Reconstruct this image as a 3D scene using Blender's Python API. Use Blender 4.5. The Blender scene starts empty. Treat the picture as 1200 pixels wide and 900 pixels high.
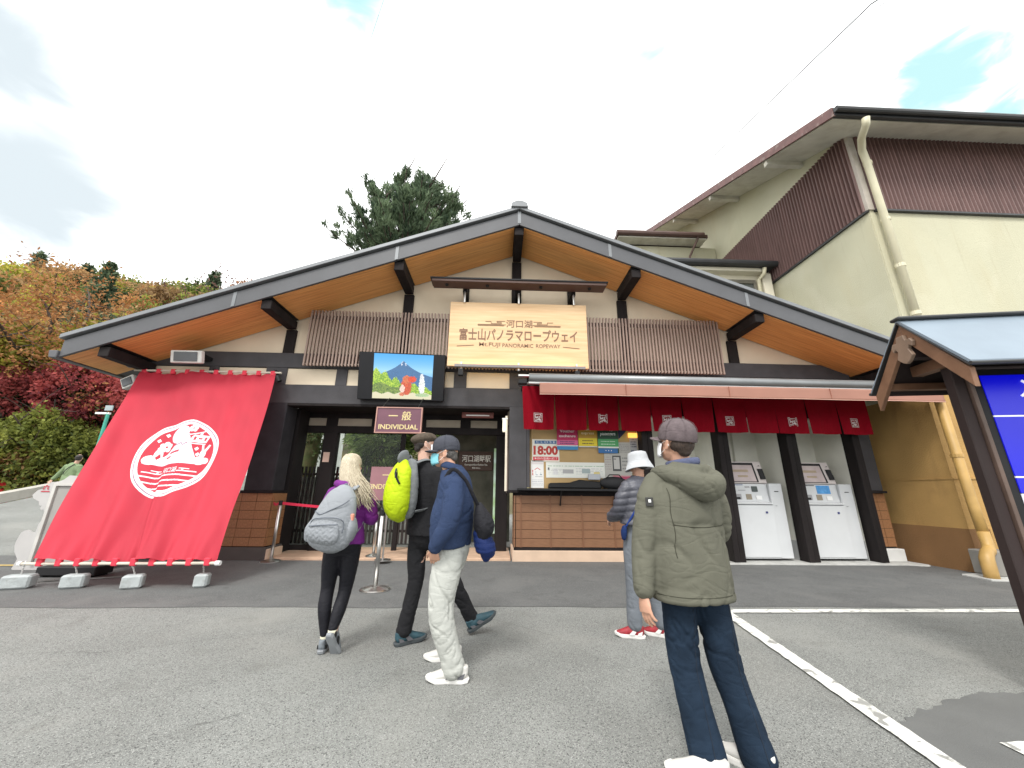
import bpy, bmesh, math, random
import numpy as np
from mathutils import Vector, Matrix, noise
random.seed(7); np.random.seed(7)
S = bpy.context.scene
COL = S.collection
R = math.radians

# ---------------------------------------------------------------- camera
cd = bpy.data.cameras.new('camera'); cam = bpy.data.objects.new('camera', cd); COL.objects.link(cam)
cd.sensor_width = 36; cd.lens = 13.1085; cd.clip_end = 2000; cd.clip_start = 0.05
_p, _r, _y = 0.2823028, 0.01016678, 0.0367017
fw = Vector((math.sin(_y)*math.cos(_p), math.cos(_y)*math.cos(_p), math.sin(_p)))
r0 = Vector((math.cos(_y), -math.sin(_y), 0)); u0 = r0.cross(fw)
rr = r0*math.cos(_r)+u0*math.sin(_r); uu = -r0*math.sin(_r)+u0*math.cos(_r)
cam.matrix_world = Matrix(((rr.x, uu.x, -fw.x, 0), (rr.y, uu.y, -fw.y, 0), (rr.z, uu.z, -fw.z, 1.30), (0, 0, 0, 1)))
S.camera = cam
# ---------------------------------------------------------------- view
S.view_settings.view_transform = 'Standard'; S.view_settings.look = 'None'
S.view_settings.exposure = 0.62; S.view_settings.gamma = 1
S.cycles.max_bounces = 8; S.cycles.diffuse_bounces = 5; S.cycles.transparent_max_bounces = 12
# ---------------------------------------------------------------- sun + sky
SUN_EL, SUN_AZ = R(52), R(205)      # behind the camera, a little to the left
sl = bpy.data.lights.new('sun', 'SUN'); sl.energy = 1.7; sl.angle = R(13); sl.color = (1, .965, .92)
so = bpy.data.objects.new('sun', sl); COL.objects.link(so)
sd = Vector((math.sin(SUN_AZ)*math.cos(SUN_EL), math.cos(SUN_AZ)*math.cos(SUN_EL), math.sin(SUN_EL)))
so.rotation_euler = sd.to_track_quat('Z', 'Y').to_euler(); so.location = (0, 0, 30)
W = bpy.data.worlds.new('World'); S.world = W; W.use_nodes = True
nt = W.node_tree; nt.nodes.clear(); N = nt.nodes.new; L = nt.links.new
out = N('ShaderNodeOutputWorld'); bg = N('ShaderNodeBackground'); L(bg.outputs[0], out.inputs[0])
sky = N('ShaderNodeTexSky'); sky.sky_type = 'NISHITA'; sky.sun_disc = False
sky.sun_elevation = SUN_EL; sky.sun_rotation = SUN_AZ
tc = N('ShaderNodeTexCoord')
def wn(sc, det, off, dist=0.):
    mp = N('ShaderNodeMapping'); mp.inputs['Location'].default_value = off; mp.inputs['Scale'].default_value = (1, 1, 1.9)
    L(tc.outputs['Generated'], mp.inputs[0])
    n = N('ShaderNodeTexNoise'); n.inputs['Scale'].default_value = sc; n.inputs['Detail'].default_value = det; n.inputs['Distortion'].default_value = dist
    L(mp.outputs[0], n.inputs['Vector']); return n.outputs['Fac']
def wramp(fac, a, b, c0, c1):
    r = N('ShaderNodeValToRGB'); r.color_ramp.elements[0].position = a; r.color_ramp.elements[1].position = b
    r.color_ramp.elements[0].color = (*c0, 1); r.color_ramp.elements[1].color = (*c1, 1); L(fac, r.inputs[0]); return r.outputs[0]
def wmix(f, a, b, mode='MIX'):
    m = N('ShaderNodeMix'); m.data_type = 'RGBA'; m.blend_type = mode
    for k, v in ((0, f), (6, a), (7, b)):
        if isinstance(v, (tuple, float, int)): m.inputs[k].default_value = v
        else: L(v, m.inputs[k])
    return m.outputs[2]
# clouds: bright white sheets with thinner grey-blue bellies and a few ragged gaps of pale teal sky
big = wn(2.2, 5, (3.1, 1.7, .4), .3)
rag = wn(5.5, 6, (1.2, 4.4, 2.6), .6); rag2 = wn(13, 6, (4.2, 1.4, 5.6), .8)
def patch(d, lo, hi, amp=.10, rg_=None):
    """soft-edged region of the sky round direction d, its rim broken by the cloud noise"""
    dp = N('ShaderNodeVectorMath'); dp.operation = 'DOT_PRODUCT'; L(tc.outputs['Generated'], dp.inputs[0]); v = Vector(d).normalized(); dp.inputs[1].default_value = v
    a1 = N('ShaderNodeMath'); a1.operation = 'MULTIPLY_ADD'; L(rg_ or rag, a1.inputs[0]); a1.inputs[1].default_value = amp; L(dp.outputs['Value'], a1.inputs[2])
    mr = N('ShaderNodeMapRange'); mr.interpolation_type = 'SMOOTHSTEP'; L(a1.outputs[0], mr.inputs[0]); mr.inputs[1].default_value = lo+amp*.5; mr.inputs[2].default_value = hi+amp*.5; return mr.outputs[0]
def addf(a, b):
    m = N('ShaderNodeMath'); m.operation = 'MAXIMUM'; L(a, m.inputs[0]); L(b, m.inputs[1]); return m.outputs[0]
general = wramp(wn(1.5, 4, (7.3, 2.2, 1.1), .5), .64, .80, (0, 0, 0), (.7, .7, .7))
greys = addf(addf(patch((-0.7482, 0.4840, 0.4538), .9865, .9990, .022), patch((-0.7075, 0.3840, 0.5933), .9900, .9990, .016)), general)
cloud = wmix(greys, (14.0, 14.1, 14.0, 1), (5.2, 5.8, 6.15, 1))
gaps = wramp(big, .74, .82, (0, 0, 0), (1, 1, 1))
for d_, lo, hi, am in (((0.6748, 0.4003, 0.6200), .9950, 1.0002, .011), ((0.7519, 0.3841, 0.5358), .9970, 1.0005, .008), ((-0.2699, 0.4653, 0.8430), .9968, 1.0002, .004), ((0.1079, 0.6765, 0.7285), .9984, 1.0012, .0022), ((0.2815, 0.4954, 0.8218), .9985, 1.0008, .0025), ((0.3160, 0.4614, 0.8290), .9992, 1.0012, .0025)): gaps = addf(gaps, patch(d_, lo, hi, am, rag2))
skyc = wmix(1.0, sky.outputs[0], (1.2, 2.2, 1.8, 1), 'MULTIPLY')
tint = wmix(.85, skyc, (4.6, 6.9, 6.8, 1))
fin = wmix(gaps, cloud, tint)
L(fin, bg.inputs[0]); bg.inputs[1].default_value = 0.10

# ---------------------------------------------------------------- materials
MC = {}
def mat(name, col, rough=.7, metal=0., var=.12, vs=3., bump=0., bs=60., stretch=(1, 1, 1), spec=.5, emit=None, estr=0., alpha=None, sheen=0., col2=None, coat=0., det=5.):
    """procedural material: noise-varied base colour + fine bump"""
    if name in MC: return MC[name]
    m = bpy.data.materials.new(name); m.use_nodes = True; t = m.node_tree; b = t.nodes['Principled BSDF']
    b.inputs['Roughness'].default_value = rough; b.inputs['Metallic'].default_value = metal
    b.inputs['Specular IOR Level'].default_value = spec; b.inputs['Coat Weight'].default_value = coat
    if sheen: b.inputs['Sheen Weight'].default_value = sheen
    g = t.nodes.new('ShaderNodeTexCoord'); mp = t.nodes.new('ShaderNodeMapping'); mp.inputs['Scale'].default_value = stretch
    t.links.new(g.outputs['Object'], mp.inputs[0])
    n = t.nodes.new('ShaderNodeTexNoise'); n.inputs['Scale'].default_value = vs; n.inputs['Detail'].default_value = det
    t.links.new(mp.outputs[0], n.inputs['Vector'])
    r = t.nodes.new('ShaderNodeValToRGB'); r.color_ramp.elements[0].position = .3; r.color_ramp.elements[1].position = .7
    c2 = col2 or tuple(min(1, c*(1+var)) for c in col); c1 = tuple(c*(1-var) for c in col)
    if col2: c1 = col
    r.color_ramp.elements[0].color = (*c1, 1); r.color_ramp.elements[1].color = (*c2, 1)
    t.links.new(n.outputs['Fac'], r.inputs[0]); t.links.new(r.outputs[0], b.inputs['Base Color'])
    if bump:
        n2 = t.nodes.new('ShaderNodeTexNoise'); n2.inputs['Scale'].default_value = bs; n2.inputs['Detail'].default_value = 4
        t.links.new(mp.outputs[0], n2.inputs['Vector'])
        bp = t.nodes.new('ShaderNodeBump'); bp.inputs['Strength'].default_value = bump; bp.inputs['Distance'].default_value = .01
        t.links.new(n2.outputs['Fac'], bp.inputs['Height']); t.links.new(bp.outputs[0], b.inputs['Normal'])
    if emit: b.inputs['Emission Color'].default_value = (*emit, 1); b.inputs['Emission Strength'].default_value = estr
    MC[name] = m; return m
def mat_attr(name, rough=.6, emit=0., bump=0., bs=200.):
    """material that reads a printed colour from the mesh ('print' attribute): flat print only"""
    if name in MC: return MC[name]
    m = bpy.data.materials.new(name); m.use_nodes = True; t = m.node_tree; b = t.nodes['Principled BSDF']
    a = t.nodes.new('ShaderNodeAttribute'); a.attribute_name = 'print'
    t.links.new(a.outputs['Color'], b.inputs['Base Color']); b.inputs['Roughness'].default_value = rough
    if emit:
        t.links.remove(b.inputs['Base Color'].links[0]); b.inputs['Base Color'].default_value = (.01, .01, .01, 1)
        t.links.new(a.outputs['Color'], b.inputs['Emission Color']); b.inputs['Emission Strength'].default_value = emit
    if bump:
        n2 = t.nodes.new('ShaderNodeTexNoise'); n2.inputs['Scale'].default_value = bs
        bp = t.nodes.new('ShaderNodeBump'); bp.inputs['Strength'].default_value = bump; bp.inputs['Distance'].default_value = .01
        t.links.new(n2.outputs['Fac'], bp.inputs['Height']); t.links.new(bp.outputs[0], b.inputs['Normal'])
    MC[name] = m; return m
def mat_leaf(name, col, col2, rough=.7):
    if name in MC: return MC[name]
    m = bpy.data.materials.new(name); m.use_nodes = True; t = m.node_tree; b = t.nodes['Principled BSDF']
    a = t.nodes.new('ShaderNodeAttribute'); a.attribute_name = 'tone'
    oi = t.nodes.new('ShaderNodeObjectInfo')
    mx = t.nodes.new('ShaderNodeMix'); mx.data_type = 'RGBA'; mx.inputs[6].default_value = (*col, 1); mx.inputs[7].default_value = (*col2, 1)
    t.links.new(a.outputs['Fac'], mx.inputs[0])
    hs = t.nodes.new('ShaderNodeHueSaturation'); t.links.new(mx.outputs[2], hs.inputs['Color'])
    mr = t.nodes.new('ShaderNodeMapRange'); mr.inputs[3].default_value = .72; mr.inputs[4].default_value = 1.25
    t.links.new(oi.outputs['Random'], mr.inputs[0]); t.links.new(mr.outputs[0], hs.inputs['Value'])
    t.links.new(hs.outputs[0], b.inputs['Base Color']); b.inputs['Roughness'].default_value = rough
    b.inputs['Specular IOR Level'].default_value = .3
    tr = t.nodes.new('ShaderNodeBsdfTranslucent'); t.links.new(hs.outputs[0], tr.inputs[0])
    ms = t.nodes.new('ShaderNodeMixShader'); ms.inputs[0].default_value = .42
    t.links.new(b.outputs[0], ms.inputs[1]); t.links.new(tr.outputs[0], ms.inputs[2])
    t.links.new(ms.outputs[0], t.nodes['Material Output'].inputs[0])
    MC[name] = m; return m
def mat_glass(name, tint=(.8, .85, .85), refl=.12):
    if name in MC: return MC[name]
    m = bpy.data.materials.new(name); m.use_nodes = True; t = m.node_tree; t.nodes.clear()
    o = t.nodes.new('ShaderNodeOutputMaterial'); tr = t.nodes.new('ShaderNodeBsdfTransparent'); tr.inputs[0].default_value = (*tint, 1)
    gl = t.nodes.new('ShaderNodeBsdfGlossy'); gl.inputs['Roughness'].default_value = .03
    lw = t.nodes.new('ShaderNodeLayerWeight'); pw = t.nodes.new('ShaderNodeMath'); pw.operation = 'POWER'; pw.inputs[1].default_value = 5; t.links.new(lw.outputs['Facing'], pw.inputs[0])
    ad = t.nodes.new('ShaderNodeMath'); ad.operation = 'MULTIPLY_ADD'; ad.inputs[1].default_value = .8; ad.inputs[2].default_value = refl/2; t.links.new(pw.outputs[0], ad.inputs[0])
    mx = t.nodes.new('ShaderNodeMixShader'); t.links.new(ad.outputs[0], mx.inputs[0])
    t.links.new(tr.outputs[0], mx.inputs[1]); t.links.new(gl.outputs[0], mx.inputs[2]); t.links.new(mx.outputs[0], o.inputs[0])
    MC[name] = m; return m

# ---------------------------------------------------------------- object helpers
BASE = {}
def thing(name, label, cat, loc=(0, 0, 0), group=None, kind=None):
    o = bpy.data.objects.new(name, None); COL.objects.link(o); o.location = loc; o.empty_display_size = .2
    tag(o, label, cat, group, kind); BASE[o] = Vector(loc); return o
def tag(o, label=None, cat=None, group=None, kind=None):
    if label: o['label'] = label
    if cat: o['category'] = cat
    if group: o['group'] = group
    if kind: o['kind'] = kind
    return o
def link(name, me, m, parent=None, base=None):
    """link mesh (in world coordinates) as an object; origin moves to the parent's base, or to 'base' for a one-mesh thing"""
    o = bpy.data.objects.new(name, me); COL.objects.link(o)
    ms = m if isinstance(m, (list, tuple)) else [m]
    for q in ms: me.materials.append(q)
    if parent is not None:
        o.parent = parent
        if parent in BASE: o.location = -BASE[parent]
    elif base is not None:
        me.transform(Matrix.Translation(-Vector(base))); o.location = base
    return o
def bevel(o, w=.006, seg=1):
    b = o.modifiers.new('bevel', 'BEVEL'); b.width = w; b.segments = seg; b.limit_method = 'ANGLE'; b.angle_limit = R(35)
    return o
class MB:
    def __init__(s): s.v = []; s.f = []; s.mi = []; s.k = 0
    def add(s, vs, fs):
        n = len(s.v); s.v += [tuple(v) for v in vs]; s.f += [tuple(i+n for i in f) for f in fs]; s.mi += [s.k]*len(fs); return s
    def box(s, x0, x1, y0, y1, z0, z1):
        return s.add([(x0, y0, z0), (x1, y0, z0), (x1, y1, z0), (x0, y1, z0), (x0, y0, z1), (x1, y0, z1), (x1, y1, z1), (x0, y1, z1)],
                     [(0, 3, 2, 1), (4, 5, 6, 7), (0, 1, 5, 4), (1, 2, 6, 5), (2, 3, 7, 6), (3, 0, 4, 7)])
    def obox(s, c, sz, M):
        c = Vector(c); vs = []
        for k in (-1, 1):
            for a, b in ((-1, -1), (1, -1), (1, 1), (-1, 1)):
                vs.append(c + M @ Vector((a*sz[0]/2, b*sz[1]/2, k*sz[2]/2)))
        return s.add(vs, [(0, 3, 2, 1), (4, 5, 6, 7), (0, 1, 5, 4), (1, 2, 6, 5), (2, 3, 7, 6), (3, 0, 4, 7)])
    def bar(s, a, b, w, h, up=(0, 0, 1)):
        a, b = Vector(a), Vector(b); d = (b-a); l = d.length; d.normalize(); u = Vector(up); x = d.cross(u)
        if x.length < 1e-4: x = d.cross(Vector((1, 0, 0)))
        x.normalize(); u = x.cross(d)
        return s.obox((a+b)/2, (w, l, h), Matrix((x, d, u)).transposed())
    def prism(s, poly, axis, a, b):
        """poly of 2-D points; axis 'y': (x,z) extruded y a..b; 'x': (y,z); 'z': (x,y)"""
        f = {'y': lambda p, t: (p[0], t, p[1]), 'x': lambda p, t: (t, p[0], p[1]), 'z': lambda p, t: (p[0], p[1], t)}[axis]
        n = len(poly); vs = [f(p, a) for p in poly]+[f(p, b) for p in poly]
        return s.add(vs, [tuple(range(n)), tuple(range(2*n-1, n-1, -1))]+[(i, i+n, (i+1) % n+n, (i+1) % n) for i in range(n)])
    def tube(s, pts, rad, n=10, cap=True, flat=1., ref=(0, 0, 1)):
        pts = [Vector(p) for p in pts]; m = len(pts)
        rads = rad if isinstance(rad, (list, tuple)) else [rad]*m
        vs = []; px = None
        for i, p in enumerate(pts):
            d = (pts[min(i+1, m-1)]-pts[max(i-1, 0)]).normalized()
            if px is None:
                u = Vector(ref)
                if abs(d.dot(u)) > .95: u = Vector((1, 0, 0))
                x = d.cross(u).normalized()
            else: x = (px-d*px.dot(d)).normalized()
            px = x; y = d.cross(x)
            r = rads[i]; ra, rb = r if isinstance(r, (list, tuple)) else (r, r*flat)
            for k in range(n):
                t = 2*math.pi*k/n; vs.append(p+x*(ra*math.cos(t))+y*(rb*math.sin(t)))
        fs = [(i*n+k, i*n+(k+1) % n, (i+1)*n+(k+1) % n, (i+1)*n+k) for i in range(m-1) for k in range(n)]
        if cap: fs += [tuple(range(n-1, -1, -1)), tuple((m-1)*n+k for k in range(n))]
        return s.add(vs, fs)
    def ellip(s, c, r, M=None, nu=14, nv=8):
        c = Vector(c); vs = []; fs = []
        for j in range(nv+1):
            ph = math.pi*j/nv
            for i in range(nu):
                t = 2*math.pi*i/nu; v = Vector((r[0]*math.sin(ph)*math.cos(t), r[1]*math.sin(ph)*math.sin(t), r[2]*math.cos(ph)))
                vs.append(c+(M @ v if M else v))
        for j in range(nv):
            for i in range(nu): fs.append((j*nu+i, (j+1)*nu+i, (j+1)*nu+(i+1) % nu, j*nu+(i+1) % nu))
        return s.add(vs, fs)
    def mesh(s, name='mesh'):
        me = bpy.data.meshes.new(name); me.from_pydata(s.v, [], s.f); me.update(); return me
    def build(s, name, m, parent=None, base=None, smooth=False, bev=0, fix=True):
        me = s.mesh(name)
        if fix:
            bm = bmesh.new(); bm.from_mesh(me); bmesh.ops.remove_doubles(bm, verts=bm.verts, dist=1e-5)
            bmesh.ops.recalc_face_normals(bm, faces=bm.faces); bm.to_mesh(me); bm.free()
        elif any(s.mi): me.polygons.foreach_set('material_index', s.mi)
        if smooth: me.polygons.foreach_set('use_smooth', [True]*len(me.polygons))
        o = link(name, me, m, parent, base)
        if bev: bevel(o, bev)
        return o
def pbox(name, m, parent, x0, x1, y0, y1, z0, z1, bev=.004, label=None, base=None):
    o = MB().box(x0, x1, y0, y1, z0, z1).build(name, m, parent, base, bev=bev)
    if label: o['label'] = label
    return o
def cubes(name, m, parent, cells, jit=0.):
    """many alike box pieces sharing ONE unit mesh; cells = (cx,cy,cz,sx,sy,sz[,rotz])"""
    me = MB().box(-.5, .5, -.5, .5, -.5, .5).mesh(name); me.materials.append(m)
    bm = bmesh.new(); bm.from_mesh(me); bmesh.ops.recalc_face_normals(bm, faces=bm.faces); bm.to_mesh(me); bm.free()
    outl = []
    for c in cells:
        o = bpy.data.objects.new(name, me); COL.objects.link(o); o.parent = parent
        off = BASE.get(parent, Vector((0, 0, 0)))
        o.location = Vector(c[:3])-off; o.scale = c[3:6]
        if len(c) > 6: o.rotation_euler = (0, 0, c[6])
        outl.append(o)
    return outl
def copy_tree(o, parent=None):
    c = o.copy(); COL.objects.link(c)
    if parent: c.parent = parent
    for ch in list(o.children): copy_tree(ch, c)
    return c
def lathe(prof, n=24, c=(0, 0, 0)):
    mb = MB(); vs = []
    for r, z in prof:
        for k in range(n):
            t = 2*math.pi*k/n; vs.append((c[0]+r*math.cos(t), c[1]+r*math.sin(t), c[2]+z))
    m = len(prof); fs = [(i*n+k, i*n+(k+1) % n, (i+1)*n+(k+1) % n, (i+1)*n+k) for i in range(m-1) for k in range(n)]
    fs += [tuple(range(n-1, -1, -1)), tuple((m-1)*n+k for k in range(n))]
    return mb.add(vs, fs)
# text -> mesh in XZ plane, facing -Y
_TC = {}
def text_mesh(s, size=1., bold=0., ext=0., res=3):
    c = bpy.data.curves.new('text', 'FONT'); c.body = s; c.size = size; c.offset = bold*size; c.extrude = ext
    c.align_x = 'CENTER'; c.align_y = 'CENTER'; c.resolution_u = res
    o = bpy.data.objects.new('text', c); COL.objects.link(o)
    dg = bpy.context.evaluated_depsgraph_get(); me = bpy.data.meshes.new_from_object(o.evaluated_get(dg))
    bpy.data.objects.remove(o); bpy.data.curves.remove(c); return me
def text(s, m, parent, loc, size, bold=0., ext=.004, sx=1., name='lettering', mat3=None, width=None):
    me = text_mesh(s, size, bold, ext)
    xs = [v.co.x for v in me.vertices]
    if width and xs: sx = width/(max(xs)-min(xs))
    if xs:
        cx = (max(xs)+min(xs))/2; ys = [v.co.y for v in me.vertices]; cy = (max(ys)+min(ys))/2
        me.transform(Matrix.Translation((-cx, -cy, 0)))
    T = mat3 or Matrix(((1, 0, 0), (0, 0, -1), (0, 1, 0)))
    me.transform(Matrix.Translation(loc) @ T.to_4x4() @ Matrix.Diagonal((sx, 1, 1, 1)))
    return link(name, me, m, parent)
# ---- rasterised print: numpy colour grid -> finely divided quad sheet carrying the printed colours
def tri_raster(me, nx, ny, x0, x1, y0, y1):
    """boolean grid [ny,nx] covered by mesh triangles in its XY plane"""
    g = np.zeros((ny, nx), bool); me.calc_loop_triangles()
    co = np.array([v.co[:2] for v in me.vertices])
    X = x0+(np.arange(nx)+.5)*(x1-x0)/nx; Y = y0+(np.arange(ny)+.5)*(y1-y0)/ny
    for t in me.loop_triangles:
        a, b, c = co[list(t.vertices)]
        i0 = max(0, np.searchsorted(X, min(a[0], b[0], c[0]))-1); i1 = np.searchsorted(X, max(a[0], b[0], c[0]))+1
        j0 = max(0, np.searchsorted(Y, min(a[1], b[1], c[1]))-1); j1 = np.searchsorted(Y, max(a[1], b[1], c[1]))+1
        if i0 >= nx or j0 >= ny: continue
        gx, gy = np.meshgrid(X[i0:i1], Y[j0:j1])
        d = lambda p, q: (gx-p[0])*(q[1]-p[1])-(gy-p[1])*(q[0]-p[0])
        s1, s2, s3 = d(a, b), d(b, c), d(c, a)
        g[j0:j1, i0:i1] |= ((s1 >= 0) & (s2 >= 0) & (s3 >= 0)) | ((s1 <= 0) & (s2 <= 0) & (s3 <= 0))
    return g
def in_poly(px, py, poly):
    inside = np.zeros(px.shape, bool); n = len(poly)
    for i in range(n):
        x1, y1 = poly[i]; x2, y2 = poly[(i+1) % n]
        if y1 == y2: continue
        c = ((y1 > py) != (y2 > py)) & (px < (x2-x1)*(py-y1)/(y2-y1)+x1); inside ^= c
    return inside
def print_sheet(name, rgb, fn, m, parent=None, base=None, smooth=False):
    """rgb [ny,nx,3] colour per face; fn(U,V)->(P[...,3]) maps 0..1 grids to world"""
    ny, nx = rgb.shape[:2]; u, v = np.meshgrid(np.linspace(0, 1, nx+1), np.linspace(0, 1, ny+1)); P = fn(u, v).reshape(-1, 3)
    me = bpy.data.meshes.new(name); me.vertices.add(len(P)); me.vertices.foreach_set('co', P.astype(np.float32).ravel())
    i, j = np.meshgrid(np.arange(nx), np.arange(ny)); a = (j*(nx+1)+i).ravel()
    F = np.stack([a, a+1, a+nx+2, a+nx+1], 1)
    me.loops.add(F.size); me.loops.foreach_set('vertex_index', F.ravel().astype(np.int32))
    me.polygons.add(len(F)); me.polygons.foreach_set('loop_start', (np.arange(len(F))*4).astype(np.int32)); me.polygons.foreach_set('loop_total', np.full(len(F), 4, np.int32))
    me.update(calc_edges=True)
    at = me.color_attributes.new('print', 'FLOAT_COLOR', 'CORNER')
    c = np.concatenate([rgb.reshape(-1, 3), np.ones((nx*ny, 1))], 1); at.data.foreach_set('color', np.repeat(c, 4, 0).astype(np.float32).ravel())
    if smooth: me.polygons.foreach_set('use_smooth', [True]*len(me.polygons))
    return link(name, me, m, parent, base)
def flat_fn(x0, x1, z0, z1, y):
    return lambda u, v: np.stack([x0+(x1-x0)*u, np.full_like(u, y), z0+(z1-z0)*v], -1)
def put_text(rgb, s, col, cx, cy, h, w=None, bold=0.):
    """print text into rgb grid; cx,cy,h,w in fractions (h of height)"""
    ny, nx = rgb.shape[:2]; me = text_mesh(s, 1, bold)
    xs = np.array([v.co.x for v in me.vertices]); ys = np.array([v.co.y for v in me.vertices])
    if len(xs) == 0: return
    mx, my = (xs.max()+xs.min())/2, (ys.max()+ys.min())/2; sy = h*ny/(ys.max()-ys.min()); sx = sy if w is None else w*nx/(xs.max()-xs.min())
    for v in me.vertices: v.co.x = (v.co.x-mx)*sx+cx*nx; v.co.y = (v.co.y-my)*sy+cy*ny
    g = tri_raster(me, nx, ny, 0, nx, 0, ny); rgb[g] = col; bpy.data.meshes.remove(me)
def put_rect(rgb, x0, x1, y0, y1, col):
    ny, nx = rgb.shape[:2]; rgb[int(y0*ny):int(y1*ny), int(x0*nx):int(x1*nx)] = col
def fromnp(name, V, F, m, parent=None, base=None, tone=None, smooth=False):
    me = bpy.data.meshes.new(name); me.vertices.add(len(V)); me.vertices.foreach_set('co', np.asarray(V, np.float32).ravel())
    k = F.shape[1]; me.loops.add(F.size); me.loops.foreach_set('vertex_index', F.astype(np.int32).ravel())
    me.polygons.add(len(F)); me.polygons.foreach_set('loop_start', (np.arange(len(F))*k).astype(np.int32)); me.polygons.foreach_set('loop_total', np.full(len(F), k, np.int32))
    me.update(calc_edges=True)
    if tone is not None:
        at = me.attributes.new('tone', 'FLOAT', 'FACE'); at.data.foreach_set('value', tone.astype(np.float32))
    if smooth: me.polygons.foreach_set('use_smooth', [True]*len(me.polygons))
    return link(name, me, m, parent, base)
# ================================================================ materials of the place
ASPH = mat('asphalt', (.196, .203, .192), .92, var=.16, vs=1.1, bump=.5, bs=170)
def speckle(m, vs, col, lo=.66, hi=.72):
    """adds pale stone chips to a surface"""
    t = m.node_tree; b = t.nodes['Principled BSDF']; src = b.inputs['Base Color'].links[0].from_socket
    g = t.nodes.new('ShaderNodeTexCoord'); v = t.nodes.new('ShaderNodeTexVoronoi'); v.inputs['Scale'].default_value = vs
    t.links.new(g.outputs['Object'], v.inputs['Vector'])
    r = t.nodes.new('ShaderNodeValToRGB'); r.color_ramp.elements[0].position = lo; r.color_ramp.elements[1].position = hi
    sp = t.nodes.new('ShaderNodeSeparateColor'); t.links.new(v.outputs['Color'], sp.inputs[0]); t.links.new(sp.outputs[0], r.inputs[0])
    mx = t.nodes.new('ShaderNodeMix'); mx.data_type = 'RGBA'; t.links.new(r.outputs[0], mx.inputs[0]); t.links.new(src, mx.inputs[6]); mx.inputs[7].default_value = (*col, 1)
    t.links.new(mx.outputs[2], b.inputs['Base Color'])
def stains(m, vs, fac, col, lo, hi, stretch=(1, 1, 1)):
    t = m.node_tree; b = t.nodes['Principled BSDF']; src = b.inputs['Base Color'].links[0].from_socket
    g = t.nodes.new('ShaderNodeTexCoord'); mp = t.nodes.new('ShaderNodeMapping'); mp.inputs['Scale'].default_value = stretch
    n = t.nodes.new('ShaderNodeTexNoise'); n.inputs['Scale'].default_value = vs; n.inputs['Detail'].default_value = 7; n.inputs['Distortion'].default_value = .6
    t.links.new(g.outputs['Object'], mp.inputs[0]); t.links.new(mp.outputs[0], n.inputs['Vector'])
    r = t.nodes.new('ShaderNodeMapRange'); r.inputs[1].default_value = lo; r.inputs[2].default_value = hi; r.inputs[3].default_value = 0; r.inputs[4].default_value = fac
    t.links.new(n.outputs['Fac'], r.inputs[0])
    mx = t.nodes.new('ShaderNodeMix'); mx.data_type = 'RGBA'; t.links.new(r.outputs[0], mx.inputs[0]); t.links.new(src, mx.inputs[6]); mx.inputs[7].default_value = (*col, 1)
    t.links.new(mx.outputs[2], b.inputs['Base Color'])
speckle(ASPH, 240, (.34, .345, .325), .84, .88); speckle(ASPH, 170, (.08, .08, .078), .84, .9)
stains(ASPH, .7, .45, (.27, .268, .245), .5, .7); stains(ASPH, 2.5, .3, (.13, .13, .12), .56, .70); stains(ASPH, .35, .30, (.145, .147, .137), .50, .62); stains(ASPH, 14, .35, (.10, .10, .095), .66, .72)
ASPH2 = mat('asphalt_newer', (.105, .108, .106), .9, var=.12, vs=1.6, bump=.5, bs=220)
speckle(ASPH2, 150, (.17, .17, .17), .86, .9); stains(ASPH2, 1.3, .45, (.155, .155, .15), .5, .66); stains(ASPH2, 5, .3, (.07, .07, .068), .58, .66)
PAINT = mat('road_paint', (.66, .66, .62), .8, var=.1, vs=6, bump=.5, bs=90); stains(PAINT, 9, .75, (.13, .13, .12), .56, .63)
CREAM = mat('plaster_cream', (.66, .565, .43), .9, var=.05, vs=2, bump=.25, bs=90)
TIMB = mat('timber_black', (.015, .012, .012), .75, spec=.2, var=.3, vs=5, stretch=(1, 1, .2), bump=.2, bs=30)
TIMBH = mat('timber_charcoal', (.028, .026, .030), .75, spec=.25, var=.2, vs=4, bump=.2, bs=40)
BEAM = mat('beam_grey', (.060, .058, .062), .75, spec=.25, var=.16, vs=3, bump=.2, bs=30)
VERGE = mat('verge_grey', (.078, .080, .087), .5, var=.1, vs=2, metal=.0)
CAP = mat('roof_sheet', (.19, .2, .21), .42, var=.1, vs=2, metal=.3)
SOFF = mat('soffit_cedar', (.56, .25, .075), .55, col2=(.84, .43, .14), vs=7, stretch=(.16, 7, .16), bump=.15, bs=12)
SLAT = mat('slat_brown', (.27, .19, .155), .6, var=.2, vs=8, stretch=(1, 1, .15))
TILEW = mat('cladding_brown', (.15, .068, .032), .6, col2=(.25, .122, .060), vs=9, stretch=(.5, .5, 5), bump=.3, bs=40)
TILEP = mat('pillar_shingle', (.22, .10, .042), .6, col2=(.33, .16, .07), vs=6, stretch=(4, 4, .7), bump=.3, bs=40)
FLOORT = mat('terracotta_floor', (.50, .34, .235), .75, var=.12, vs=5, bump=.15, bs=50)
PLINTH = mat('plinth_beige', (.56, .41, .30), .8, var=.08, vs=4, bump=.2, bs=60)
WHITEW = mat('alcove_cream', (.74, .735, .66), .75, var=.05, vs=3)
CONC = mat('concrete', (.42, .42, .40), .85, var=.15, vs=5, bump=.5, bs=60)
GREYT = mat('skirt_grey', (.42, .43, .43), .6, var=.06)
GLASS = mat_glass('window_glass', (.93, .96, .94), .02)
BLACKM = mat('metal_black', (.012, .012, .013), .55, spec=.3, var=.1)
WHITEM = mat('white_paint', (.78, .78, .77), .4, var=.03)
STEEL = mat('steel', (.60, .59, .57), .28, metal=1., var=.06, vs=8)
YEL = mat('yellow_stucco', (.50, .485, .355), .92, var=.05, vs=.8, bump=.9, bs=55)
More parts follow.
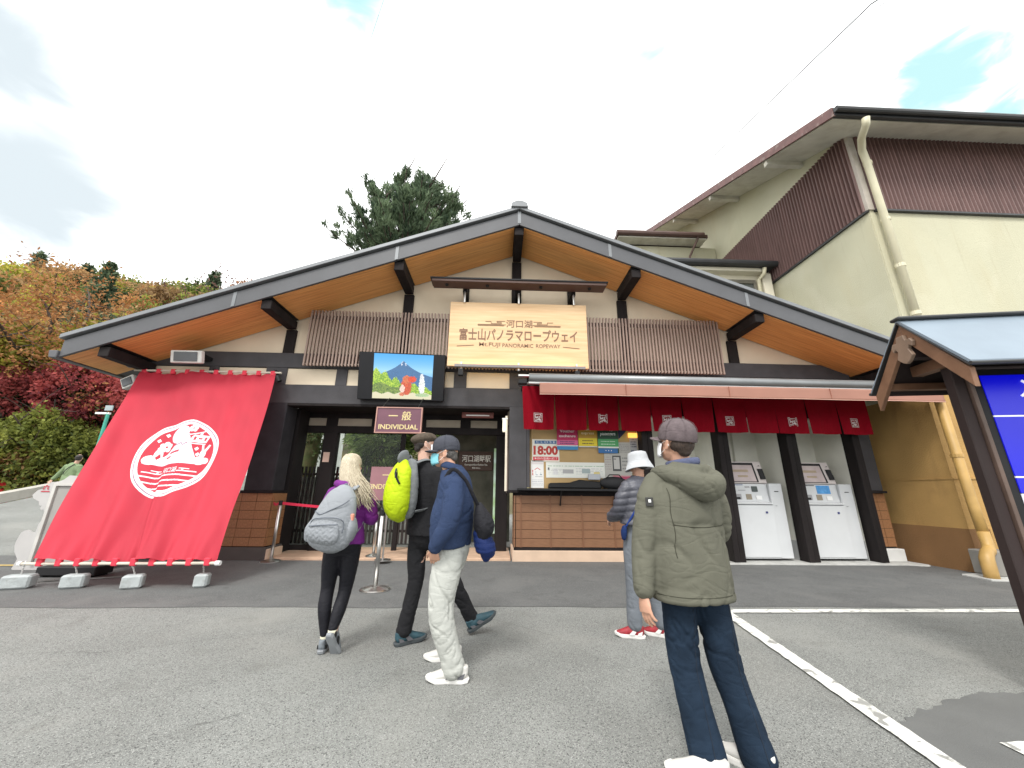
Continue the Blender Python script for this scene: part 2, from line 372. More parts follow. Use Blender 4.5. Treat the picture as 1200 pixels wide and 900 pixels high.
stains(YEL, .8, .35, (.46, .41, .26), .5, .75, (2.2, 2.2, .3)); stains(YEL, 3.5, .22, (.34, .30, .19), .60, .74, (3, 3, .18)); stains(YEL, .5, .3, (.62, .60, .48), .5, .6)
OCHRE = mat('ochre_stucco', (.41, .25, .085), .9, var=.12, vs=1.4, bump=.9, bs=45)
stains(OCHRE, 2, .4, (.27, .16, .06), .55, .72, (2, 2, .5))
BROWNP = mat('brown_plinth', (.22, .115, .045), .9, var=.12, vs=1.6, bump=.7, bs=45)
CORR = mat('corrugated_brown', (.145, .082, .074), .5, var=.16, vs=3, stretch=(3, 3, .4), metal=.1)
FASC = mat('roof_black', (.03, .031, .033), .5, var=.2)
SOFW = mat('soffit_white', (.62, .60, .52), .85, var=.1, vs=2.5); stains(SOFW, 3, .4, (.42, .38, .3), .5, .7)
DSP = mat('drainpipe_cream', (.60, .56, .40), .45, var=.06)

# ================================================================ ground
def sstep(a, b, x):
    t = max(0, min(1, (x-a)/(b-a))); return t*t*(3-2*t)
def gz(x, y):
    """terrain height: flat forecourt, uphill road at the left, hill behind"""
    s = .024*max(0, y-8)**2 if y < 13 else .6+.24*(y-13)
    s = min(s, 4+.1*y) if y < 30 else s
    z = s*sstep(-7.9, -10.5, x)
    z -= 1.0*sstep(-17.4, -18, x)*(1-sstep(17, 20, y))*sstep(9, 12, y)
    if y > 24:
        top = 38-.10*(x+110) if x < -20 else 29-.35*(x+20)
        top = max(top, 6)
        z += top*.92*sstep(24, 72, y) - (z-4 if z > 4 else 0)*sstep(24, 45, y)
    if y > 100: z += .05*(y-100)*0
    return z
xs = sorted(set([-400, -260, -180]+list(range(-140, -30, 6))+[-30+i*1.5 for i in range(0, 21)]+[.5*i for i in range(0, 1)]+list(range(4, 40, 6))+[60, 120, 200, 400]))
ys = sorted(set([-400, -150, -60, -25, -10, -4, 0, 4, 7]+[8+i for i in range(0, 20)]+list(range(30, 110, 5))+[140, 200, 400]))
V = [(x, y, gz(x, y)) for y in ys for x in xs]; nx = len(xs)
F = [(j*nx+i, j*nx+i+1, (j+1)*nx+i+1, (j+1)*nx+i) for j in range(len(ys)-1) for i in range(nx-1)]
g = MB().add(V, F); GR = mat('ground_earth', (.12, .105, .05), .95, var=.3, vs=.4)
me = g.mesh('ground'); ground = link('ground', me, [ASPH, GR]); tag(ground, kind='structure')
for p in me.polygons:
    c = p.center
    if c.y > 24 or c.x < -19.5: p.material_index = 1
    p.use_smooth = True
# newer asphalt strip along the station, its edge slightly ragged
def strip(name, pts, m, z): 
    o = MB().add([(x, y, z) for x, y in pts], [tuple(range(len(pts)))]).build(name, m, None); tag(o, kind='structure'); return o
rg = random.Random(3)
edge = [(-10+i*.35, 4.93+rg.uniform(-.012, .012)+.02*math.sin(i*.7)) for i in range(0, 66)]
strip('asphalt_pavement', [(-10, 8.4)]+edge+[(13.2, 8.4)], ASPH2, .004)
pe = [(2.42, 2.58), (2.6, 2.70), (2.79, 2.76), (3.1, 2.86), (3.37, 2.94), (3.75, 2.93), (4.3, 2.9), (4.6, 2.4), (4.4, 1.5), (3.0, 1.4), (2.2, 1.7), (2.33, 2.3)]
pe2 = []
for i, p in enumerate(pe):
    q = pe[(i+1) % len(pe)]
    for k in range(5): t = k/5; pe2.append((p[0]+(q[0]-p[0])*t+rg.uniform(-.02, .02), p[1]+(q[1]-p[1])*t+rg.uniform(-.02, .02)))
strip('asphalt_patch', pe2, mat('asphalt_patch', (.125, .128, .124), .9, var=.15, vs=1.6, bump=.5, bs=220), .0035)
def line_poly(a, b, w, z, m, name='painted_line'):
    a = Vector((*a, 0)); b = Vector((*b, 0)); d = (b-a).normalized(); n = Vector((-d.y, d.x, 0)); k = max(2, int((b-a).length/.06)); up = []; dn = []
    for i in range(k+1):
        p = a.lerp(b, i/k); up.append((p+n*(w/2+rg.uniform(-.005, .004))).to_tuple()[:2]); dn.append((p-n*(w/2+rg.uniform(-.005, .004))).to_tuple()[:2])
    V = [(x, y, z) for x, y in up]+[(x, y, z) for x, y in dn]; F = [(i, i+1, i+k+2, i+k+1) for i in range(k)]
    o = MB().add(V, F).build(name, m, None); tag(o, kind='structure'); return o
line_poly((2.52, 4.76), (8.2, 4.76), .13, .009, PAINT)
line_poly((2.64, 4.70), (2.14, 1.2), .125, .013, PAINT)
line_poly((2.78, 2.34), (4.2, 2.37), .13, .010, PAINT)
YP = mat('yellow_road_paint', (.45, .33, .12), .85, var=.2, vs=4)
o = MB().add([(x, y, gz(x, y)+.012) for x, y in ((-14.2, 7.1), (-8.0, 7.3), (-8.0, 7.42), (-14.2, 7.25))], [(0, 1, 2, 3)]).build('painted_line', YP, None); tag(o, kind='structure')
# thin cracks in the old asphalt
CRK = mat('crack_dark', (.045, .045, .042), .95)
def crack(pts, seed):
    q = random.Random(seed); P = []
    for a, b in zip(pts[:-1], pts[1:]):
        for k in range(14):
            t = k/14; P.append((a[0]+(b[0]-a[0])*t+q.uniform(-.018, .018), a[1]+(b[1]-a[1])*t+q.uniform(-.018, .018)))
    V = []; 
    for i, p in enumerate(P):
        w = q.uniform(.0002, .0020); V += [(p[0], p[1]-w, .0045), (p[0], p[1]+w, .0045)]
    F = [(2*i, 2*i+2, 2*i+3, 2*i+1) for i in range(len(P)-1)]
    o = MB().add(V, F).build('asphalt_crack', CRK, None, fix=False); tag(o, kind='structure')
crack([(-.25, 4.7), (.6, 4.0), (.9, 3.4), (1.9, 3.05)], 1); crack([(-1.9, 4.2), (-3.2, 3.7), (-4.6, 3.6)], 2); crack([(.35, 4.75), (-.05, 3.9)], 3)
crack([(1.6, 4.4), (2.0, 3.4), (1.7, 2.6), (1.9, 2.0)], 4); crack([(-2.2, 2.2), (-1.4, 2.9)], 5); crack([(-12, 8.0), (-9.5, 8.6)], 6)
# entrance floor and door sill
pbox('entrance_floor', FLOORT, None, -4.9, .30, 7.97, 9.45, -.05, .05, .01)['kind'] = 'structure'
pbox('path', mat('garden_paving', (.2, .2, .19), .8, var=.25, vs=6, bump=.3), None, -6.2, .4, 9.45, 12.0, -.05, .07, 0)['kind'] = 'structure'
pl = MB().prism([(3.12, 7.66), (8.05, 7.62), (8.22, 7.55), (8.33, 7.52), (8.40, 7.56), (8.42, 7.62), (8.40, 8.8), (3.12, 8.8)], 'z', -.05, .028).build('concrete_threshold', CONC, None, bev=.008); tag(pl, kind='structure')

# ================================================================ station building
ST = thing('station_building', 'wide gabled ropeway station with cedar soffit, cream plaster and dark timber frame', 'building', (.38, 8, 0))
SL = .383; AX = .38
def zs(x, apex=6.96): return apex-SL*abs(x-AX)
XL, XR = -8.26, 8.46
# roof body (upper sheet) with verge fascias, dark shadow gap and metal cap
top = [(XL, zs(XL)+.02), (AX, 6.98), (XR, zs(XR)+.02), (XR, zs(XR)+.33), (AX, 7.29), (XL, zs(XL)+.33)]
roof = MB().prism(top, 'y', 7.02, 9.9).build('roof', FASC, ST)
for sgn, xe in ((-1, XL), (1, XR)):
    L = abs(xe-AX); cuts = [0, L*.30, L*.66, L] if sgn < 0 else [0, L*.245, L*.60, L]
    for a, b in zip(cuts[:-1], cuts[1:]):
        a2 = a+.004; b2 = b-.004 if b < L else b
        xa, xb = AX+sgn*a2, AX+sgn*b2
        MB().prism([(xa, zs(xa)), (xb, zs(xb)), (xb, zs(xb)+.335), (xa, zs(xa)+.335)], 'y', 6.90, 6.95).build('verge_board', VERGE, ST, bev=.003)
        if b < L: MB().prism([(xb-sgn*.03, zs(xb-sgn*.03)+.012), (xb+sgn*.035, zs(xb+sgn*.035)+.012), (xb+sgn*.035, zs(xb+sgn*.035)+.33), (xb-sgn*.03, zs(xb-sgn*.03)+.33)], 'y', 6.893, 6.899).build('joint_cover', CAP, ST)
    xa, xb = AX, xe+sgn*.05
    MB().prism([(xa, zs(xa)+.345), (xb, zs(xb)+.345), (xb, zs(xb)+.372), (xa, zs(xa)+.372)], 'y', 6.95, 9.93).build('roof_underlay', BLACKM, ST)
    MB().prism([(xa, zs(xa)+.375), (xb, zs(xb)+.375), (xb, zs(xb)+.46), (xa, zs(xa)+.46)], 'y', 6.84, 9.96).build('roof_sheet', CAP, ST, bev=.006)
    # standing seams running down the slope
    for k in range(1, 8):
        y = 6.9+k*.42
        MB().prism([(xa, zs(xa)+.462), (xb, zs(xb)+.462), (xb, zs(xb)+.49), (xa, zs(xa)+.49)], 'y', y, y+.02).build('roof_seam', CAP, ST)
MB().prism([(AX-.19, 7.36), (AX+.19, 7.36), (AX+.17, 7.47), (AX+.05, 7.53), (AX-.05, 7.53), (AX-.17, 7.47)], 'y', 6.80, 10.0).build('ridge_cap', CAP, ST, bev=.01)
MB().prism([(AX-.035, 6.99), (AX+.035, 6.99), (AX+.035, 7.30), (AX-.035, 7.30)], 'y', 6.893, 6.899).build('joint_cover', CAP, ST)
# soffit boards: seven per bay, grain down the slope
offs = [0, 2.54, 5.10, 7.93]
rg = random.Random(5)
for sgn in (-1, 1):
    LL = abs((XL if sgn < 0 else XR)-AX)-.02
    bays = [(.11, 2.43), (2.65, 4.99), (5.21, 7.82), (8.04, LL)]
    for b0, b1 in bays:
        if b1-b0 < .1: continue
        for k in range(7):
            y0 = 6.955+k*.150; y1 = y0+.1455; dz = rg.uniform(0, .003); xa, xb = AX+sgn*b0, AX+sgn*b1
            MB().prism([(xa, zs(xa)-.004-dz), (xb, zs(xb)-.004-dz), (xb, zs(xb)+.018), (xa, zs(xa)+.018)], 'y', y0, min(y1, 8.0)).build('soffit_board', SOFF, ST)
    for off in offs:
        if sgn < 0 and off == 0: continue
        x = AX+sgn*off
        zt = zs(x)-.002-.11*SL
        p = MB().box(x-.10, x+.10, 6.965, 7.985, zt-.17, zt+.02).build('purlin', TIMB, ST, bev=.008)
# eave gutters running back
for xe, s in ((XL, -1), (XR, 1)):
    MB().prism([(xe, zs(xe)-.02), (xe+s*.14, zs(xe)-.02), (xe+s*.17, zs(xe)+.12), (xe, zs(xe)+.12)], 'y', 6.86, 9.9).build('gutter', VERGE, ST, bev=.01)
# gable wall: plaster panels between timber posts
YW = 8.03
posts = [AX+s*o for o in (7.93, 5.10, 2.54) for s in (-1,)]+[AX]+[AX+o for o in (2.54, 5.10)]
px = [-7.62]+[p for p in posts[1:]]+[8.1]
posts = posts[1:]
cols = [(-7.62, posts[0])]+list(zip(posts[:-1], posts[1:]))+[(posts[-1], 8.12)]
for a, b in cols:
    poly = [(a, 4.2), (b, 4.2), (b, zs(b)+.05)]
    if a < AX < b: poly.append((AX, 7.0))
    poly.append((a, zs(a)+.05))
    MB().prism(poly, 'y', YW, YW+.08).build('plaster_panel', CREAM, ST)
for x in posts:
    MB().box(x-.115, x+.115, 7.975, 8.12, 4.22, zs(x)-.24+.02).build('post', TIMB, ST, bev=.006)
    # post stub between the two beams
# upper beam (tie) and its end pieces
MB().box(-7.7, 8.14, 7.96, 8.14, 3.885, 4.225).build('tie_beam', BEAM, ST, bev=.006)
# small plaster panels under the tie beam
for a, b in ((-7.5, -6.32), (-6.12, -5.1), (-4.65, -3.58), (-3.34, -2.25), (-1.98, -1.0), (-.72, .235)):
    MB().box(a, b, 8.0, 8.06, 3.505, 3.872).build('plaster_panel', CREAM, ST)
for a, b in ((-7.7, -7.5), (-6.32, -6.12), (-5.1, -4.65), (-3.58, -3.34), (-2.25, -1.98), (-1.0, -.72), (.235, .62)):
    MB().box(a, b, 7.97, 8.08, 3.505, 3.883).build('stud', BEAM, ST, bev=.004)
MB().box(-7.7, .62, 7.962, 8.2, 3.085, 3.503).build('lintel', BEAM, ST, bev=.008)
MB().box(-4.5, .24, 8.2, 8.9, 3.07, 3.11).build('porch_ceiling', TIMB, ST)
MB().box(-4.52, .26, 7.955, 8.2, 3.035, 3.083).build('head_trim', TIMB, ST, bev=.004)
# left pillar: timber column over shingled base
MB().box(-5.06, -4.50, 7.95, 8.40, 1.28, 3.083).build('column', TIMBH, ST, bev=.012)
MB().box(-5.10, -4.46, 7.92, 8.45, 1.235, 1.285).build('column_collar', TIMB, ST, bev=.006)
pil = MB().box(-5.66, -4.47, 7.99, 8.46, .03, 1.235).build('pillar', TIMB, ST)
cells = []
for r in range(6):
    z = .245+.165*r
    for c in range(4):
        x = -5.66+.2975*c; w = .2975; cells.append((x+w/2+rg.uniform(-.003, .003), 7.98-rg.uniform(0, .008), z+.0825, w-.008, .03, .157))
    for c in range(2): cells.append((-4.462+rg.uniform(0, .006), 8.10+.235*c, z+.0825, .026, .225, .157))
cubes('shingle', TILEP, pil, cells)
MB().box(-5.72, -4.40, 7.93, 8.5, -.02, .23).build('pillar_base', mat('base_dark', (.07, .06, .055), .8), ST, bev=.01)
MB().box(-5.0, -4.36, 7.94, 8.46, -.02, .2).build('step', PLINTH, ST, bev=.01)
# wall left of the pillar, partly behind the banner: low wall with a window above
MB().box(-7.62, -5.66, 8.0, 8.15, -.02, 1.25).build('lower_wall', TIMB, ST)
MB().box(-7.62, -7.3, 7.98, 8.15, 1.25, 3.08).build('column', TIMBH, ST, bev=.008)
MB().box(-7.3, -5.06, 8.0, 8.12, 2.86, 3.08).build('window_head', TIMB, ST)
wf = MB().box(-6.15, -6.05, 8.0, 8.1, 1.25, 2.86).build('window', TIMB, ST)
MB().box(-7.3, -6.15, 8.04, 8.05, 1.25, 2.86).build('pane', GLASS, wf); MB().box(-6.05, -5.06, 8.04, 8.05, 1.25, 2.86).build('pane', GLASS, wf)
MB().box(-7.62, -7.5, 8.15, 9.85, -.02, 4.0).build('side_wall', CREAM, ST)
# central grey stem between entrance and ticket counter
MB().box(.245, .62, 7.94, 8.3, 1.33, 3.083).build('column', BEAM, ST, bev=.01)
MB().box(.21, .64, 7.9, 8.34, 1.285, 1.33).build('column_collar', TIMB, ST, bev=.006)
MB().box(.62, .68, 7.93, 7.99, 1.4, 3.4).build('window_jamb', BEAM, ST, bev=.004)
MB().box(.215, .243, 8.32, 8.9, 1.28, 3.07).build('side_board', mat('side_brown', (.16, .12, .10), .6), ST)
MB().box(.16, .205, 8.02, 8.06, 1.32, 2.9).build('pale_strip', mat('strip_cream', (.7, .62, .5), .6), ST)
# ticket counter: plinth, cladding planks, battens, black shelf
cl = MB().box(.385, 3.12, 8.0, 8.25, .15, 1.336).build('counter_wall', TIMB, ST)
cells = []
bat = [.385, .50, 1.10, 1.75, 2.40, 3.05]
for r in range(6):
    z = .255+.164*r
    for a, b in zip(bat[:-1], bat[1:]):
        cells.append(((a+b)/2, 7.985-rg.uniform(0, .006), z+.082, b-a-.03, .028, .156))
    for c in range(2): cells.append((.372, 8.13+.38*c, z+.082, .026, .37, .156))
cubes('cladding_plank', TILEW, cl, cells)
cubes('batten', mat('batten_brown', (.17, .075, .035), .6), cl, [(b, 7.965, .75, .03, .022, .99) for b in bat[1:-1]])
MB().box(.36, 3.14, 7.955, 8.0, .2, .25).build('counter_skirt', TIMB, ST)
MB().prism([(.33, 7.92), (3.16, 7.92), (3.16, 8.3), (.62, 8.3), (.62, 8.95), (.33, 8.95)], 'z', -.02, .20).build('counter_plinth', PLINTH, ST, bev=.008)
MB().box(.42, 3.14, 7.70, 8.03, 1.335, 1.38).build('counter_shelf', BLACKM, ST, bev=.006)
MB().bar((2.4, 7.96, 1.05), (2.4, 7.74, 1.335), .025, .025).build('shelf_bracket', BLACKM, ST)
MB().bar((1.3, 7.96, 1.05), (1.3, 7.74, 1.335), .025, .025).build('shelf_bracket', BLACKM, ST)
MB().box(.37, .62, 8.34, 8.95, .2, 1.3).build('counter_return', TIMB, ST)
# ticket window: tan board behind glass
MB().box(.68, 3.03, 8.02, 8.05, 1.38, 3.4).build('window_board', mat('tan_board', (.40, .27, .12), .75, var=.18, vs=1.5), ST)
MB().box(.62, 3.1, 8.03, 8.2, 3.35, 3.885).build('upper_wall', TIMB, ST)
# dark band above machines
MB().box(3.1, 8.14, 7.98, 8.2, 2.96, 3.885).build('upper_wall', TIMB, ST)
# machine alcoves
for a, b in ((3.03, 3.27), (4.66, 4.90), (6.16, 6.40), (7.62, 7.80)):
    m_ = (a+b)/2
    MB().box(a, m_-.006, 7.74, 8.0, .03, 3.2).build('column', TIMB, ST, bev=.006)
    MB().box(m_+.006, b, 7.76, 8.0, .03, 3.2).build('column', TIMB, ST, bev=.006)
    if b < 7.7 and a > 3.1: MB().box(a+.04, b-.04, 8.0, 8.8, .03, 2.95).build('partition_wall', WHITEW, ST)
MB().box(3.07, 3.23, 8.0, 8.8, .03, 2.95).build('partition_wall', WHITEW, ST)
MB().box(7.62, 7.80, 8.0, 8.8, .03, 2.95).build('partition_wall', WHITEW, ST)
for a, b in ((3.23, 4.70), (4.86, 6.20), (6.36, 7.62)):
    MB().box(a, b, 8.78, 8.85, .03, 2.95).build('alcove_back', WHITEW, ST)
    MB().box(a, b, 8.02, 8.78, 2.93, 2.96).build('alcove_ceiling', WHITEW, ST)
    MB().box(b-.012, b-.002, 8.0, 8.775, .03, .40).build('skirting', GREYT, ST)
    MB().box(b-.60, b-.592, 8.70, 8.78, .4, 2.93).build('corner_bead', WHITEW, ST)
# right end: grey post on shingled base
MB().box(7.84, 8.19, 7.9, 8.3, 1.40, 3.4).build('column', BEAM, ST, bev=.01)
MB().box(7.82, 8.22, 7.86, 8.33, 1.355, 1.40).build('column_collar', TIMB, ST)
pb = MB().box(7.86, 8.24, 7.98, 8.35, .28, 1.355).build('pillar', TIMB, ST)
cubes('shingle', TILEP, pb, [(7.86+.19*(c+.5), 7.97-rg.uniform(0, .006), .30+.175*(r+.5), .182, .026, .167) for r in range(6) for c in range(2)])
MB().box(7.83, 8.28, 7.86, 8.4, .03, .27).build('pillar_base', mat('base_white', (.6, .6, .58), .7, var=.1), ST, bev=.01)
# inner entrance frame at Y 8.9
IF = MB().box(-5.0, .25, 8.88, 9.0, 2.95, 3.11).build('inner_frame', TIMB, ST)
MB().box(-5.0, .25, 8.86, 9.0, 2.60, 2.76).build('transom_rail', TIMB, ST, bev=.004)
for a, b in ((-4.86, -4.06), (-3.80, -3.0), (-1.72, -.90), (-.66, -.02)):
    MB().box(a, b, 8.93, 8.95, 2.76, 2.95).build('transom_panel', mat('transom_cream', (.42, .36, .28), .8), ST)
for a, b in ((-5.0, -4.86), (-4.06, -3.80), (-3.0, -1.72), (-.90, -.66), (-.02, .25)):
    MB().box(a, b, 8.90, 8.98, 2.76, 2.95).build('transom_post', TIMB, ST)
MB().box(-4.05, -3.74, 8.84, 9.02, .05, 2.60).build('door_post', TIMB, ST, bev=.006)
MB().box(-2.28, -2.18, 8.9, 9.0, .05, 2.60).build('door_post', TIMB, ST, bev=.004)
MB().box(-.03, .24, 8.9, 9.0, .05, 2.60).build('door_post', TIMB, ST, bev=.004)
MB().box(-4.95, -4.05, 8.93, 8.97, .05, .16).build('bottom_rail', TIMB, ST)
gp = MB().box(-4.95, -4.06, 8.945, 8.952, .16, 2.60).build('glass_pane', GLASS, ST)
MB().box(-3.73, -2.29, 8.945, 8.952, .16, 2.60).build('glass_pane', GLASS, ST)
MB().box(-4.86, -4.46, 8.46, 8.9, -.02, 3.08).build('side_wall', TIMB, ST)
nt_ = MB().box(-3.99, -3.85, 8.825, 8.838, 1.92, 2.14).build('notice_paper', mat('notice_pink', (.6, .42, .34), .8), None, base=(-3.92, 8.83, 2.03))
tag(nt_, 'small square notice fixed to the dark door post behind the blonde woman', 'notice')
# slat screen across the gable
SC = thing('slat_screen', 'long brown vertical slat screen hung across the gable behind the screen and name board', 'screen', (.4, 7.8, 3.9))
n = 126; x0, x1 = -4.22, 5.05
gap_ = []
cells = []
for i in range(n):
    x = x0+(x1-x0)*i/(n-1); cells.append((x, 7.79, 4.535, .034, .05, 1.31))
cubes('slat', SLAT, SC, cells)
RAIL = mat('rail_brown', (.09, .05, .04), .6)
for z in (5.05, 4.08): MB().box(x0-.02, x1+.02, 7.818, 7.86, z-.04, z+.04).build('rail', RAIL, SC)
MB().box(x0, x1, 7.82, 7.85, 3.93, 3.95).build('rail', mat('lath_pale', (.55, .48, .4), .6), SC)
for x in (-3.9, -2.16, .38, 2.92, 4.8):
    for z in (5.05, 4.08): MB().box(x-.02, x+.02, 7.858, 8.03, z-.015, z+.015).build('bracket', BLACKM, SC)

# ================================================================ yellow hall at the right
YB = thing('hall_building', 'tall pale yellow stucco hall with brown corrugated band and black eaves', 'building', (12, 10, 0))
CX, CY = 8.56, 6.9
def rz(y): return 9.55+.46*(y-6.1)       # rake height of roof underside
XE = 22
def wall(name, m, z0, z1, off=0.): return MB().box(CX-off, XE, CY-off, CY+.3, z0, z1).build(name, m, YB)
# left wall as prism polygon in (y,z)
def lwall(name, m, poly, off=0.): return MB().prism(poly, 'x', CX-off, CX+.3).build(name, m, YB)
MB().prism([(CX, CY), (XE, CY), (XE, 21), (CX, 21)], 'z', 3.3, rz(CY)+.1).build('wall', YEL, YB)
lwall('gable_wall', YEL, [(CY+.02, 3.3), (21, 3.3), (21, rz(21)), (CY+.02, rz(CY+.02))], .012)
MB().prism([(CX-.004, CY-.004), (XE, CY-.004), (XE, 21), (CX-.004, 21)], 'z', 1.63, 3.3).build('lower_wall', OCHRE, YB)
MB().prism([(CX-.03, CY-.05), (XE, CY-.05), (XE, 21), (CX-.03, 21)], 'z', 1.615, 1.64).build('ledge', OCHRE, YB)
MB().prism([(CX-.02, CY-.03), (XE, CY-.03), (XE, 21), (CX-.02, 21)], 'z', .74, 1.615).build('plinth_upper', OCHRE, YB)
MB().prism([(CX-.035, CY-.045), (XE, CY-.045), (XE, 21), (CX-.035, 21)], 'z', -.1, .74).build('plinth', BROWNP, YB)
MB().box(CX+.35, XE, CY-.052, CY-.046, -.1, .74).build('plinth_face', OCHRE, YB)
# corrugated bands: real folded sheet
def corr(a, b, z0, z1, fn, n, name='corrugated_band'):
    mb = MB(); V = []
    for i in range(n*4+1):
        t = i/(n*4); d = [.0, .055, .055, .0][i % 4]; V.append(fn(t, d, z0)); V.append(fn(t, d, z1))
    F = [(2*i, 2*i+1, 2*i+3, 2*i+2) for i in range(n*4)]
    return mb.add(V, F).build(name, CORR, YB, fix=False)
corr(0, 1, 7.70, 9.93, lambda t, d, z: (CX+.12+(XE-CX-.12)*t, CY-.02-d, z), 125)
corr(0, 1, 7.70, 9.99, lambda t, d, z: (CX-.03-d, CY+.03+11*t, z), 112)
MB().box(CX-.05, CX+.10, CY-.035, CY+.04, 7.70, 9.93).build('corner_trim', mat('corner_grey', (.42, .38, .33), .6), YB)
MB().box(CX+.1, XE, CY-.075, CY, 7.655, 7.70).build('band_sill', FASC, YB)
MB().box(CX-.075, CX, CY, CY+11, 7.655, 7.70).build('band_sill', FASC, YB)
# roof: eave overhang at front, rake overhang at left
RX = 7.44
MB().prism([(6.15, rz(6.15)), (21, rz(21)), (21, rz(21)+.16), (6.15, rz(6.15)+.16)], 'x', RX+.03, XE).build('roof', FASC, YB)
MB().prism([(6.2, rz(6.2)-.035), (21, rz(21)-.035), (21, rz(21)-.005), (6.2, rz(6.2)-.005)], 'x', RX+.06, CX-.02).build('soffit', SOFW, YB)
MB().prism([(6.2, rz(6.2)-.035), (6.88, rz(6.88)-.035), (6.88, rz(6.88)-.005), (6.2, rz(6.2)-.005)], 'x', CX-.02, XE).build('soffit', SOFW, YB)
RAKE = mat('rake_maroon', (.16, .08, .075), .6, var=.25, vs=6); stains(RAKE, 5, .5, (.4, .34, .3), .58, .7)
MB().prism([(6.1, rz(6.1)-.03), (21, rz(21)-.03), (21, rz(21)+.22), (6.1, rz(6.1)+.22)], 'x', RX-.02, RX+.028).build('rake_board', RAKE, YB)
MB().box(RX, XE, 6.08, 6.145, rz(6.1)-.02, rz(6.1)+.19).build('fascia', FASC, YB, bev=.004)
g_ = MB().tube([(RX-.02, 6.02, 9.63), (XE, 6.02, 9.63)], .06, 10).build('gutter', FASC, YB, smooth=False)
for y in (8.2, 10.8, 13.4): 
    MB().box(RX+.05, CX, y-.06, y+.06, rz(y)-.2, rz(y)-.06).build('outrigger', SOFW, YB)
# drain pipe on the corner
dp = thing('drainpipe', 'cream drainpipe running down the corner of the yellow hall with joint rings', 'drainpipe', (8.72, 6.75, 3))
MB().tube([(8.08, 6.04, 9.42), (8.09, 6.08, 9.28), (8.32, 6.42, 9.30), (8.62, 6.72, 9.28), (8.70, 6.76, 8.95), (8.72, 6.77, 4.0)], .075, 12).build('pipe', DSP, dp, smooth=True)
for z in (8.9, 7.3, 6.1, 4.95): MB().tube([(8.72, 6.77, z), (8.72, 6.77, z+.08)], .086, 12).build('ring', DSP, dp)
dp = thing('drainpipe', 'ochre lower drainpipe ending in a fat elbow at the foot of the yellow hall', 'drainpipe', (8.45, 6.65, 0))
OP = mat('ochre_pipe', (.42, .26, .08), .5, var=.15, vs=4)
MB().tube([(8.55, 6.72, 4.2), (8.50, 6.66, 1.1), (8.47, 6.62, .66)], .075, 12).build('pipe', OP, dp, smooth=True)
MB().tube([(8.47, 6.62, .72), (8.46, 6.6, .50), (8.38, 6.55, .42), (8.22, 6.46, .40), (8.13, 6.42, .32), (8.11, 6.41, .1), (8.11, 6.41, -.02)], [.08, .08, .085, .085, .09, .09, .09], 14).build('elbow', OP, dp, smooth=True)
for z in (3.3, 2.0): MB().tube([(8.5+.05*(z-1)/3, 6.66+.02*(z-1), z), (8.5+.05*(z-1)/3, 6.66+.02*(z-1), z+.06)], .088, 12).build('ring', OP, dp)
o = MB().prism([(7.95, 6.3), (8.6, 6.22), (8.75, 6.5), (8.5, 6.84), (8.0, 6.75)], 'z', -.02, .03).build('drain_slab', CONC, None, base=(8.3, 6.5, 0), bev=.01)
tag(o, 'small mossy concrete slab under the ochre drainpipe elbow', 'slab')
o = MB().box(8.35, 8.85, 6.5, 6.84, .03, .42).build('drain_box', mat('box_grey', (.22, .21, .19), .7), None, base=(8.6, 6.6, .03), bev=.015)
tag(o, 'dark grey metal box on the drain slab beside the pipe elbow', 'box')

# annexes behind the station roof
AN = thing('annex_building', 'low cream annex with black gutter and wide glazed window behind the station roof', 'building', (6, 10.5, 0))
PALE = mat('annex_cream', (.66, .62, .50), .85, var=.05)
MB().box(3.2, 8.53, 10.05, 12.6, 4.5, 8.1).build('wall', PALE, AN)
MB().box(3.0, 8.45, 9.72, 12.7, 8.06, 8.22).build('roof', FASC, AN, bev=.01)
MB().tube([(3.0, 9.68, 8.13), (8.47, 9.68, 8.13)], .10, 10).build('gutter', FASC, AN)
MB().box(3.1, 8.2, 9.8, 10.05, 7.93, 8.05).build('eave_board', PALE, AN)
wn_ = MB().box(4.0, 7.95, 9.98, 10.04, 7.62, 7.74).build('window', mat('frame_olive', (.16, .15, .12), .5), AN)
for x in (4.0, 5.3, 6.6, 7.87): MB().box(x, x+.08, 9.98, 10.04, 6.2, 7.62).build('frame', MC['frame_olive'], wn_)
MB().box(4.0, 7.95, 9.99, 10.04, 6.95, 7.02).build('frame', MC['frame_olive'], wn_)
GDK = mat('glass_dark', (.10, .11, .10), .08, spec=.8, var=.3, vs=2)
for x in (4.08, 5.38, 6.68): MB().box(x, x+1.2, 10.03, 10.045, 6.2, 7.62).build('pane', GDK, wn_)
MB().tube([(8.1, 9.72, 8.02), (8.1, 9.78, 7.85), (8.02, 9.95, 7.72), (8.02, 9.95, 5.0)], .06, 10).build('downpipe', DSP, AN, smooth=True)
MB().box(8.12, 8.4, 9.9, 10.05, 5.0, 7.93).build('corner_post', PALE, AN)
A2 = thing('annex_building', 'small upper annex with brown gutter and white soffit against the hall gable', 'building', (6.2, 12.8, 0))
MB().box(4.9, 8.53, 12.5, 14.5, 8.2, 10.75).build('wall', YEL, A2)
MB().box(4.45, 8.0, 12.02, 14.6, 10.86, 11.0).build('roof', RAIL, A2)
MB().box(4.5, 7.95, 12.05, 12.5, 10.80, 10.85).build('soffit', SOFW, A2)
MB().tube([(4.42, 12.0, 10.95), (7.82, 12.0, 10.95)], .11, 10).build('gutter', RAIL, A2)
MB().tube([(7.6, 12.0, 10.85), (7.35, 12.3, 10.2), (7.3, 12.45, 9.6)], .04, 8).build('downpipe', RAIL, A2)
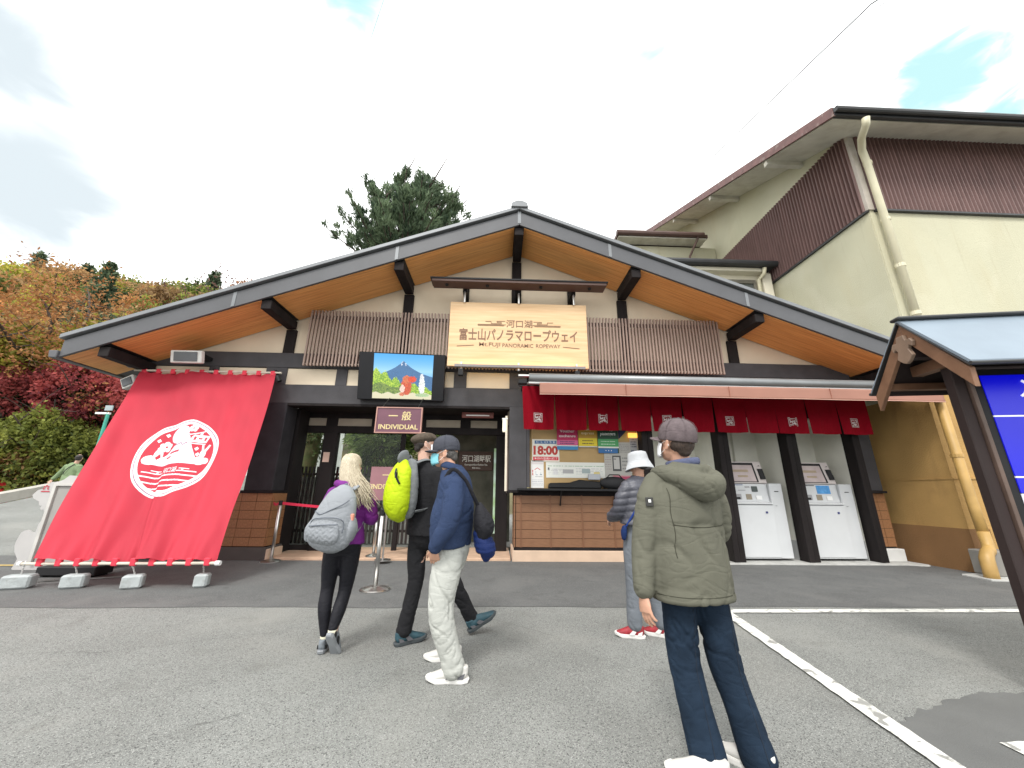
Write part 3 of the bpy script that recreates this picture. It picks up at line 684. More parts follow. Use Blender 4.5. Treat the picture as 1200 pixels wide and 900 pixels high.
# ================================================================ name board
SB = thing('name_board', 'large pale cedar name board with the ropeway name carved in brown letters', 'sign', (.41, 7.65, 3.9))
BW = mat('board_cedar', (.60, .385, .20), .55, col2=(.74, .52, .30), vs=3, stretch=(.35, 1, 5), bump=.1, bs=20)
MB().box(-1.125, 1.955, 7.63, 7.69, 3.895, 5.425).build('board', BW, SB, bev=.006)
LT = mat('letter_brown', (.20, .105, .06), .6)
text('河口湖', LT, SB, (.43, 7.628, 4.915), .20, .008)
text('富士山パノラマロープウェイ', LT, SB, (.415, 7.628, 4.64), .30, .016, width=2.62)
for w_, x_, wd_ in (('Mt.FUJI', -.22, .46), ('PANORAMIC', .40, .68), ('ROPEWAY', 1.07, .54)): text(w_, LT, SB, (x_, 7.628, 4.395), .125, .004, width=wd_)
def ribbon(mb, pts, w, y=7.626): 
    for a, b in zip(pts[:-1], pts[1:]): mb.bar((a[0], y, a[1]), (b[0], y, b[1]), w, .008, up=(0, -1, 0))
for s in (-1, 1):
    mb = MB(); ribbon(mb, [(.415+s*.98, 4.385), (.415+s*1.35, 4.355)], .012); mb.build('flourish', LT, SB)
    mb = MB(); c = .43+s*.30
    ribbon(mb, [(c, 4.885), (c+s*.62, 4.885), (c+s*.62, 4.86), (c+s*.04, 4.86)], .011)
    ribbon(mb, [(c+s*.02, 4.97), (c+s*.20, 4.97), (c+s*.20, 4.94), (c+s*.10, 4.94), (c+s*.10, 4.91), (c+s*.33, 4.91), (c+s*.33, 4.96), (c+s*.46, 4.96)], .010)
    mb.build('cloud_motif', LT, SB)
for x in (-.81, .415, 1.67):
    MB().tube([(x, 7.60, 5.40), (x, 7.60, 5.66)], .022, 8).build('hanger', STEEL, SB)
    MB().box(x-.018, x+.018, 7.56, 7.63, 3.80, 3.97).build('clamp', STEEL, SB)
    MB().box(x-.03, x+.03, 7.62, 8.0, 5.62, 5.68).build('arm', BLACKM, SB)
MB().box(-.95, 1.85, 7.50, 7.54, 3.84, 3.90).build('lower_rail', mat('rail_grey', (.22, .2, .2), .5), SB, bev=.004)
for x in (-.81, 1.67): MB().box(x-.05, x+.05, 7.5, 7.62, 3.66, 3.80).build('rail_foot', BLACKM, SB)
MB().box(-.9, 1.8, 7.545, 7.565, 3.865, 3.885).build('light_strip', mat('lamp_warm', (1, .8, .4), .5, emit=(1, .62, .22), estr=9), SB)
HB = thing('canopy_bar', 'dark timber bar with small downlights mounted above the cedar name board', 'bar', (.4, 7.5, 5.8))
MB().box(-1.52, 2.36, 7.28, 7.60, 5.74, 5.80).build('bar', RAIL, HB, bev=.006)
MB().box(-1.55, 2.39, 7.26, 7.63, 5.80, 5.83).build('cover', BLACKM, HB)
for x in (-.81, .415, 1.67): MB().box(x-.05, x+.05, 7.6, 8.0, 5.66, 5.78).build('arm', TIMB, HB)
for x in (-1.2, -.3, .9, 2.0): lathe([(.035, 0), (.04, .035)], 10, (x, 7.42, 5.705)).build('downlight', BLACKM, HB)
for x in (-.81, .415, 1.67): MB().box(x-.06, x+.06, 7.975, 8.02, 5.3, 6.0).build('backplate', TIMB, HB)

# ================================================================ video screen
TV = thing('video_screen', 'black outdoor screen showing a blue mountain above green bushes', 'screen', (-2.1, 7.8, 3.6))
def q4(name, P, m, parent, t=.0):
    return MB().add(P, [(0, 1, 2, 3)]).build(name, m, parent, fix=False)
a, b, c, d = [Vector(p) for p in ((-3.0, 7.80, 3.165), (-1.185, 7.80, 3.15), (-1.165, 7.65, 4.145), (-3.02, 7.65, 4.185))]
bk = Vector((0, .14, .02))
MB().add([a, b, c, d, a+bk, b+bk, c+bk, d+bk], [(0, 1, 2, 3), (7, 6, 5, 4), (0, 4, 5, 1), (1, 5, 6, 2), (2, 6, 7, 3), (3, 7, 4, 0)]).build('housing', mat('screen_black', (.008, .008, .010), .4, spec=.25), TV, bev=.008)
H_, Wd = 110, 142
yy, xx = np.meshgrid(np.linspace(0, 1, H_), np.linspace(0, 1, Wd), indexing='ij')
im = np.zeros((H_, Wd, 3)); im[:] = (.05, .40, .86)
im += (np.clip(1-abs(yy-.62)*2.2, 0, 1)**2)[..., None]*np.array((.30, .28, .08))
prof = .40+.53*np.exp(-np.abs(xx-.50)/.34)*.85
prof = np.minimum(prof, .905-.05*np.sin(xx*60)**2*.3)
rn = np.random.RandomState(2)
ns = rn.rand(H_//2+1, Wd//2+1).repeat(2, 0).repeat(2, 1)[:H_, :Wd]
mt = yy < prof; im[mt] = (np.array((.055, .17, .36))*(1+.25*(ns[mt][:, None]-.5)))
snow = mt & (yy > .80+.06*np.sin(xx*90)) & (abs(xx-.5) < .07) & (ns > .45); im[snow] = (.75, .8, .9)
bush = yy < (.50+.10*np.sin(xx*9+1)+.05*np.sin(xx*37)+.04*ns)*(1-.55*np.clip((xx-.42)*3, 0, 1))
g1 = np.stack([.16+.5*ns**2, .35+.5*ns**2, .02+.05*ns], -1); im[bush] = g1[bush]
low = yy < .30+.05*np.sin(xx*13); g2 = np.stack([.06+.25*ns, .13+.3*ns, .03+.05*ns], -1); im[low & bush & (xx < .5)] = g2[low & bush & (xx < .5)]
gr_ = yy < .12+.02*np.sin(xx*30); im[gr_] = (.75, .70, .48)
# plain red and white garden ornaments standing in front of the bushes
for cx_, cy_, rx_, ry_, col_ in ((.56, .26, .095, .19, (.62, .09, .03)), (.57, .43, .07, .09, (.66, .16, .06)), (.66, .44, .07, .07, (.75, .07, .02)), (.50, .22, .045, .09, (.9, .6, .5)), (.50, .10, .05, .04, (.7, .2, .1)), (.83, .30, .05, .22, (.85, .88, .84)), (.82, .50, .03, .07, (.8, .82, .82)), (.84, .09, .12, .04, (.4, .55, .3))):
    e = ((xx-cx_)/rx_)**2+((yy-cy_)/ry_)**2 < 1+.5*(ns-.5); im[e] = np.array(col_)*(1+.5*(ns[e][:, None]-.5))
def lerpq(a, b, c, d, off):
    A, B_, C_, D_ = [np.array(v) for v in (a, b, c, d)]
    def fn(u, v):
        u = u[..., None]; v = v[..., None]; return (A*(1-u)+B_*u)*(1-v)+(D_*(1-u)+C_*u)*v+np.array(off)
    return fn
la = lambda t, s: (a.lerp(b, t)).lerp(d.lerp(c, t), s)
print_sheet('picture', im, lerpq(la(.175, .025), la(.862, .025), la(.862, .975), la(.175, .975), (0, -.006, 0)), mat_attr('screen_picture', .3, emit=.72), TV)
MB().box(-2.6, -1.5, 7.9, 8.0, 3.3, 3.4).build('mount', BLACKM, TV); MB().box(-2.3, -2.2, 7.85, 8.0, 3.2, 4.0).build('mount', BLACKM, TV)

# ================================================================ hanging INDIVIDUAL sign
MAUVE = mat('sign_mauve', (.135, .05, .075), .4, var=.15); GOLD = mat('letter_gold', (.62, .50, .25), .5)
MAFR = mat('sign_frame', (.42, .22, .18), .5)
IS = thing('hanging_sign', 'mauve hanging sign reading INDIVIDUAL in gold letters over the entrance', 'sign', (-1.94, 7.3, 2.4))
MB().box(-2.385, -1.505, 7.3, 7.34, 2.395, 2.875).build('panel', MAUVE, IS, bev=.004)
for bx in ((-2.395, -1.495, 2.872, 2.892), (-2.395, -1.495, 2.378, 2.398), (-2.395, -2.372, 2.398, 2.872), (-1.518, -1.495, 2.398, 2.872)):
    MB().box(bx[0], bx[1], 7.285, 7.345, bx[2], bx[3]).build('frame', MAFR, IS)
text('一', GOLD, IS, (-2.06, 7.298, 2.72), .19, .014); text('般', GOLD, IS, (-1.80, 7.298, 2.72), .19, .014)
text('INDIVIDUAL', GOLD, IS, (-1.945, 7.298, 2.50), .13, .022, width=.76)
for x in (-2.3, -1.6): MB().tube([(x, 7.32, 2.88), (x, 7.75, 3.18), (x, 7.98, 3.2)], .008, 6).build('hanger', BLACKM, IS)
FS = thing('floor_sign', 'mauve floor sign reading INDIVIDUAL, half hidden behind the woman in purple', 'sign', (-2.1, 7.7, .05))
MB().box(-2.50, -1.72, 7.7, 7.73, 1.12, 1.76).build('panel', mat('sign_mauve_pale', (.26, .12, .135), .5), FS, bev=.004)
text('INDIVIDUAL', GOLD, FS, (-2.11, 7.698, 1.38), .13, .02, width=.70); text('一般', GOLD, FS, (-2.11, 7.698, 1.60), .16, .014)
MB().tube([(-2.11, 7.72, .06), (-2.11, 7.72, 1.12)], .018, 8).build('post', STEEL, FS); lathe([(.15, .05), (.15, .065), (.03, .08)], 20, (-2.11, 7.72, 0)).build('base', STEEL, FS)
# station name board inside, small rolled sign in the porch, wall lamp
NB = thing('station_sign', 'brown wooden board with white station name on the dark wall inside', 'sign', (-.5, 10.35, 1.8))
MB().box(-1.05, -.12, 10.36, 10.40, 1.85, 2.36).build('board', mat('dark_wood_sign', (.075, .04, .03), .6, var=.3, vs=9, stretch=(1, 1, 6)), NB, bev=.01)
WL = mat('letter_white', (.8, .8, .76), .6)
text('河口湖畔駅', WL, NB, (-.57, 10.357, 2.17), .2, .012, width=.78); text('Kawaguchiko-Kohan Sta.', WL, NB, (-.57, 10.357, 2.0), .07, .006, width=.62); text('標高 856m', WL, NB, (-.57, 10.357, 1.92), .05, .004)
MB().box(-1.4, .35, 10.42, 10.6, .0, 3.3).build('garden_wall', mat('mottled_wall', (.055, .058, .045), .9, col2=(.12, .12, .095), vs=3, bump=.7, bs=14), None, base=(-.5, 10.5, 0))
tag(bpy.data.objects['garden_wall'], 'dark mottled stone wall inside the entrance carrying the station name board', 'wall')
MB().box(-.08, -.03, 9.02, 9.3, .4, 2.3).build('poster_stand', mat('poster_green', (.25, .42, .12), .5, col2=(.6, .75, .7), vs=4), None, base=(-.05, 9.2, .4)); tag(bpy.data.objects['poster_stand'], 'narrow green and white panel at the right edge of the inner doorway', 'panel')
PR = thing('fabric_sign', 'small reddish rolled hanging board under the porch ceiling at the right', 'sign', (-.4, 8.3, 2.95))
MB().box(-.82, -.1, 8.3, 8.36, 2.90, 3.03).build('board', mat('sign_red', (.16, .04, .03), .5), PR, bev=.01)
MB().box(-.72, -.2, 8.29, 8.298, 2.94, 2.965).build('stripe', WL, PR)
WLm = thing('wall_lamp', 'small white box lamp on the porch side beside the grey column', 'lamp', (.18, 8.1, 2.5))
MB().box(.10, .20, 8.02, 8.14, 2.56, 2.82).build('shade', mat('lamp_white', (.8, .78, .7), .4, emit=(1, .9, .7), estr=.5), WLm, bev=.01)
MB().box(.09, .21, 8.01, 8.15, 2.82, 2.85).build('cap', WHITEM, WLm); MB().box(.2, .245, 8.05, 8.1, 2.66, 2.7).build('bracket', BLACKM, WLm)

# ================================================================ awning
AW = thing('awning', 'retractable awning with grey tube housing and salmon front flap over the ticket windows', 'awning', (4.5, 7.3, 3.2))
TUBE = mat('awning_grey', (.22, .23, .235), .35, metal=.4, var=.08)
MB().tube([(.56, 6.62, 3.352), (8.44, 6.62, 3.352)], .082, 14).build('housing_tube', TUBE, AW, smooth=True)
MB().box(.55, 8.42, 6.60, 6.68, 3.235, 3.272).build('front_rail', mat('rail_silver', (.5, .5, .49), .3, metal=.6), AW, bev=.004)
MB().box(.36, .56, 6.58, 6.66, 3.37, 3.40).build('end_bracket', STEEL, AW); MB().box(.36, .52, 6.56, 6.7, 3.22, 3.30).build('end_bracket', BLACKM, AW, bev=.01)
SAL = mat('awning_salmon', (.30, .145, .105), .8, var=.07, vs=2, bump=.15, bs=200)
MB().add([(.70, 6.70, 3.30), (8.45, 6.70, 3.30), (8.45, 7.93, 3.74), (.70, 7.93, 3.74)], [(0, 1, 2, 3)]).build('canopy_cloth', SAL, AW, fix=False)
def flap():
    nx_, nz = 160, 6; V = []; xj = [2.95, 4.9, 6.9]
    for j in range(nz+1):
        for i in range(nx_+1):
            x = .75+(8.47-.75)*i/nx_; t = j/nz; z = 3.245-.225*t+.006*math.sin(x*2.1)*t
            V.append((x, 6.57-.02*t+.010*t*math.sin(x*3.1)+.004*math.sin(x*11), z))
    F = [(j*(nx_+1)+i, j*(nx_+1)+i+1, (j+1)*(nx_+1)+i+1, (j+1)*(nx_+1)+i) for j in range(nz) for i in range(nx_)]
    o = MB().add(V, F).build('flap', SAL, AW, fix=False, smooth=True); sm = o.modifiers.new('s', 'SOLIDIFY'); sm.thickness = .004
    hem = MB().tube([(.75+i*.3, 6.545+.010*math.sin((.75+i*.3)*3.1), 3.022) for i in range(26)]+[(8.47, 6.55, 3.022)], .006, 6).build('hem', mat('salmon_hem', (.65, .38, .30), .7), AW)
    for x in (2.35, 4.3, 6.25): MB().box(x-.004, x+.004, 6.545, 6.562, 3.03, 3.24).build('seam', mat('salmon_seam', (.30, .12, .08), .8), AW)
flap()
for x in (.62, 4.4, 8.1): 
    MB().bar((x, 7.95, 3.62), (x, 6.75, 3.30), .04, .05).build('arm', TUBE, AW)
# ================================================================ noren curtains
NR = thing('noren_curtain', 'long dark red noren curtain of eleven slit panels with small white crests', 'curtain', (4.2, 7.6, 2.5))
NRED = mat('noren_red', (.22, .002, .010), .85, var=.08, vs=3, bump=.25, bs=300, spec=.1)
MB().tube([(.44, 7.60, 3.47), (7.95, 7.60, 3.47)], .018, 10).build('rod', BLACKM, NR)
for x in (.5, 2.9, 5.4, 7.8): MB().box(x-.01, x+.01, 7.6, 7.97, 3.46, 3.49).build('rod_bracket', BLACKM, NR)
crest = [[(-.9, .9), (.2, .9), (.2, .7), (-.7, .7), (-.7, .1), (-.9, .1)], [(.35, .9), (.9, .9), (.9, -.1), (.72, -.1), (.72, .72), (.35, .72)], [(-.9, -.1), (-.6, .3), (-.3, .1), (-.1, .45), (.1, .2), (-.05, -.1), (-.35, -.3), (-.6, -.1), (-.9, -.35)], [(-.5, -.5), (.1, -.3), (.3, .5), (.5, .35), (.4, -.3), (.8, -.35), (.8, -.55), (.42, -.6), (.4, -.9), (.2, -.9), (.2, -.6), (-.5, -.7)], [(-.9, -.6), (-.65, -.6), (-.65, -.75), (-.1, -.8), (-.1, -.95), (-.9, -.95)], [(.55, -.7), (.9, -.7), (.9, -.95), (.55, -.95)]]
rg = random.Random(11)
for k in range(11):
    xa = .50+.677*k; xb = xa+.677; nxp, nzp = 22, 24; ph = rg.uniform(0, 6); gl = rg.uniform(.015, .04); gr2 = rg.uniform(.015, .04)
    def pf(u, v, xa=xa, xb=xb, ph=ph, gl=gl, gr2=gr2):
        sl_ = max(0, 1-v/.85)
        x = xa+(xb-xa)*u+gl*(1-u)**3*sl_-gr2*u**3*sl_
        y = 7.585+.022*math.sin(u*7+ph)*(1-v*.6)+.012*math.sin(u*17+ph*2)*(1-v)-.02*(1-v)*abs(2*u-1)**2
        return (x, y, 2.545+.92*v+.008*math.sin(u*3.14)*-1*(1-v))
    V = [pf(i/nxp, j/nzp) for j in range(nzp+1) for i in range(nxp+1)]
    F = [(j*(nxp+1)+i, j*(nxp+1)+i+1, (j+1)*(nxp+1)+i+1, (j+1)*(nxp+1)+i) for j in range(nzp) for i in range(nxp)]
    o = MB().add(V, F).build('curtain_panel', NRED, NR, fix=False, smooth=True)
    if k % 2 == 0:
        mb = MB(); cx_, cz_ = .48, .27; s_ = .078; NP = mat('noren_white', (.66, .60, .58), .8)
        def onp(px_, pz_, off=-.009): u = cx_+px_*s_/.677; v = cz_+pz_*s_/.92; p = pf(u, v); return (p[0], p[1]+off, p[2])
        for poly in crest: mb.add([onp(*p) for p in poly], [tuple(range(len(poly)))])
        for r_ in ([(-1.2, 1.2), (1.2, 1.2), (1.2, 1.08), (-1.2, 1.08)], [(-1.2, -1.2), (1.2, -1.2), (1.2, -1.08), (-1.2, -1.08)], [(-1.2, 1.08), (-1.08, 1.08), (-1.08, -1.08), (-1.2, -1.08)], [(1.2, 1.08), (1.08, 1.08), (1.08, -1.08), (1.2, -1.08)]):
            mb.add([onp(*p) for p in r_], [(0, 1, 2, 3)])
        mb.build('crest', NP, o, fix=False)

# ================================================================ big red banner
BN = thing('banner', 'huge sloping red banner with round white mountain emblem stretched from wall to ground', 'banner', (-5.3, 6.8, 0))
TLb, TRb, BLb, BRb = [np.array(p) for p in ((-7.573, 7.8, 3.66), (-4.747, 7.8, 3.665), (-6.26, 5.8, .34), (-3.905, 5.8, .355))]
def bfn(u, v):
    u = u[..., None]; v = v[..., None]
    P = (BLb*(1-u)+BRb*u)*(1-v)+(TLb*(1-u)+TRb*u)*v
    n = np.array((-.05, -.86, .5))*1.5; u_, v_ = u[..., 0], v[..., 0]
    w = .032*np.sin(u_*23+v_*1.5+.8*np.sin(v_*4))*(1-v_)**.7+.016*np.sin(u_*41-v_*2+1)*(1-v_)**1.5+.02*np.sin(u_*11+v_*3)
    w += .005*np.sin(u_*61+v_*6+2*np.sin(v_*3))*np.clip(1-abs(v_-.5)*1.6, 0, 1)+.013*np.sin((u_+v_*.35)*19)*(.3+.7*np.clip(abs(v_-.46)*4-.4, 0, 1))
    w += .040*np.exp(-((u_-.56+.28*(v_-.0))/.022)**2)*np.clip(1-v_/.45, 0, 1)-.03*np.exp(-((u_-.53+.26*v_)/.02)**2)*np.clip(1-v_/.4, 0, 1)
    w += .012*np.sin(u_*78)*np.clip(1-v_*9, 0, 1)+.010*np.sin(u_*70)*np.clip((v_-.93)*14, 0, 1)
    w -= .16*np.sin(np.pi*v_)*np.sin(np.pi*np.clip(u_, 0, 1))*.35
    P = P+n*w[..., None]
    dx = .03*np.sin(np.pi*v_)*(u_ > .9)*(u_-.9)*10 - .035*np.sin(v_*9)*np.clip((u_-.93)*14, 0, 1)*np.clip(1-v_*1.8, 0, 1)
    P[..., 0] += dx
    return P
def dense(a, b, n0, n1, n2): return np.concatenate([np.linspace(0, a, n0, endpoint=False), np.linspace(a, b, n1, endpoint=False), np.linspace(b, 1, n2+1)])
UG, VG = dense(.24, .78, 30, 360, 30), dense(.25, .675, 45, 330, 50); NXb, NYb = len(UG)-1, len(VG)-1
vv, uu_ = np.meshgrid((VG[1:]+VG[:-1])/2, (UG[1:]+UG[:-1])/2, indexing='ij')
ex = (uu_-.502)/.262; ey = (vv-.462)/.205; rr_ = np.hypot(ex, ey)
red = np.array((.52, .030, .056)); wh = np.array((.86, .87, .90)); pale = np.array((.70, .77, .85))
rgb = np.zeros((NYb, NXb, 3)); rgb[:] = red
rgb *= (1+.05*np.sin(uu_*9+vv*2)+.035*np.sin(uu_*31+vv*5)*np.sin(vv*13+uu_*7)+.03*np.sin(vv*41+uu_*17)*np.sin(uu_*23))[..., None]
rgb[rr_ < 1] = wh; rgb[(rr_ < .955) & (rr_ > .935)] = (.30, .12, .2); 
ins = rr_ < .86; rgb[ins] = red
P_ = lambda pts: in_poly(ex, ey, pts)
rgb[((ex+.10)**2+((ey-.60))**2 < .25**2) & ins] = pale
mtn = P_([(-.78, -.20), (-.38, .03), (-.3, .10), (-.12, .32), (-.05, .56), (.20, .53), (.34, .22), (.62, -.22)]); rgb[mtn & ins] = pale
rgb[P_([(-.14, .305), (.02, .36), (.08, .29), (.16, .33), (.25, .34), (.25, .315), (.16, .30), (.08, .262), (.02, .33), (-.14, .28)])] = (.35, .12, .2)
rgb[P_([(-.22, .12), (.05, .16), (.05, .10), (-.22, .07)]) | P_([(-.42, -.02), (-.14, .03), (-.14, -.02), (-.42, -.07)])] = red
rgb[P_([(-.12, .60), (-.02, .585), (.22, .575), (.58, .73), (.58, .70), (.22, .545), (-.02, .555)])] = wh
rgb[P_([(.26, .50), (.30, .57), (.66, .57), (.62, .36), (.22, .36)]) ] = wh
for poly in ([(.30, .42), (.31, .52), (.36, .52), (.35, .42)], [(.41, .45), (.41, .49), (.50, .49), (.50, .45)], [(.55, .42), (.56, .52), (.61, .52), (.60, .42)]): rgb[P_(poly)] = red
rgb[P_([(.40, .56), (.44, .67), (.47, .67), (.47, .56)]) | P_([(.20, .31), (.20, .335), (.62, .335), (.62, .31)])] = wh
def flower(cx, cy, r):
    for k in range(5):
        t = math.pi*2*k/5+.4; m_ = ((ex-cx-r*.55*math.cos(t))**2+(ey-cy-r*.55*math.sin(t))**2) < (r*.42)**2; rgb[m_] = wh
    rgb[((ex-cx)**2+(ey-cy)**2) < (r*.18)**2] = red
flower(-.40, .29, .15); flower(.22, .74, .11)
for cx, cy in ((-.46, .60), (-.60, .42), (.46, .19), (.53, .04)): rgb[(abs(ex-cx)+abs(ey-cy)) < .055] = wh
# plain mounds at both sides
for cx, cy, ax_, ay_ in ((-.64, -.10, .17, .12), (-.50, .04, .09, .17), (-.50, .20, .06, .07), (-.36, -.06, .09, .08), (.62, -.12, .13, .11), (.64, .06, .06, .12), (.74, -.1, .07, .08)): rgb[(((ex-cx)/ax_)**2+((ey-cy)/ay_)**2 < 1) & (rr_ < .9)] = wh
rgb[P_([(.64, .14), (.70, .34), (.74, .33), (.69, .13)]) & (rr_ < .88)] = wh; rgb[P_([(.60, .14), (.56, .30), (.60, .31), (.65, .14)])] = wh
rgb[P_([(-.54, -.02), (-.47, .10), (-.44, .0), (-.50, -.08)])] = red
for y0 in (-.50, -.63, -.76): rgb[(abs(ey-y0-.012*np.cos(ex*6)) < .016) & (rr_ < .88)] = wh
for s in (-1, 1): rgb[(abs(ey+.405) < .012) & (s*ex > .22) & (s*ex < .68)] = wh; rgb[(abs(ey+.345) < .010) & (s*ex > .26) & (s*ex < .5)] = wh; rgb[(abs(ey+.375) < .03) & (abs(s*ex-.36) < .02)] = wh
me_ = text_mesh('河口湖', .14, .012); xs_ = [v.co.x for v in me_.vertices]; ys_ = [v.co.y for v in me_.vertices]
mx_, my_ = (max(xs_)+min(xs_))/2, (max(ys_)+min(ys_))/2
for v in me_.vertices: v.co.x = (v.co.x-mx_)*.95; v.co.y = (v.co.y-my_)-.37
g_ = tri_raster(me_, 800, 800, -1, 1, -1, 1); ii_ = np.clip(((ex+1)*400).astype(int), 0, 799); jj_ = np.clip(((ey+1)*400).astype(int), 0, 799)
rgb[g_[jj_, ii_] & (rr_ < .8)] = wh
BM = mat_attr('banner_cloth', .75, bump=.2, bs=500)
t_ = BM.node_tree; b_ = t_.nodes['Principled BSDF']; trn = t_.nodes.new('ShaderNodeBsdfTranslucent'); mxs = t_.nodes.new('ShaderNodeMixShader'); mxs.inputs[0].default_value = .25
t_.links.new(t_.nodes['Attribute'].outputs['Color'], trn.inputs[0]); t_.links.new(b_.outputs[0], mxs.inputs[1]); t_.links.new(trn.outputs[0], mxs.inputs[2]); t_.links.new(mxs.outputs[0], t_.nodes['Material Output'].inputs[0])
print_sheet('cloth', rgb, lambda u, v: bfn(*np.meshgrid(UG, VG)), BM, BN, smooth=True)
TAB = mat('banner_tab', (.66, .04, .07), .8)
for k in range(10):
    u = .03+.94*k/9; p = TLb*(1-u)+TRb*u; MB().box(p[0]-.045, p[0]+.045, p[1]-.03, p[1]+.03, p[2]-.03, p[2]+.075).build('tab', TAB, BN, bev=.01)
    p = BLb*(1-u)+BRb*u; MB().box(p[0]-.04, p[0]+.04, p[1]-.025, p[1]+.025, p[2]-.07, p[2]+.03).build('tab', TAB, BN, bev=.01)
PALEM = mat('bar_pale', (.55, .5, .42), .5)
MB().tube([(-7.70, 7.8, 3.70), (-4.66, 7.8, 3.705)], .022, 10).build('top_bar', PALEM, BN)
MB().tube([(-6.44, 5.8, .30), (-3.82, 5.8, .318)], .020, 10).build('bottom_bar', PALEM, BN)
MB().tube([(-6.46, 5.8, .302), (-6.42, 5.8, .302)], .032, 10).build('bar_end', WHITEM, BN); MB().tube([(-3.86, 5.8, .318), (-3.80, 5.8, .318)], .032, 10).build('bar_end', WHITEM, BN)
for x in (-7.4, -6.1, -4.82): MB().box(x-.02, x+.02, 7.82, 8.0, 3.70, 3.78).build('wall_bracket', BLACKM, BN)
MB().tube([(-4.70, 7.75, 3.62), (-4.64, 7.75, 3.50)], .05, 10).build('winch', BLACKM, BN)
# concrete weights with chains
GREYC = mat('weight_grey', (.37, .40, .40), .8, var=.18, vs=7, bump=.5, bs=40); stains(GREYC, 8, .4, (.2, .2, .19), .58, .7)
WG = [(-6.36, 5.78, .30, .30, .17, -6.38, 'leftmost grey concrete weight below the red banner beside the cut-out board'),
      (-5.68, 5.82, .30, .25, .16, -5.72, 'grey concrete weight second from the left below the red banner'),
      (-4.90, 5.80, .42, .22, .16, -4.97, 'grey concrete weight third from the left below the red banner'),
      (-4.05, 5.88, .30, .16, .16, -4.02, 'smallest grey concrete weight below the right corner of the red banner')]
for x, y, a, lx, ly, hx, lab in WG:
    t = thing('concrete_weight', lab, 'weight', (x, y, 0), 'concrete weights holding the banner')
    M_ = Matrix.Rotation(a, 3, 'Z')
    MB().obox((x, y, .09), (lx, ly, .165), M_).build('block', GREYC, t, bev=.022)
    pts = [Vector((x, y, .17)).lerp(Vector((hx, 5.8, .30)), k/8) for k in range(9)]
    mb = MB()
    for k in range(8):
        c = (pts[k]+pts[k+1])/2; d = (pts[k+1]-pts[k]).normalized(); o_ = Vector((0, 1, 0)) if k % 2 else Vector((1, 0, 0)); 
        s_ = d.cross(o_).normalized()*.009; h = d*.013
        mb.tube([c-h-s_*.3, c-h+s_*.5, c-s_*-1, c+h+s_*.5, c+h-s_*.5, c-s_, c-h-s_*.3], .0032, 5)
    mb.build('chain', mat('chain_silver', (.6, .6, .58), .35, metal=.8), t)
    MB().tube([(hx, 5.8, .335), (hx+.02, 5.785, .30), (hx, 5.8, .265)], .008, 6).build('hook', MC['chain_silver'], t)
# cut-out photo board and its dark stand
CB = thing('cutout_board', 'grey back of a cut-out photo board standing behind the red banner', 'board', (-7.3, 7.0, 0))
pts = [(-7.85, 0.0), (-7.888, 0.014), (-7.85, 0.167), (-7.928, 0.27), (-7.965, .37), (-7.962, 0.453), (-7.929, 0.572), (-7.88, .605), (-7.834, 0.613), (-7.77, .575), (-7.709, 0.567), (-7.70, .63), (-7.703, 0.708), (-7.67, .76), (-7.663, 0.83), (-7.665, .89), (-7.7, 0.94), (-7.74, .93), (-7.765, .965), (-7.75, 1.0), (-7.80, 1.01), (-7.82, 1.07), (-7.869, 1.09), (-7.93, 1.12), (-7.964, 1.174), (-7.895, 1.259), (-7.83, 1.274), (-7.72, 1.393), (-7.628, 1.39), (-7.529, 1.434), (-7.453, 1.507), (-7.36, 1.50), (-7.254, 1.466), (-7.1, 1.50), (-6.914, 1.528), (-6.6, 1.3), (-6.416, 0.0)]
BG_ = mat('board_grey', (.44, .43, .42), .8, var=.06)
MB().prism(pts, 'y', 7.0, 7.03).build('board', BG_, CB)
for bx in ((-7.62, -7.57, .1, 1.38), (-6.60, -6.55, .1, 1.38), (-7.57, -6.60, 1.33, 1.38)): MB().box(bx[0], bx[1], 6.95, 6.998, bx[2], bx[3]).build('frame', mat('frame_pale', (.50, .49, .46), .6), CB)
MB().box(-7.565, -6.60, 6.985, 6.998, .1, 1.32).build('back_panel', mat('panel_grey', (.33, .32, .30), .8), CB)
mb = MB()
for k in range(5):
    t = R(-20+k*55); c = Vector((-7.77, 6.992, 1.29)); d = Vector((math.cos(t), 0, math.sin(t))); mb.add([c+d*.012, c+d*.04+Vector((-d.z, 0, d.x))*.014, c+d*.058, c+d*.04-Vector((-d.z, 0, d.x))*.014], [(0, 1, 2, 3)])
mb.add([(-7.84, 6.992, 1.225), (-7.69, 6.992, 1.225), (-7.70, 6.992, 1.243), (-7.83, 6.992, 1.243)], [(0, 1, 2, 3)])
mb.build('emblem', mat('emblem_red', (.45, .03, .05), .7), CB, fix=False)
for x in (-7.4, -6.7): MB().bar((x, 7.03, 1.0), (x, 7.5, .02), .04, .04).build('strut', BG_, CB)
DB = thing('dark_planter', 'low black trough lying on the ground under the red banner bar', 'trough', (-6.4, 6.5, 0))
MB().box(-6.88, -6.02, 6.42, 6.72, .03, .15).build('trough', BLACKM, DB, bev=.01)
for x in (-6.8, -6.1): MB().box(x-.02, x+.02, 6.45, 6.7, 0, .03).build('foot', BLACKM, DB)
o = MB().bar((-6.9, 6.0, .018), (-5.5, 6.5, .018), .05, .012).build('metal_strip', STEEL, None, base=(-6.2, 6.25, 0)); tag(o, 'thin metal strip lying on the asphalt behind the weights', 'strip')
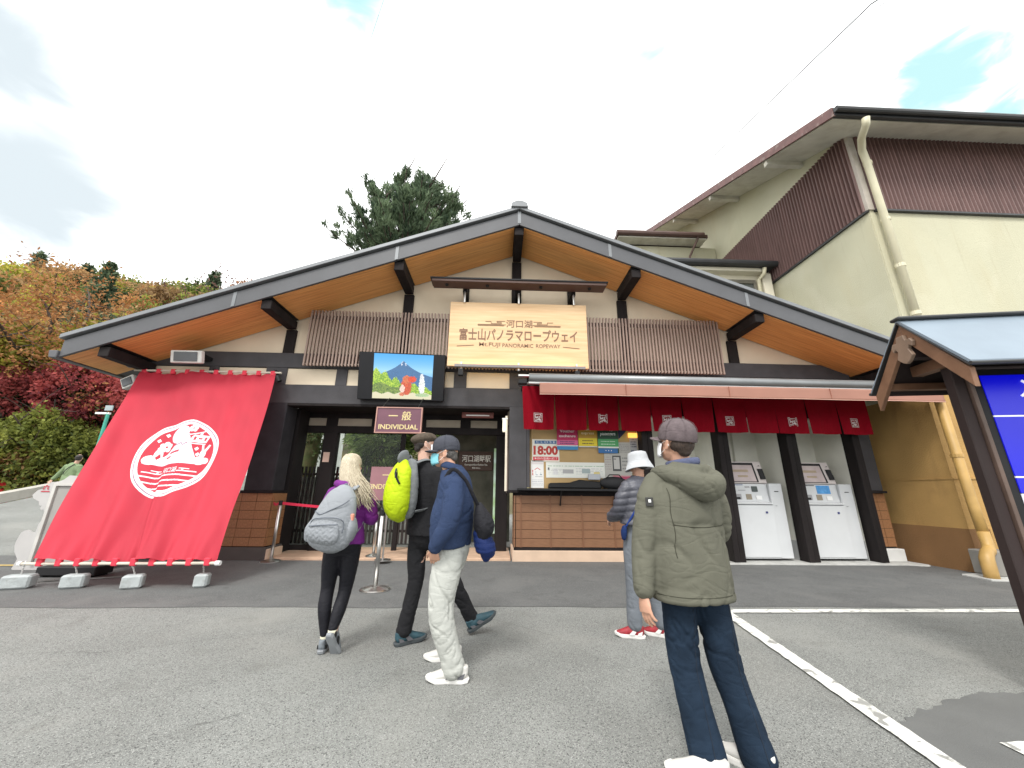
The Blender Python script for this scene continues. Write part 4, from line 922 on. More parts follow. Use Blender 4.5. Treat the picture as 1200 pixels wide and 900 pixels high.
# wall lights and speakers near the banner
FL = thing('floodlight', 'white framed rectangular floodlight fixed on the beam above the red banner', 'floodlight', (-6.4, 7.5, 3.8))
MB().obox((-6.39, 7.45, 3.90), (.62, .10, .26), Matrix.Rotation(R(14), 3, 'X')).build('frame', mat('flood_white', (.62, .63, .6), .5), FL, bev=.015)
MB().obox((-6.385, 7.388, 3.888), (.46, .02, .19), Matrix.Rotation(R(14), 3, 'X')).build('lens', mat('flood_glass', (.10, .11, .12), .25), FL, bev=.004)
MB().box(-6.5, -6.28, 7.5, 7.97, 3.98, 4.06).build('bracket', BLACKM, FL)
F2 = thing('floodlight', 'small white floodlight at the left corner of the station under the eave', 'floodlight', (-7.7, 7.8, 3.4))
Mz = Matrix.Rotation(R(-28), 3, 'Y')
MB().obox((-7.72, 7.8, 3.43), (.26, .12, .24), Mz).build('frame', MC['flood_white'], F2, bev=.012); MB().obox((-7.715, 7.73, 3.425), (.18, .03, .16), Mz).build('lens', MC['flood_glass'], F2)
MB().bar((-7.62, 7.85, 3.5), (-7.5, 8.05, 3.6), .03, .03).build('bracket', BLACKM, F2)
SP = thing('spotlight', 'small dark dome spotlight hanging under the left eave', 'spotlight', (-7.7, 7.6, 3.7))
lathe([(.03, .16), (.03, .10), (.085, .08), (.095, 0), (.07, -.05), (.03, -.075)], 14, (-7.72, 7.7, 3.80)).build('dome', mat('dome_grey', (.09, .09, .09), .4), SP, smooth=True)
MB().tube([(-7.72, 7.7, 3.95), (-7.72, 7.7, 4.02)], .02, 8).build('stem', BLACKM, SP)

# ================================================================ ticket window notices
def poster(name, label, x0, x1, z0, z1, fnp, res=90, y=8.012, cat='notice'):
    ny = int(res*(z1-z0)/.5)+4; nxp = int(ny*(x1-x0)/(z1-z0)); im = np.zeros((ny, nxp, 3)); im[:] = (.66, .65, .62)
    fnp(im); o = print_sheet(name, im, flat_fn(x0, x1, z0, z1, y), mat_attr('print_paper', .55), None, base=((x0+x1)/2, y, z0)); tag(o, label, cat, 'notices in the ticket window'); return o
prn = np.random.RandomState(4)
def lines(im, x0, x1, y0, y1, n, col=(.25, .25, .25), th=.35):
    for k in range(n):
        yc_ = y1-(y1-y0)*(k+.5)/n; h = (y1-y0)/n*th; x = x0
        while x < x1:
            w = prn.uniform(.02, .08); put_rect(im, x, min(x+w, x1), yc_-h/2, yc_+h/2, col); x += w+prn.uniform(.008, .03)
def p1(im):
    im[:] = (.72, .70, .62); put_rect(im, .10, .90, .80, .95, (.05, .13, .28)); put_text(im, 'C L O S E', (.6, .65, .7), .5, .875, .10, .70, .01)
    put_text(im, '18:00', (.42, .03, .02), .5, .50, .42, .90, .045); put_rect(im, .03, .97, .06, .22, (.55, .03, .04)); put_text(im, '本日の営業は終了', (.8, .6, .6), .5, .14, .10, .86, .01)
poster('closing_time_sign', 'white notice with CLOSE and big dark red 18:00 in the ticket window', .74, 1.32, 1.93, 2.40, p1)
def p2(im):
    im[:] = (.42, .012, .08); put_text(im, 'Voucher', (.8, .75, .75), .5, .74, .11, .7, .02); put_text(im, 'exchange', (.8, .75, .75), .5, .53, .12, .8, .02); put_rect(im, 0, 1, .0, .14, (.03, .20, .42)); put_rect(im, 0, 1, .14, .18, (.6, .6, .6)); put_rect(im, .0, 1, .2, .38, (.55, .10, .25)); lines(im, .15, .85, .22, .36, 2, (.1, .03, .10), .5)
poster('crimson_notice', 'crimson hanging notice reading exchange, beside the closing time sign', 1.27, 1.72, 2.18, 2.72, p2, y=7.97)
def p3(im):
    im[:] = (.42, .24, .03); put_text(im, 'Time', (.75, .65, .45), .5, .80, .10, .4, .02); put_text(im, 'express', (.72, .6, .35), .5, .60, .12, .68, .02); put_rect(im, 0, 1, .06, .40, (.66, .52, .02)); lines(im, .2, .8, .1, .36, 2, (.15, .12, .02), .4); put_rect(im, 0, 1, 0, .05, (.6, .6, .55))
poster('mustard_notice', 'mustard yellow notice between the crimson and the green ones', 1.735, 2.14, 2.24, 2.72, p3, y=7.97)
def p4(im):
    im[:] = (.012, .055, .03); put_text(im, 'Handicapped', (.75, .8, .75), .5, .84, .10, .9, .02); put_text(im, 'passengers', (.75, .8, .75), .5, .66, .12, .74, .02); put_rect(im, 0, 1, .24, .50, (.06, .30, .10)); lines(im, .15, .85, .27, .47, 2, (.55, .7, .55), .3); put_rect(im, 0, 1, .18, .24, (.65, .66, .6)); put_rect(im, 0, .94, 0, .17, (.02, .12, .32)); put_text(im, '・・・', (.8, .8, .8), .5, .09, .04, .3, .02)
poster('green_notice', 'dark green notice about passengers with a blue strip below', 2.155, 2.60, 2.12, 2.72, p4, y=7.97)
def p5(im):
    im[:] = (.68, .68, .66); put_rect(im, .05, .95, .86, .95, (.60, .55, .54)); lines(im, .08, .92, .08, .32, 4, (.35, .35, .4)); 
    ny, nx = im.shape[:2]; Y, X = np.mgrid[0:ny, 0:nx]/np.array((ny, nx)).reshape(2, 1, 1)
    im[(abs((X-.13)-(Y-.55)*.35) < .02) & (abs(Y-.55) < .1)] = (.5, .08, .08); im[(abs((X-.13)+(Y-.55)*.35) < .02) & (abs(Y-.55) < .1)] = (.5, .08, .08)
    im[(abs(Y-.72+abs(X-.5)*.3) < .015) & (abs(X-.5) < .22)] = (.5, .06, .06); put_rect(im, .38, .41, .48, .62, (.1, .15, .25)); put_rect(im, .38, .55, .47, .49, (.1, .15, .25)); put_rect(im, .7, .86, .47, .5, (.2, .25, .3)); put_rect(im, .76, .79, .5, .58, (.2, .25, .3)); lines(im, .35, .92, .38, .44, 1, (.2, .2, .2))
poster('white_notice', 'tall white paper notice with small red and blue drawings at the lower left', .71, .98, 1.39, 1.95, p5)
def p6(im):
    im[:] = (.68, .69, .64); lines(im, .03, .97, .72, .80, 1, (.15, .3, .15)); put_rect(im, .12, .2, .2, .6, (.6, .6, .6)); lines(im, .04, .3, .2, .6, 4, (.4, .4, .4), .2); put_rect(im, .28, .46, .28, .55, (.35, .35, .35)); lines(im, .5, .95, .2, .64, 5, (.4, .4, .42), .25); put_rect(im, .03, .06, .5, .66, (.1, .1, .1)); put_rect(im, .6, .74, .3, .6, (.30, .36, .36)); put_rect(im, .8, .9, .2, .4, (.6, .5, .2))
poster('wide_notice', 'wide white notice sheet across the lower ticket window', 1.03, 2.30, 1.60, 1.92, p6)
def p7(im):
    im[:] = (.40, .39, .36); put_rect(im, .30, .62, .18, .62, (.06, .06, .06)); put_rect(im, .35, .57, .24, .57, (.45, .44, .42)); lines(im, .05, .95, .7, .95, 6, (.2, .2, .2)); lines(im, .66, .95, .2, .6, 4, (.2, .2, .2)); lines(im, .03, .26, .2, .6, 6, (.3, .25, .25)); put_rect(im, .36, .44, .5, .54, (.2, .2, .2))
poster('tablet_notice', 'grey information sheet with a drawing of a phone', 2.28, 2.86, 1.62, 2.36, p7, y=8.004)
def p8(im):
    im[:] = (.52, .26, .27); put_rect(im, .05, .95, .7, .92, (.40, .05, .12)); lines(im, .1, .9, .1, .6, 3, (.3, .2, .2)); 
poster('pink_notice', 'small pink notice beside the tablet sheet', 2.44, 2.82, 1.42, 1.66, p8, y=7.99)
def p9(im):
    im[:] = (.50, .36, .12); ny, nx = im.shape[:2]; Y, X = np.mgrid[0:ny, 0:nx]/np.array((ny, nx)).reshape(2, 1, 1); im[Y > X+.1] = (.02, .03, .08)
poster('navy_notice', 'small navy and tan triangular notice at the top of the ticket window', 2.62, 2.84, 2.40, 2.62, p9)
def p10(im):
    im[:] = (.36, .36, .36); lines(im, .1, .9, .5, .9, 4, (.12, .12, .14), .6); put_rect(im, .1, .5, .1, .4, (.1, .12, .16))
poster('grey_notice', 'grey sheet of small print and pictures near the lit strip', 2.86, 3.02, 2.0, 2.5, p10)
o = MB().box(2.83, 3.02, 7.96, 8.0, 2.46, 2.56).build('lit_strip', mat('lit_orange', (.8, .45, .1), .5, emit=(1, .45, .08), estr=1.1), None, base=(2.92, 7.98, 2.46)); tag(o, 'small glowing orange light box at the right top of the ticket window', 'light')
# things on the counter
o = MB().prism([(1.05, 1.385), (2.15, 1.385), (2.12, 1.52), (1.7, 1.56), (1.5, 1.50), (1.08, 1.49)], 'y', 7.82, 8.0).build('black_tray', BLACKM, None, base=(1.6, 7.9, 1.385), bev=.02); tag(o, 'low black tray with a sloping lid on the ticket counter shelf', 'tray')
BG2 = thing('black_bag', 'slumped black bag on the counter shelf in front of the bucket hat person', 'bag', (2.45, 7.85, 1.385))
MB().ellip((2.40, 7.84, 1.50), (.30, .14, .13)).build('body', mat('bag_black', (.012, .012, .014), .8, bump=.5, bs=20), BG2, smooth=True); MB().tube([(2.2, 7.8, 1.55), (2.3, 7.76, 1.66), (2.5, 7.76, 1.66), (2.6, 7.8, 1.55)], .012, 6).build('handle', BLACKM, BG2)
o = MB().box(1.9, 2.15, 7.9, 7.96, 1.56, 1.68).build('paper_box', mat('paper_grey', (.4, .42, .45), .7), None, base=(2.0, 7.93, 1.56), bev=.01); tag(o, 'small grey paper dispenser standing on the black tray', 'box')

# ================================================================ ticket machines
MW = mat('machine_white', (.56, .575, .585), .38, var=.03); MGR = mat('machine_grey', (.30, .30, .31), .5); SCRN = mat('machine_screen', (.44, .36, .35), .2, var=.1, vs=6)  # MGR: plain mid grey of the slot plates, pictogram and arrow
def machine(x, label, blue):
    t = thing('ticket_machine', label, 'ticket machine', (x+.5, 8.2, .03), 'ticket machines in the alcoves')
    MB().box(x, x+.78, 7.93, 8.5, .07, 1.10).build('cabinet', MW, t, bev=.008)
    MB().box(x+.0, x+.78, 7.915, 7.93, .10, 1.085).build('door', MW, t, bev=.004)
    MB().prism([(7.93, 1.105), (8.5, 1.105), (8.5, 1.52), (8.02, 1.52), (7.99, 1.16), (7.90, 1.14), (7.90, 1.11)], 'x', x, x+.78).build('control_panel', MW, t, bev=.004)
    MB().box(x+.785, x+1.06, 7.95, 8.5, .07, 1.53).build('side_cabinet', MW, t, bev=.008)
    MB().box(x+.88, x+.97, 7.945, 7.95, 1.36, 1.375).build('slot', BLACKM, t)
    MB().box(x+.60, x+.64, 7.905, 7.915, .93, .97).build('lock', mat('lock_blue', (.02, .03, .15), .4), t)
    for dx in (.88, .86): lathe([(.008, 0), (.008, .004)], 8, (0, 0, 0)).build('screw', BLACKM, t).location = Vector((x+dx, 7.94, 1.08))-BASE[t]
    pan = lambda x0, x1, z0, z1, m, nm, d=.004: MB().prism([(8.0175-(1.52-z0)*.0833-d, z0), (8.0175-(1.52-z1)*.0833-d, z1), (8.0175-(1.52-z1)*.0833+.01, z1), (8.0175-(1.52-z0)*.0833+.01, z0)], 'x', x+x0, x+x1).build(nm, m, t)
    pan(.05, .19, 1.20, 1.31, MGR, 'slot_recess'); pan(.06, .16, 1.205, 1.25, BLACKM, 'slot_mouth', .006)
    pan(.29, .41, 1.20, 1.31, mat('recess_tan', (.26, .22, .16), .5), 'slot_recess'); pan(.50, .62, 1.20, 1.28, WHITEM, 'coin_tray', .012)
    if blue: pan(.33, .62, 1.33, 1.50, mat('sticker_blue', (.02, .20, .50), .5, col2=(.1, .35, .7), vs=12), 'blue_sticker'); pan(.08, .3, 1.49, 1.505, BLACKM, 'label_strip')
    else: pan(.44, .56, 1.36, 1.47, mat('reader_dark', (.015, .03, .025), .3), 'card_reader', .012); pan(.09, .26, 1.49, 1.505, mat('label_blue', (.1, .13, .25), .5), 'label_strip'); pan(.30, .40, 1.44, 1.47, MGR, 'pictogram'); pan(.15, .3, 1.38, 1.395, MGR, 'arrow')
    hd = [(8.02, 1.53), (8.5, 1.53), (8.5, 2.0), (8.16, 2.0)]
    MB().prism(hd, 'x', x, x+.82).build('head', mat('machine_head', (.52, .47, .45), .4, var=.04), t, bev=.01)
    sc = lambda x0, x1, z0, z1, m, nm, d: MB().prism([(8.02+(z0-1.53)*.298-d, z0), (8.02+(z1-1.53)*.298-d, z1), (8.02+(z1-1.53)*.298+.01, z1), (8.02+(z0-1.53)*.298+.01, z0)], 'x', x+x0, x+x1).build(nm, m, t)
    sc(.02, .64, 1.555, 1.97, BLACKM, 'screen_frame', .004); s_ = sc(.04, .60, 1.57, 1.92, SCRN, 'screen', .007)
    sc(.12, .48, 1.77, 1.82, mat('screen_tan', (.34, .26, .17), .4), 'screen_button', .009); sc(.22, .44, 1.66, 1.70, MC['screen_tan'], 'screen_button', .009)
    sc(.70, .80, 1.62, 1.84, BLACKM, 'handset', .03); lathe([(.015, 0), (.015, .01)], 8).build('camera_lens', BLACKM, t).location = Vector((x+.74, 8.10, 1.9))-BASE[t]
    return t
machine(4.96, 'white ticket machine with dark card reader in the alcove nearer the green coat', False)
machine(6.49, 'white ticket machine with a blue sticker in the alcove nearest the yellow wall', True)
def pa(im):
    im[:] = (.36, .37, .36); put_rect(im, 0, 1, .80, 1, (.03, .10, .25)); lines(im, .05, .95, .82, .95, 1, (.5, .5, .5)); 
    for i in range(4):
        for j in range(3): put_rect(im, .08+i*.23, .22+i*.23, .12+j*.22, .25+j*.22, (.10, .10, .11))
o = poster('machine_notice', 'notice with blue heading and small pictures behind the left ticket machine', 5.0, 5.42, 2.12, 2.60, pa, y=8.772); del o['group']
o = poster('machine_notice', 'small notice with blue heading behind the right ticket machine', 6.52, 6.75, 2.25, 2.66, pa, y=8.772); del o['group']

# ================================================================ barrier stands
def stand(x, y, zt, z0, label, r=.18):
    t = thing('barrier_stand', label, 'barrier post', (x, y, z0), 'steel barrier stands at the entrance')
    lathe([(r, 0), (r, .012), (r*.92, .022), (.06, .05), (.033, .06)], 28, (x, y, z0)).build('base', STEEL, t, smooth=False)
    lathe([(.029, .05), (.029, zt-z0-.05)], 18, (x, y, z0)).build('pole', STEEL, t, smooth=True)
    lathe([(.033, 0), (.035, .01), (.035, .075), (.03, .085)], 18, (x, y, zt-.085)).build('head', BLACKM, t, smooth=False)
    return t
stand(-4.20, 7.80, 1.10, .006, 'steel barrier stand left of the entrance with a red belt, beside the shingled pillar')
stand(-1.625, 5.71, 1.05, .006, 'steel barrier stand in the open right behind the blonde woman', .20)
stand(-2.42, 8.15, .98, .05, 'thinner steel barrier stand deep in the entrance, behind the woman in purple', .15)
BELT = mat('belt_red', (.55, .01, .05), .6)
def belt(a, b, label):
    a, b = Vector(a), Vector(b); mb = MB(); n = 12; V = []
    for i in range(n+1):
        p = a.lerp(b, i/n); s_ = -.03*math.sin(math.pi*i/n); V += [(p.x, p.y, p.z+s_-.025), (p.x, p.y, p.z+s_+.025)]
    o = mb.add(V, [(2*i, 2*i+2, 2*i+3, 2*i+1) for i in range(n)]).build('barrier_belt', BELT, None, base=a, fix=False); sm = o.modifiers.new('s', 'SOLIDIFY'); sm.thickness = .003; tag(o, label, 'belt')
belt((-4.165, 7.80, 1.05), (-2.44, 8.15, .95), 'red barrier belt stretched across the dark lattice door')
belt((-4.235, 7.80, 1.05), (-4.45, 8.0, 1.05), 'short end of red belt between stand and shingled pillar')

# ================================================================ map kiosk at the right
KX, KY = 3.72, 2.82; KA = R(-10)
MK = Matrix.Translation((KX, KY, 0)) @ Matrix.Rotation(KA, 4, 'Z')
KI = thing('information_kiosk', 'roofed dark timber notice stand with a bright blue sign panel at the right edge', 'sign', (KX, KY, 0)); KI.rotation_euler = (0, 0, KA)
BASE[KI] = Vector((0, 0, 0))
def kb(name, m, *a, bev=.004): return MB().box(*a).build(name, m, KI, bev=bev)
KW = mat('kiosk_brown', (.032, .021, .020), .65, spec=.3, var=.25, vs=5, stretch=(1, 1, .2)); KL = mat('kiosk_wood', (.14, .068, .036), .6, col2=(.22, .115, .065), vs=6, stretch=(1, 1, 1), bump=.2, bs=30)
kb('post', KW, .0, .082, -.045, .035, 0, 2.42, bev=.006); kb('post', KW, 2.04, 2.122, -.045, .035, 0, 2.42, bev=.006)
KF = mat('kiosk_frame', (.11, .072, .056), .5, var=.2, vs=6)
for bx in ((.086, .115, .55, 2.34), (1.985, 2.03, .55, 2.34)): kb('frame', KF, bx[0], bx[1], -.07, .0, bx[2], bx[3])
kb('frame', KF, .115, 1.985, -.07, .0, 2.30, 2.345); kb('frame', KF, .115, 1.985, -.07, .0, .55, .60)
kb('panel_back', BLACKM, .115, 1.985, -.045, 0, .60, 2.30)
BLU = mat('panel_blue', (.002, .003, .25), .35, var=.05, vs=2, emit=(.001, .002, .62), estr=.5)
kb('blue_panel', BLU, .19, 1.9, -.052, -.045, 1.92, 2.245, bev=0); kb('blue_panel', BLU, .19, 1.9, -.052, -.045, 1.455, 1.905, bev=0); kb('blue_panel', BLU, .19, 1.9, -.052, -.045, 1.33, 1.44, bev=0); kb('white_panel', mat('panel_white', (.75, .76, .8), .4, emit=(.8, .82, .9), estr=.3), .19, 1.9, -.052, -.045, .7, 1.325, bev=0)
for z in (1.905, 1.44): kb('divider', MC['panel_white'], .19, 1.9, -.056, -.045, z, z+.012, bev=0)
LW = mat('panel_letter', (.85, .87, .9), .4, emit=(.8, .82, .9), estr=.4)
text('入場', LW, KI, (.56, -.058, 2.13), .15, .012)
text('在', LW, KI, (.41, -.058, 1.52), .05, .006)
mb = MB()
lathe_ = lambda c, r: [(c[0]+r*math.cos(t*math.pi/6), -.058, c[1]+r*math.sin(t*math.pi/6)) for t in range(12)]
for cx, s_ in ((.42, 1.), (.485, 1.1)):
    mb.add(lathe_((cx, 1.70), .020*s_), [tuple(range(12))])
    for poly in ([(-.025, .09), (.025, .09), (.03, .03), (-.03, .03)], [(-.03, .03), (-.005, .03), (-.015, -.06), (-.04, -.06)], [(.005, .03), (.03, .03), (.045, -.06), (.02, -.06)], [(-.025, .09), (-.055, .05), (-.07, .02), (-.055, .012), (-.02, .055)], [(.025, .09), (.055, .06), (.07, .03), (.055, .02), (.02, .055)]):
        mb.add([(cx+a_*.75*s_, -.058, 1.61+b_*.8*s_) for a_, b_ in poly], [tuple(range(len(poly)))])
mb.build('pictogram', LW, KI, fix=False)
# roof
EZ, RZ_, HY = 2.26, 2.76, .43
xl, xr = -.23, 2.4
ROOFM = mat('kiosk_roof', (.20, .25, .30), .5, metal=.1, var=.08)
for s in (-1, 1):
    sl_ = MB().prism([(0, RZ_), (s*(HY+.03), EZ-.035), (s*(HY+.03), EZ-.005), (0, RZ_+.03)], 'x', xl-.01, xr).build('roof_sheet', ROOFM, KI)
    MB().prism([(0, RZ_-.012), (s*(HY+.025), EZ-.047), (s*(HY+.025), EZ-.036), (0, RZ_-.001)], 'x', xl-.02, xr).build('roof_underlay', FASC, KI)
    MB().prism([(0, RZ_-.02), (s*HY, EZ-.055), (s*(HY-.005), EZ-.20), (0, RZ_-.17)], 'x', xl, xl+.035).build('bargeboard', KL, KI, bev=.003)
    MB().prism([(s*.02, RZ_-.03), (s*(HY-.03), EZ-.045), (s*(HY-.03), EZ-.065), (s*.02, RZ_-.05)], 'x', xl+.04, xr).build('roof_lining', KW, KI)
    kb('eave_beam', KL, xl+.04, xr, s*(HY-.10)-.03, s*(HY-.10)+.03, EZ-.03, EZ+.03)
    MB().tube([(xl-.02, s*(HY+.035), EZ-.03), (xr, s*(HY+.035), EZ-.03)], .014, 8).build('eave_edge', FASC, KI)
MB().box(xl-.03, xr, -.05, .05, RZ_+.015, RZ_+.045).build('ridge_cap', FASC, KI, bev=.01)
kb('purlin', KW, -.22, xr, -.04, .04, 2.42, 2.52)
kb('cross_beam', KL, -.045, .045, -.24, .24, 2.33, 2.42); kb('cross_beam', KL, 2.05, 2.14, -.24, .24, 2.33, 2.42)
kb('ridge_post', KL, -.03, .03, -.03, .03, 2.52, 2.70)
orn = [(-.035, .0), (.035, .0), (.045, -.05), (.085, -.045), (.105, -.08), (.09, -.12), (.065, -.10), (.05, -.13), (.075, -.19), (.03, -.235), (.0, -.25), (-.03, -.235), (-.075, -.19), (-.05, -.13), (-.065, -.10), (-.09, -.12), (-.105, -.08), (-.085, -.045), (-.045, -.05)]
MB().prism([(a_, RZ_-.13+b_) for a_, b_ in orn], 'x', xl-.03, xl+.0).build('gable_ornament', mat('ornament_wood', (.20, .135, .095), .6, var=.15, vs=8), KI, bev=.004)

# ================================================================ overhead wires
def wire(label, pts, r, cat='cable', sag=.3):
    pts = [Vector(p) for p in pts]; P = []
    for a, b in zip(pts[:-1], pts[1:]):
        for k in range(12):
            t = k/12; q = a.lerp(b, t); q.z -= sag*4*t*(1-t); P.append(q)
    P.append(pts[-1]); o = MB().tube(P, r, 6).build('overhead_wire', mat('wire_dark', (.08, .08, .09), .6), None, base=pts[0]); tag(o, label, cat, 'overhead wires')
wire('thicker of the two overhead wires crossing above the yellow hall', [(10.35, 5.0, 13.4), (9.95, 6.5, 14.2), (9.4, 13.3, 16.0), (8.6, 25, 18)], .016, sag=.0)
wire('thinner overhead wire running just below the thick one above the hall', [(10.55, 5.0, 13.3), (10.12, 6.5, 14.1), (9.55, 13.3, 15.9), (8.8, 25, 17.9)], .008, sag=.0)
wire('thin distant cable climbing into the sky above the left roof slope', [(-4.0, 7.5, 18.5), (-4.9, 10.2, 20), (-17.8, 28.8, 20)], .006, sag=.0)
# green post among the trees
GP = thing('green_post', 'slim turquoise post with a small grey sign on top among the trees', 'post', (-15.3, 15, 1.0))
TQ = mat('turquoise', (.05, .34, .26), .5)
MB().tube([(-15.3, 15, 1.0), (-15.3, 15, 4.15)], .055, 10).build('post', TQ, GP); MB().box(-15.75, -15.24, 14.95, 15.05, 4.08, 4.15).build('arm', WHITEM, GP); MB().box(-15.42, -15.14, 14.93, 14.97, 4.22, 4.42).build('plate', mat('plate_grey', (.3, .36, .38), .5), GP)
# kerb wall along the uphill road
KB = MB(); V = []
for i in range(26):
    y = 9+i*1.2; x = -17.0-.0*i; z = gz(x, y); V += [(x, y, z-.1), (x, y, z+.22), (x-.28, y, z+.24), (x-.28, y, z-.1)]
F = []
for i in range(25):
    for k in range(3): F.append((4*i+k, 4*i+k+1, 4*i+k+5, 4*i+k+4))
o = KB.add(V, F).build('kerb', mat('kerb_concrete', (.46, .44, .40), .85, var=.12), None, fix=False); tag(o, kind='structure')

# ================================================================ garden seen through the entrance
V = []; xs_ = [-8.5+.5*i for i in range(18)]; ys_ = [10.3+.7*j for j in range(12)]
rg = random.Random(2)
def gb(x, y): return .05+max(0, (y-10.3))*.33*(1-.5*sstep(14.5, 17, y))+.05*math.sin(x*3+y)
V = [(x, y, gb(x, y)) for y in ys_ for x in xs_]; n_ = len(xs_)
o = MB().add(V, [(j*n_+i, j*n_+i+1, (j+1)*n_+i+1, (j+1)*n_+i) for j in range(len(ys_)-1) for i in range(n_-1)]).build('garden_bank', mat('bank_earth', (.10, .09, .055), .95, col2=(.16, .15, .09), vs=3, bump=.8, bs=20), None, fix=False); tag(o, kind='structure')
LF = thing('lattice_fence', 'dark upright lattice fence behind the entrance glass', 'fence', (-4.2, 9.6, .07))
PK = mat('picket_dark', (.03, .02, .02), .6)
cubes('picket', PK, LF, [(-5.55+.095*i, 9.6, .98, .05, .03, 1.76) for i in range(38)])
for z in (.35, 1.65): MB().box(-5.6, -2.0, 9.62, 9.65, z, z+.06).build('rail', PK, LF)
o = MB().box(-5.7, -1.9, 9.95, 10.1, .05, 1.62).build('reflection_slab', mat('reflection_white', (.60, .60, .57), .8, var=.1), None, base=(-3.8, 10, .05)); tag(o, 'added pale slab just behind the dark lattice fence, standing in for bright reflections', 'wall')  # pale slab added to give the bright reflected streaks between the pickets
WB = thing('white_building', 'white building with a doorway high behind the entrance garden', 'building', (-8, 18.5, 2.0))
MB().box(-13.5, -8.9, 18.5, 22, 1.5, 6.2).build('wall', mat('far_white', (.66, .67, .66), .7), WB); MB().box(-9.9, -9.3, 18.46, 18.5, 2.1, 4.6).build('door', mat('far_cream', (.55, .48, .36), .6, emit=(1, .8, .5), estr=.2), WB); MB().box(-10.2, -10.1, 18.4, 18.5, 1.9, 5.5).build('pillar', mat('far_grey', (.35, .36, .36), .6), WB); MB().box(-13.7, -8.7, 18.2, 22.2, 6.2, 6.4).build('roof', FASC, WB)
# white car glimpsed above the garden
def car(name, label, x, y, z, rz_, col, sc=1.):
    t = thing(name, label, 'car', (x, y, z)); t.rotation_euler = (0, 0, rz_); BASE[t] = Vector((0, 0, 0)); t.scale = (sc, sc, sc)
    cm = mat('car_paint_%d' % int(col[1]*100), col, .25, coat=.6, var=.03)
    prof = [(-2.1, .35), (2.1, .35), (2.18, .62), (2.05, .86), (1.15, .98), (.55, 1.42), (-1.2, 1.46), (-1.95, 1.05), (-2.15, .9), (-2.18, .5)]
    ob = MB().prism([(p[0], p[1]) for p in prof], 'y', -.84, .84).build('body', cm, t, bev=.07)
    gl = mat('car_glass', (.02, .025, .03), .05, spec=.8)
    for s in (-1, 1):
        MB().prism([(.95, 1.0), (.50, 1.36), (-.25, 1.38), (-.25, 1.0)], 'y', s*.845-.004, s*.845+.004).build('side_window', gl, t); MB().prism([(-.33, 1.0), (-.33, 1.38), (-1.15, 1.38), (-1.65, 1.08), (-1.5, 1.0)], 'y', s*.845-.004, s*.845+.004).build('side_window', gl, t)
    for xx_ in (-1.35, 1.35):
        for s in (-1, 1):
            w_ = MB().tube([(xx_, s*.72, .33), (xx_, s*.90, .33)], .33, 20).build('wheel', mat('tyre', (.02, .02, .02), .8), t); MB().tube([(xx_, s*.895, .33), (xx_, s*.91, .33)], .2, 14).build('rim', STEEL, w_)
    for s in (-1, 1): MB().box(2.08, 2.17, s*.6-.16, s*.6+.16, .66, .78).build('headlight', mat('lens', (.7, .7, .7), .1), t); MB().box(-2.2, -2.12, s*.62-.12, s*.62+.12, .75, .95).build('tail_light', mat('lens_red', (.4, .01, .01), .2), t)
    return t
car('parked_car', 'white car parked above the garden, seen through the entrance glass', -11.9, 26.0, 4.55, R(6), (.72, .73, .75))
car('parked_car', 'red car at the far left edge beyond the kerb of the uphill road', -20.0, 15.2, .12, R(4), (.42, .02, .03))
# ================================================================ vegetation
def leaf_cloud(rs, centers, radii, per, size, aspect=1., flat=.0, outward=None, tones=None):
    """small leaf quads scattered round clump centres; returns V, F, tone"""
    n = len(centers); C = np.repeat(centers, per, 0); Rr = np.repeat(radii, per, 0)
    P = C+rs.normal(size=C.shape)*Rr*.5
    k = len(P); a = rs.normal(size=(k, 3)); 
    if outward is not None: a = np.repeat(outward, per, 0)*2.2+a*.7
    a /= np.linalg.norm(a, axis=1)[:, None]; b = rs.normal(size=(k, 3)); b[:, 2] += flat*rs.normal(size=k); b -= (b*a).sum(1)[:, None]*a; b /= np.linalg.norm(b, axis=1)[:, None]
    s = size*rs.uniform(.55, 1.3, (k, 1)); A = a*s*aspect; B = b*s
    V = np.stack([P-A, P+B*.6, P+A, P-B*.6], 1).reshape(-1, 3); F = np.arange(4*k).reshape(-1, 4)
    tn = np.clip(np.repeat(tones if tones is not None else rs.rand(n), per)+rs.normal(size=k)*.18, 0, 1)
    return V, F, tn
def blob_centers(rs, n, c, r, hollow=.55, squash=0.):
    d = rs.normal(size=(n, 3)); d /= np.linalg.norm(d, axis=1)[:, None]; q = rs.uniform(hollow, 1, (n, 1))**.7
    lump = 1+.18*np.sin(d[:, :1]*5+rs.rand()*6)+.15*np.sin(d[:, 1:2]*7+rs.rand()*6)
    P = d*q*lump*np.array(r)+np.array(c)
    if squash: P = P[P[:, 2] > c[2]-r[2]*squash]
    return P, d[:len(P)]
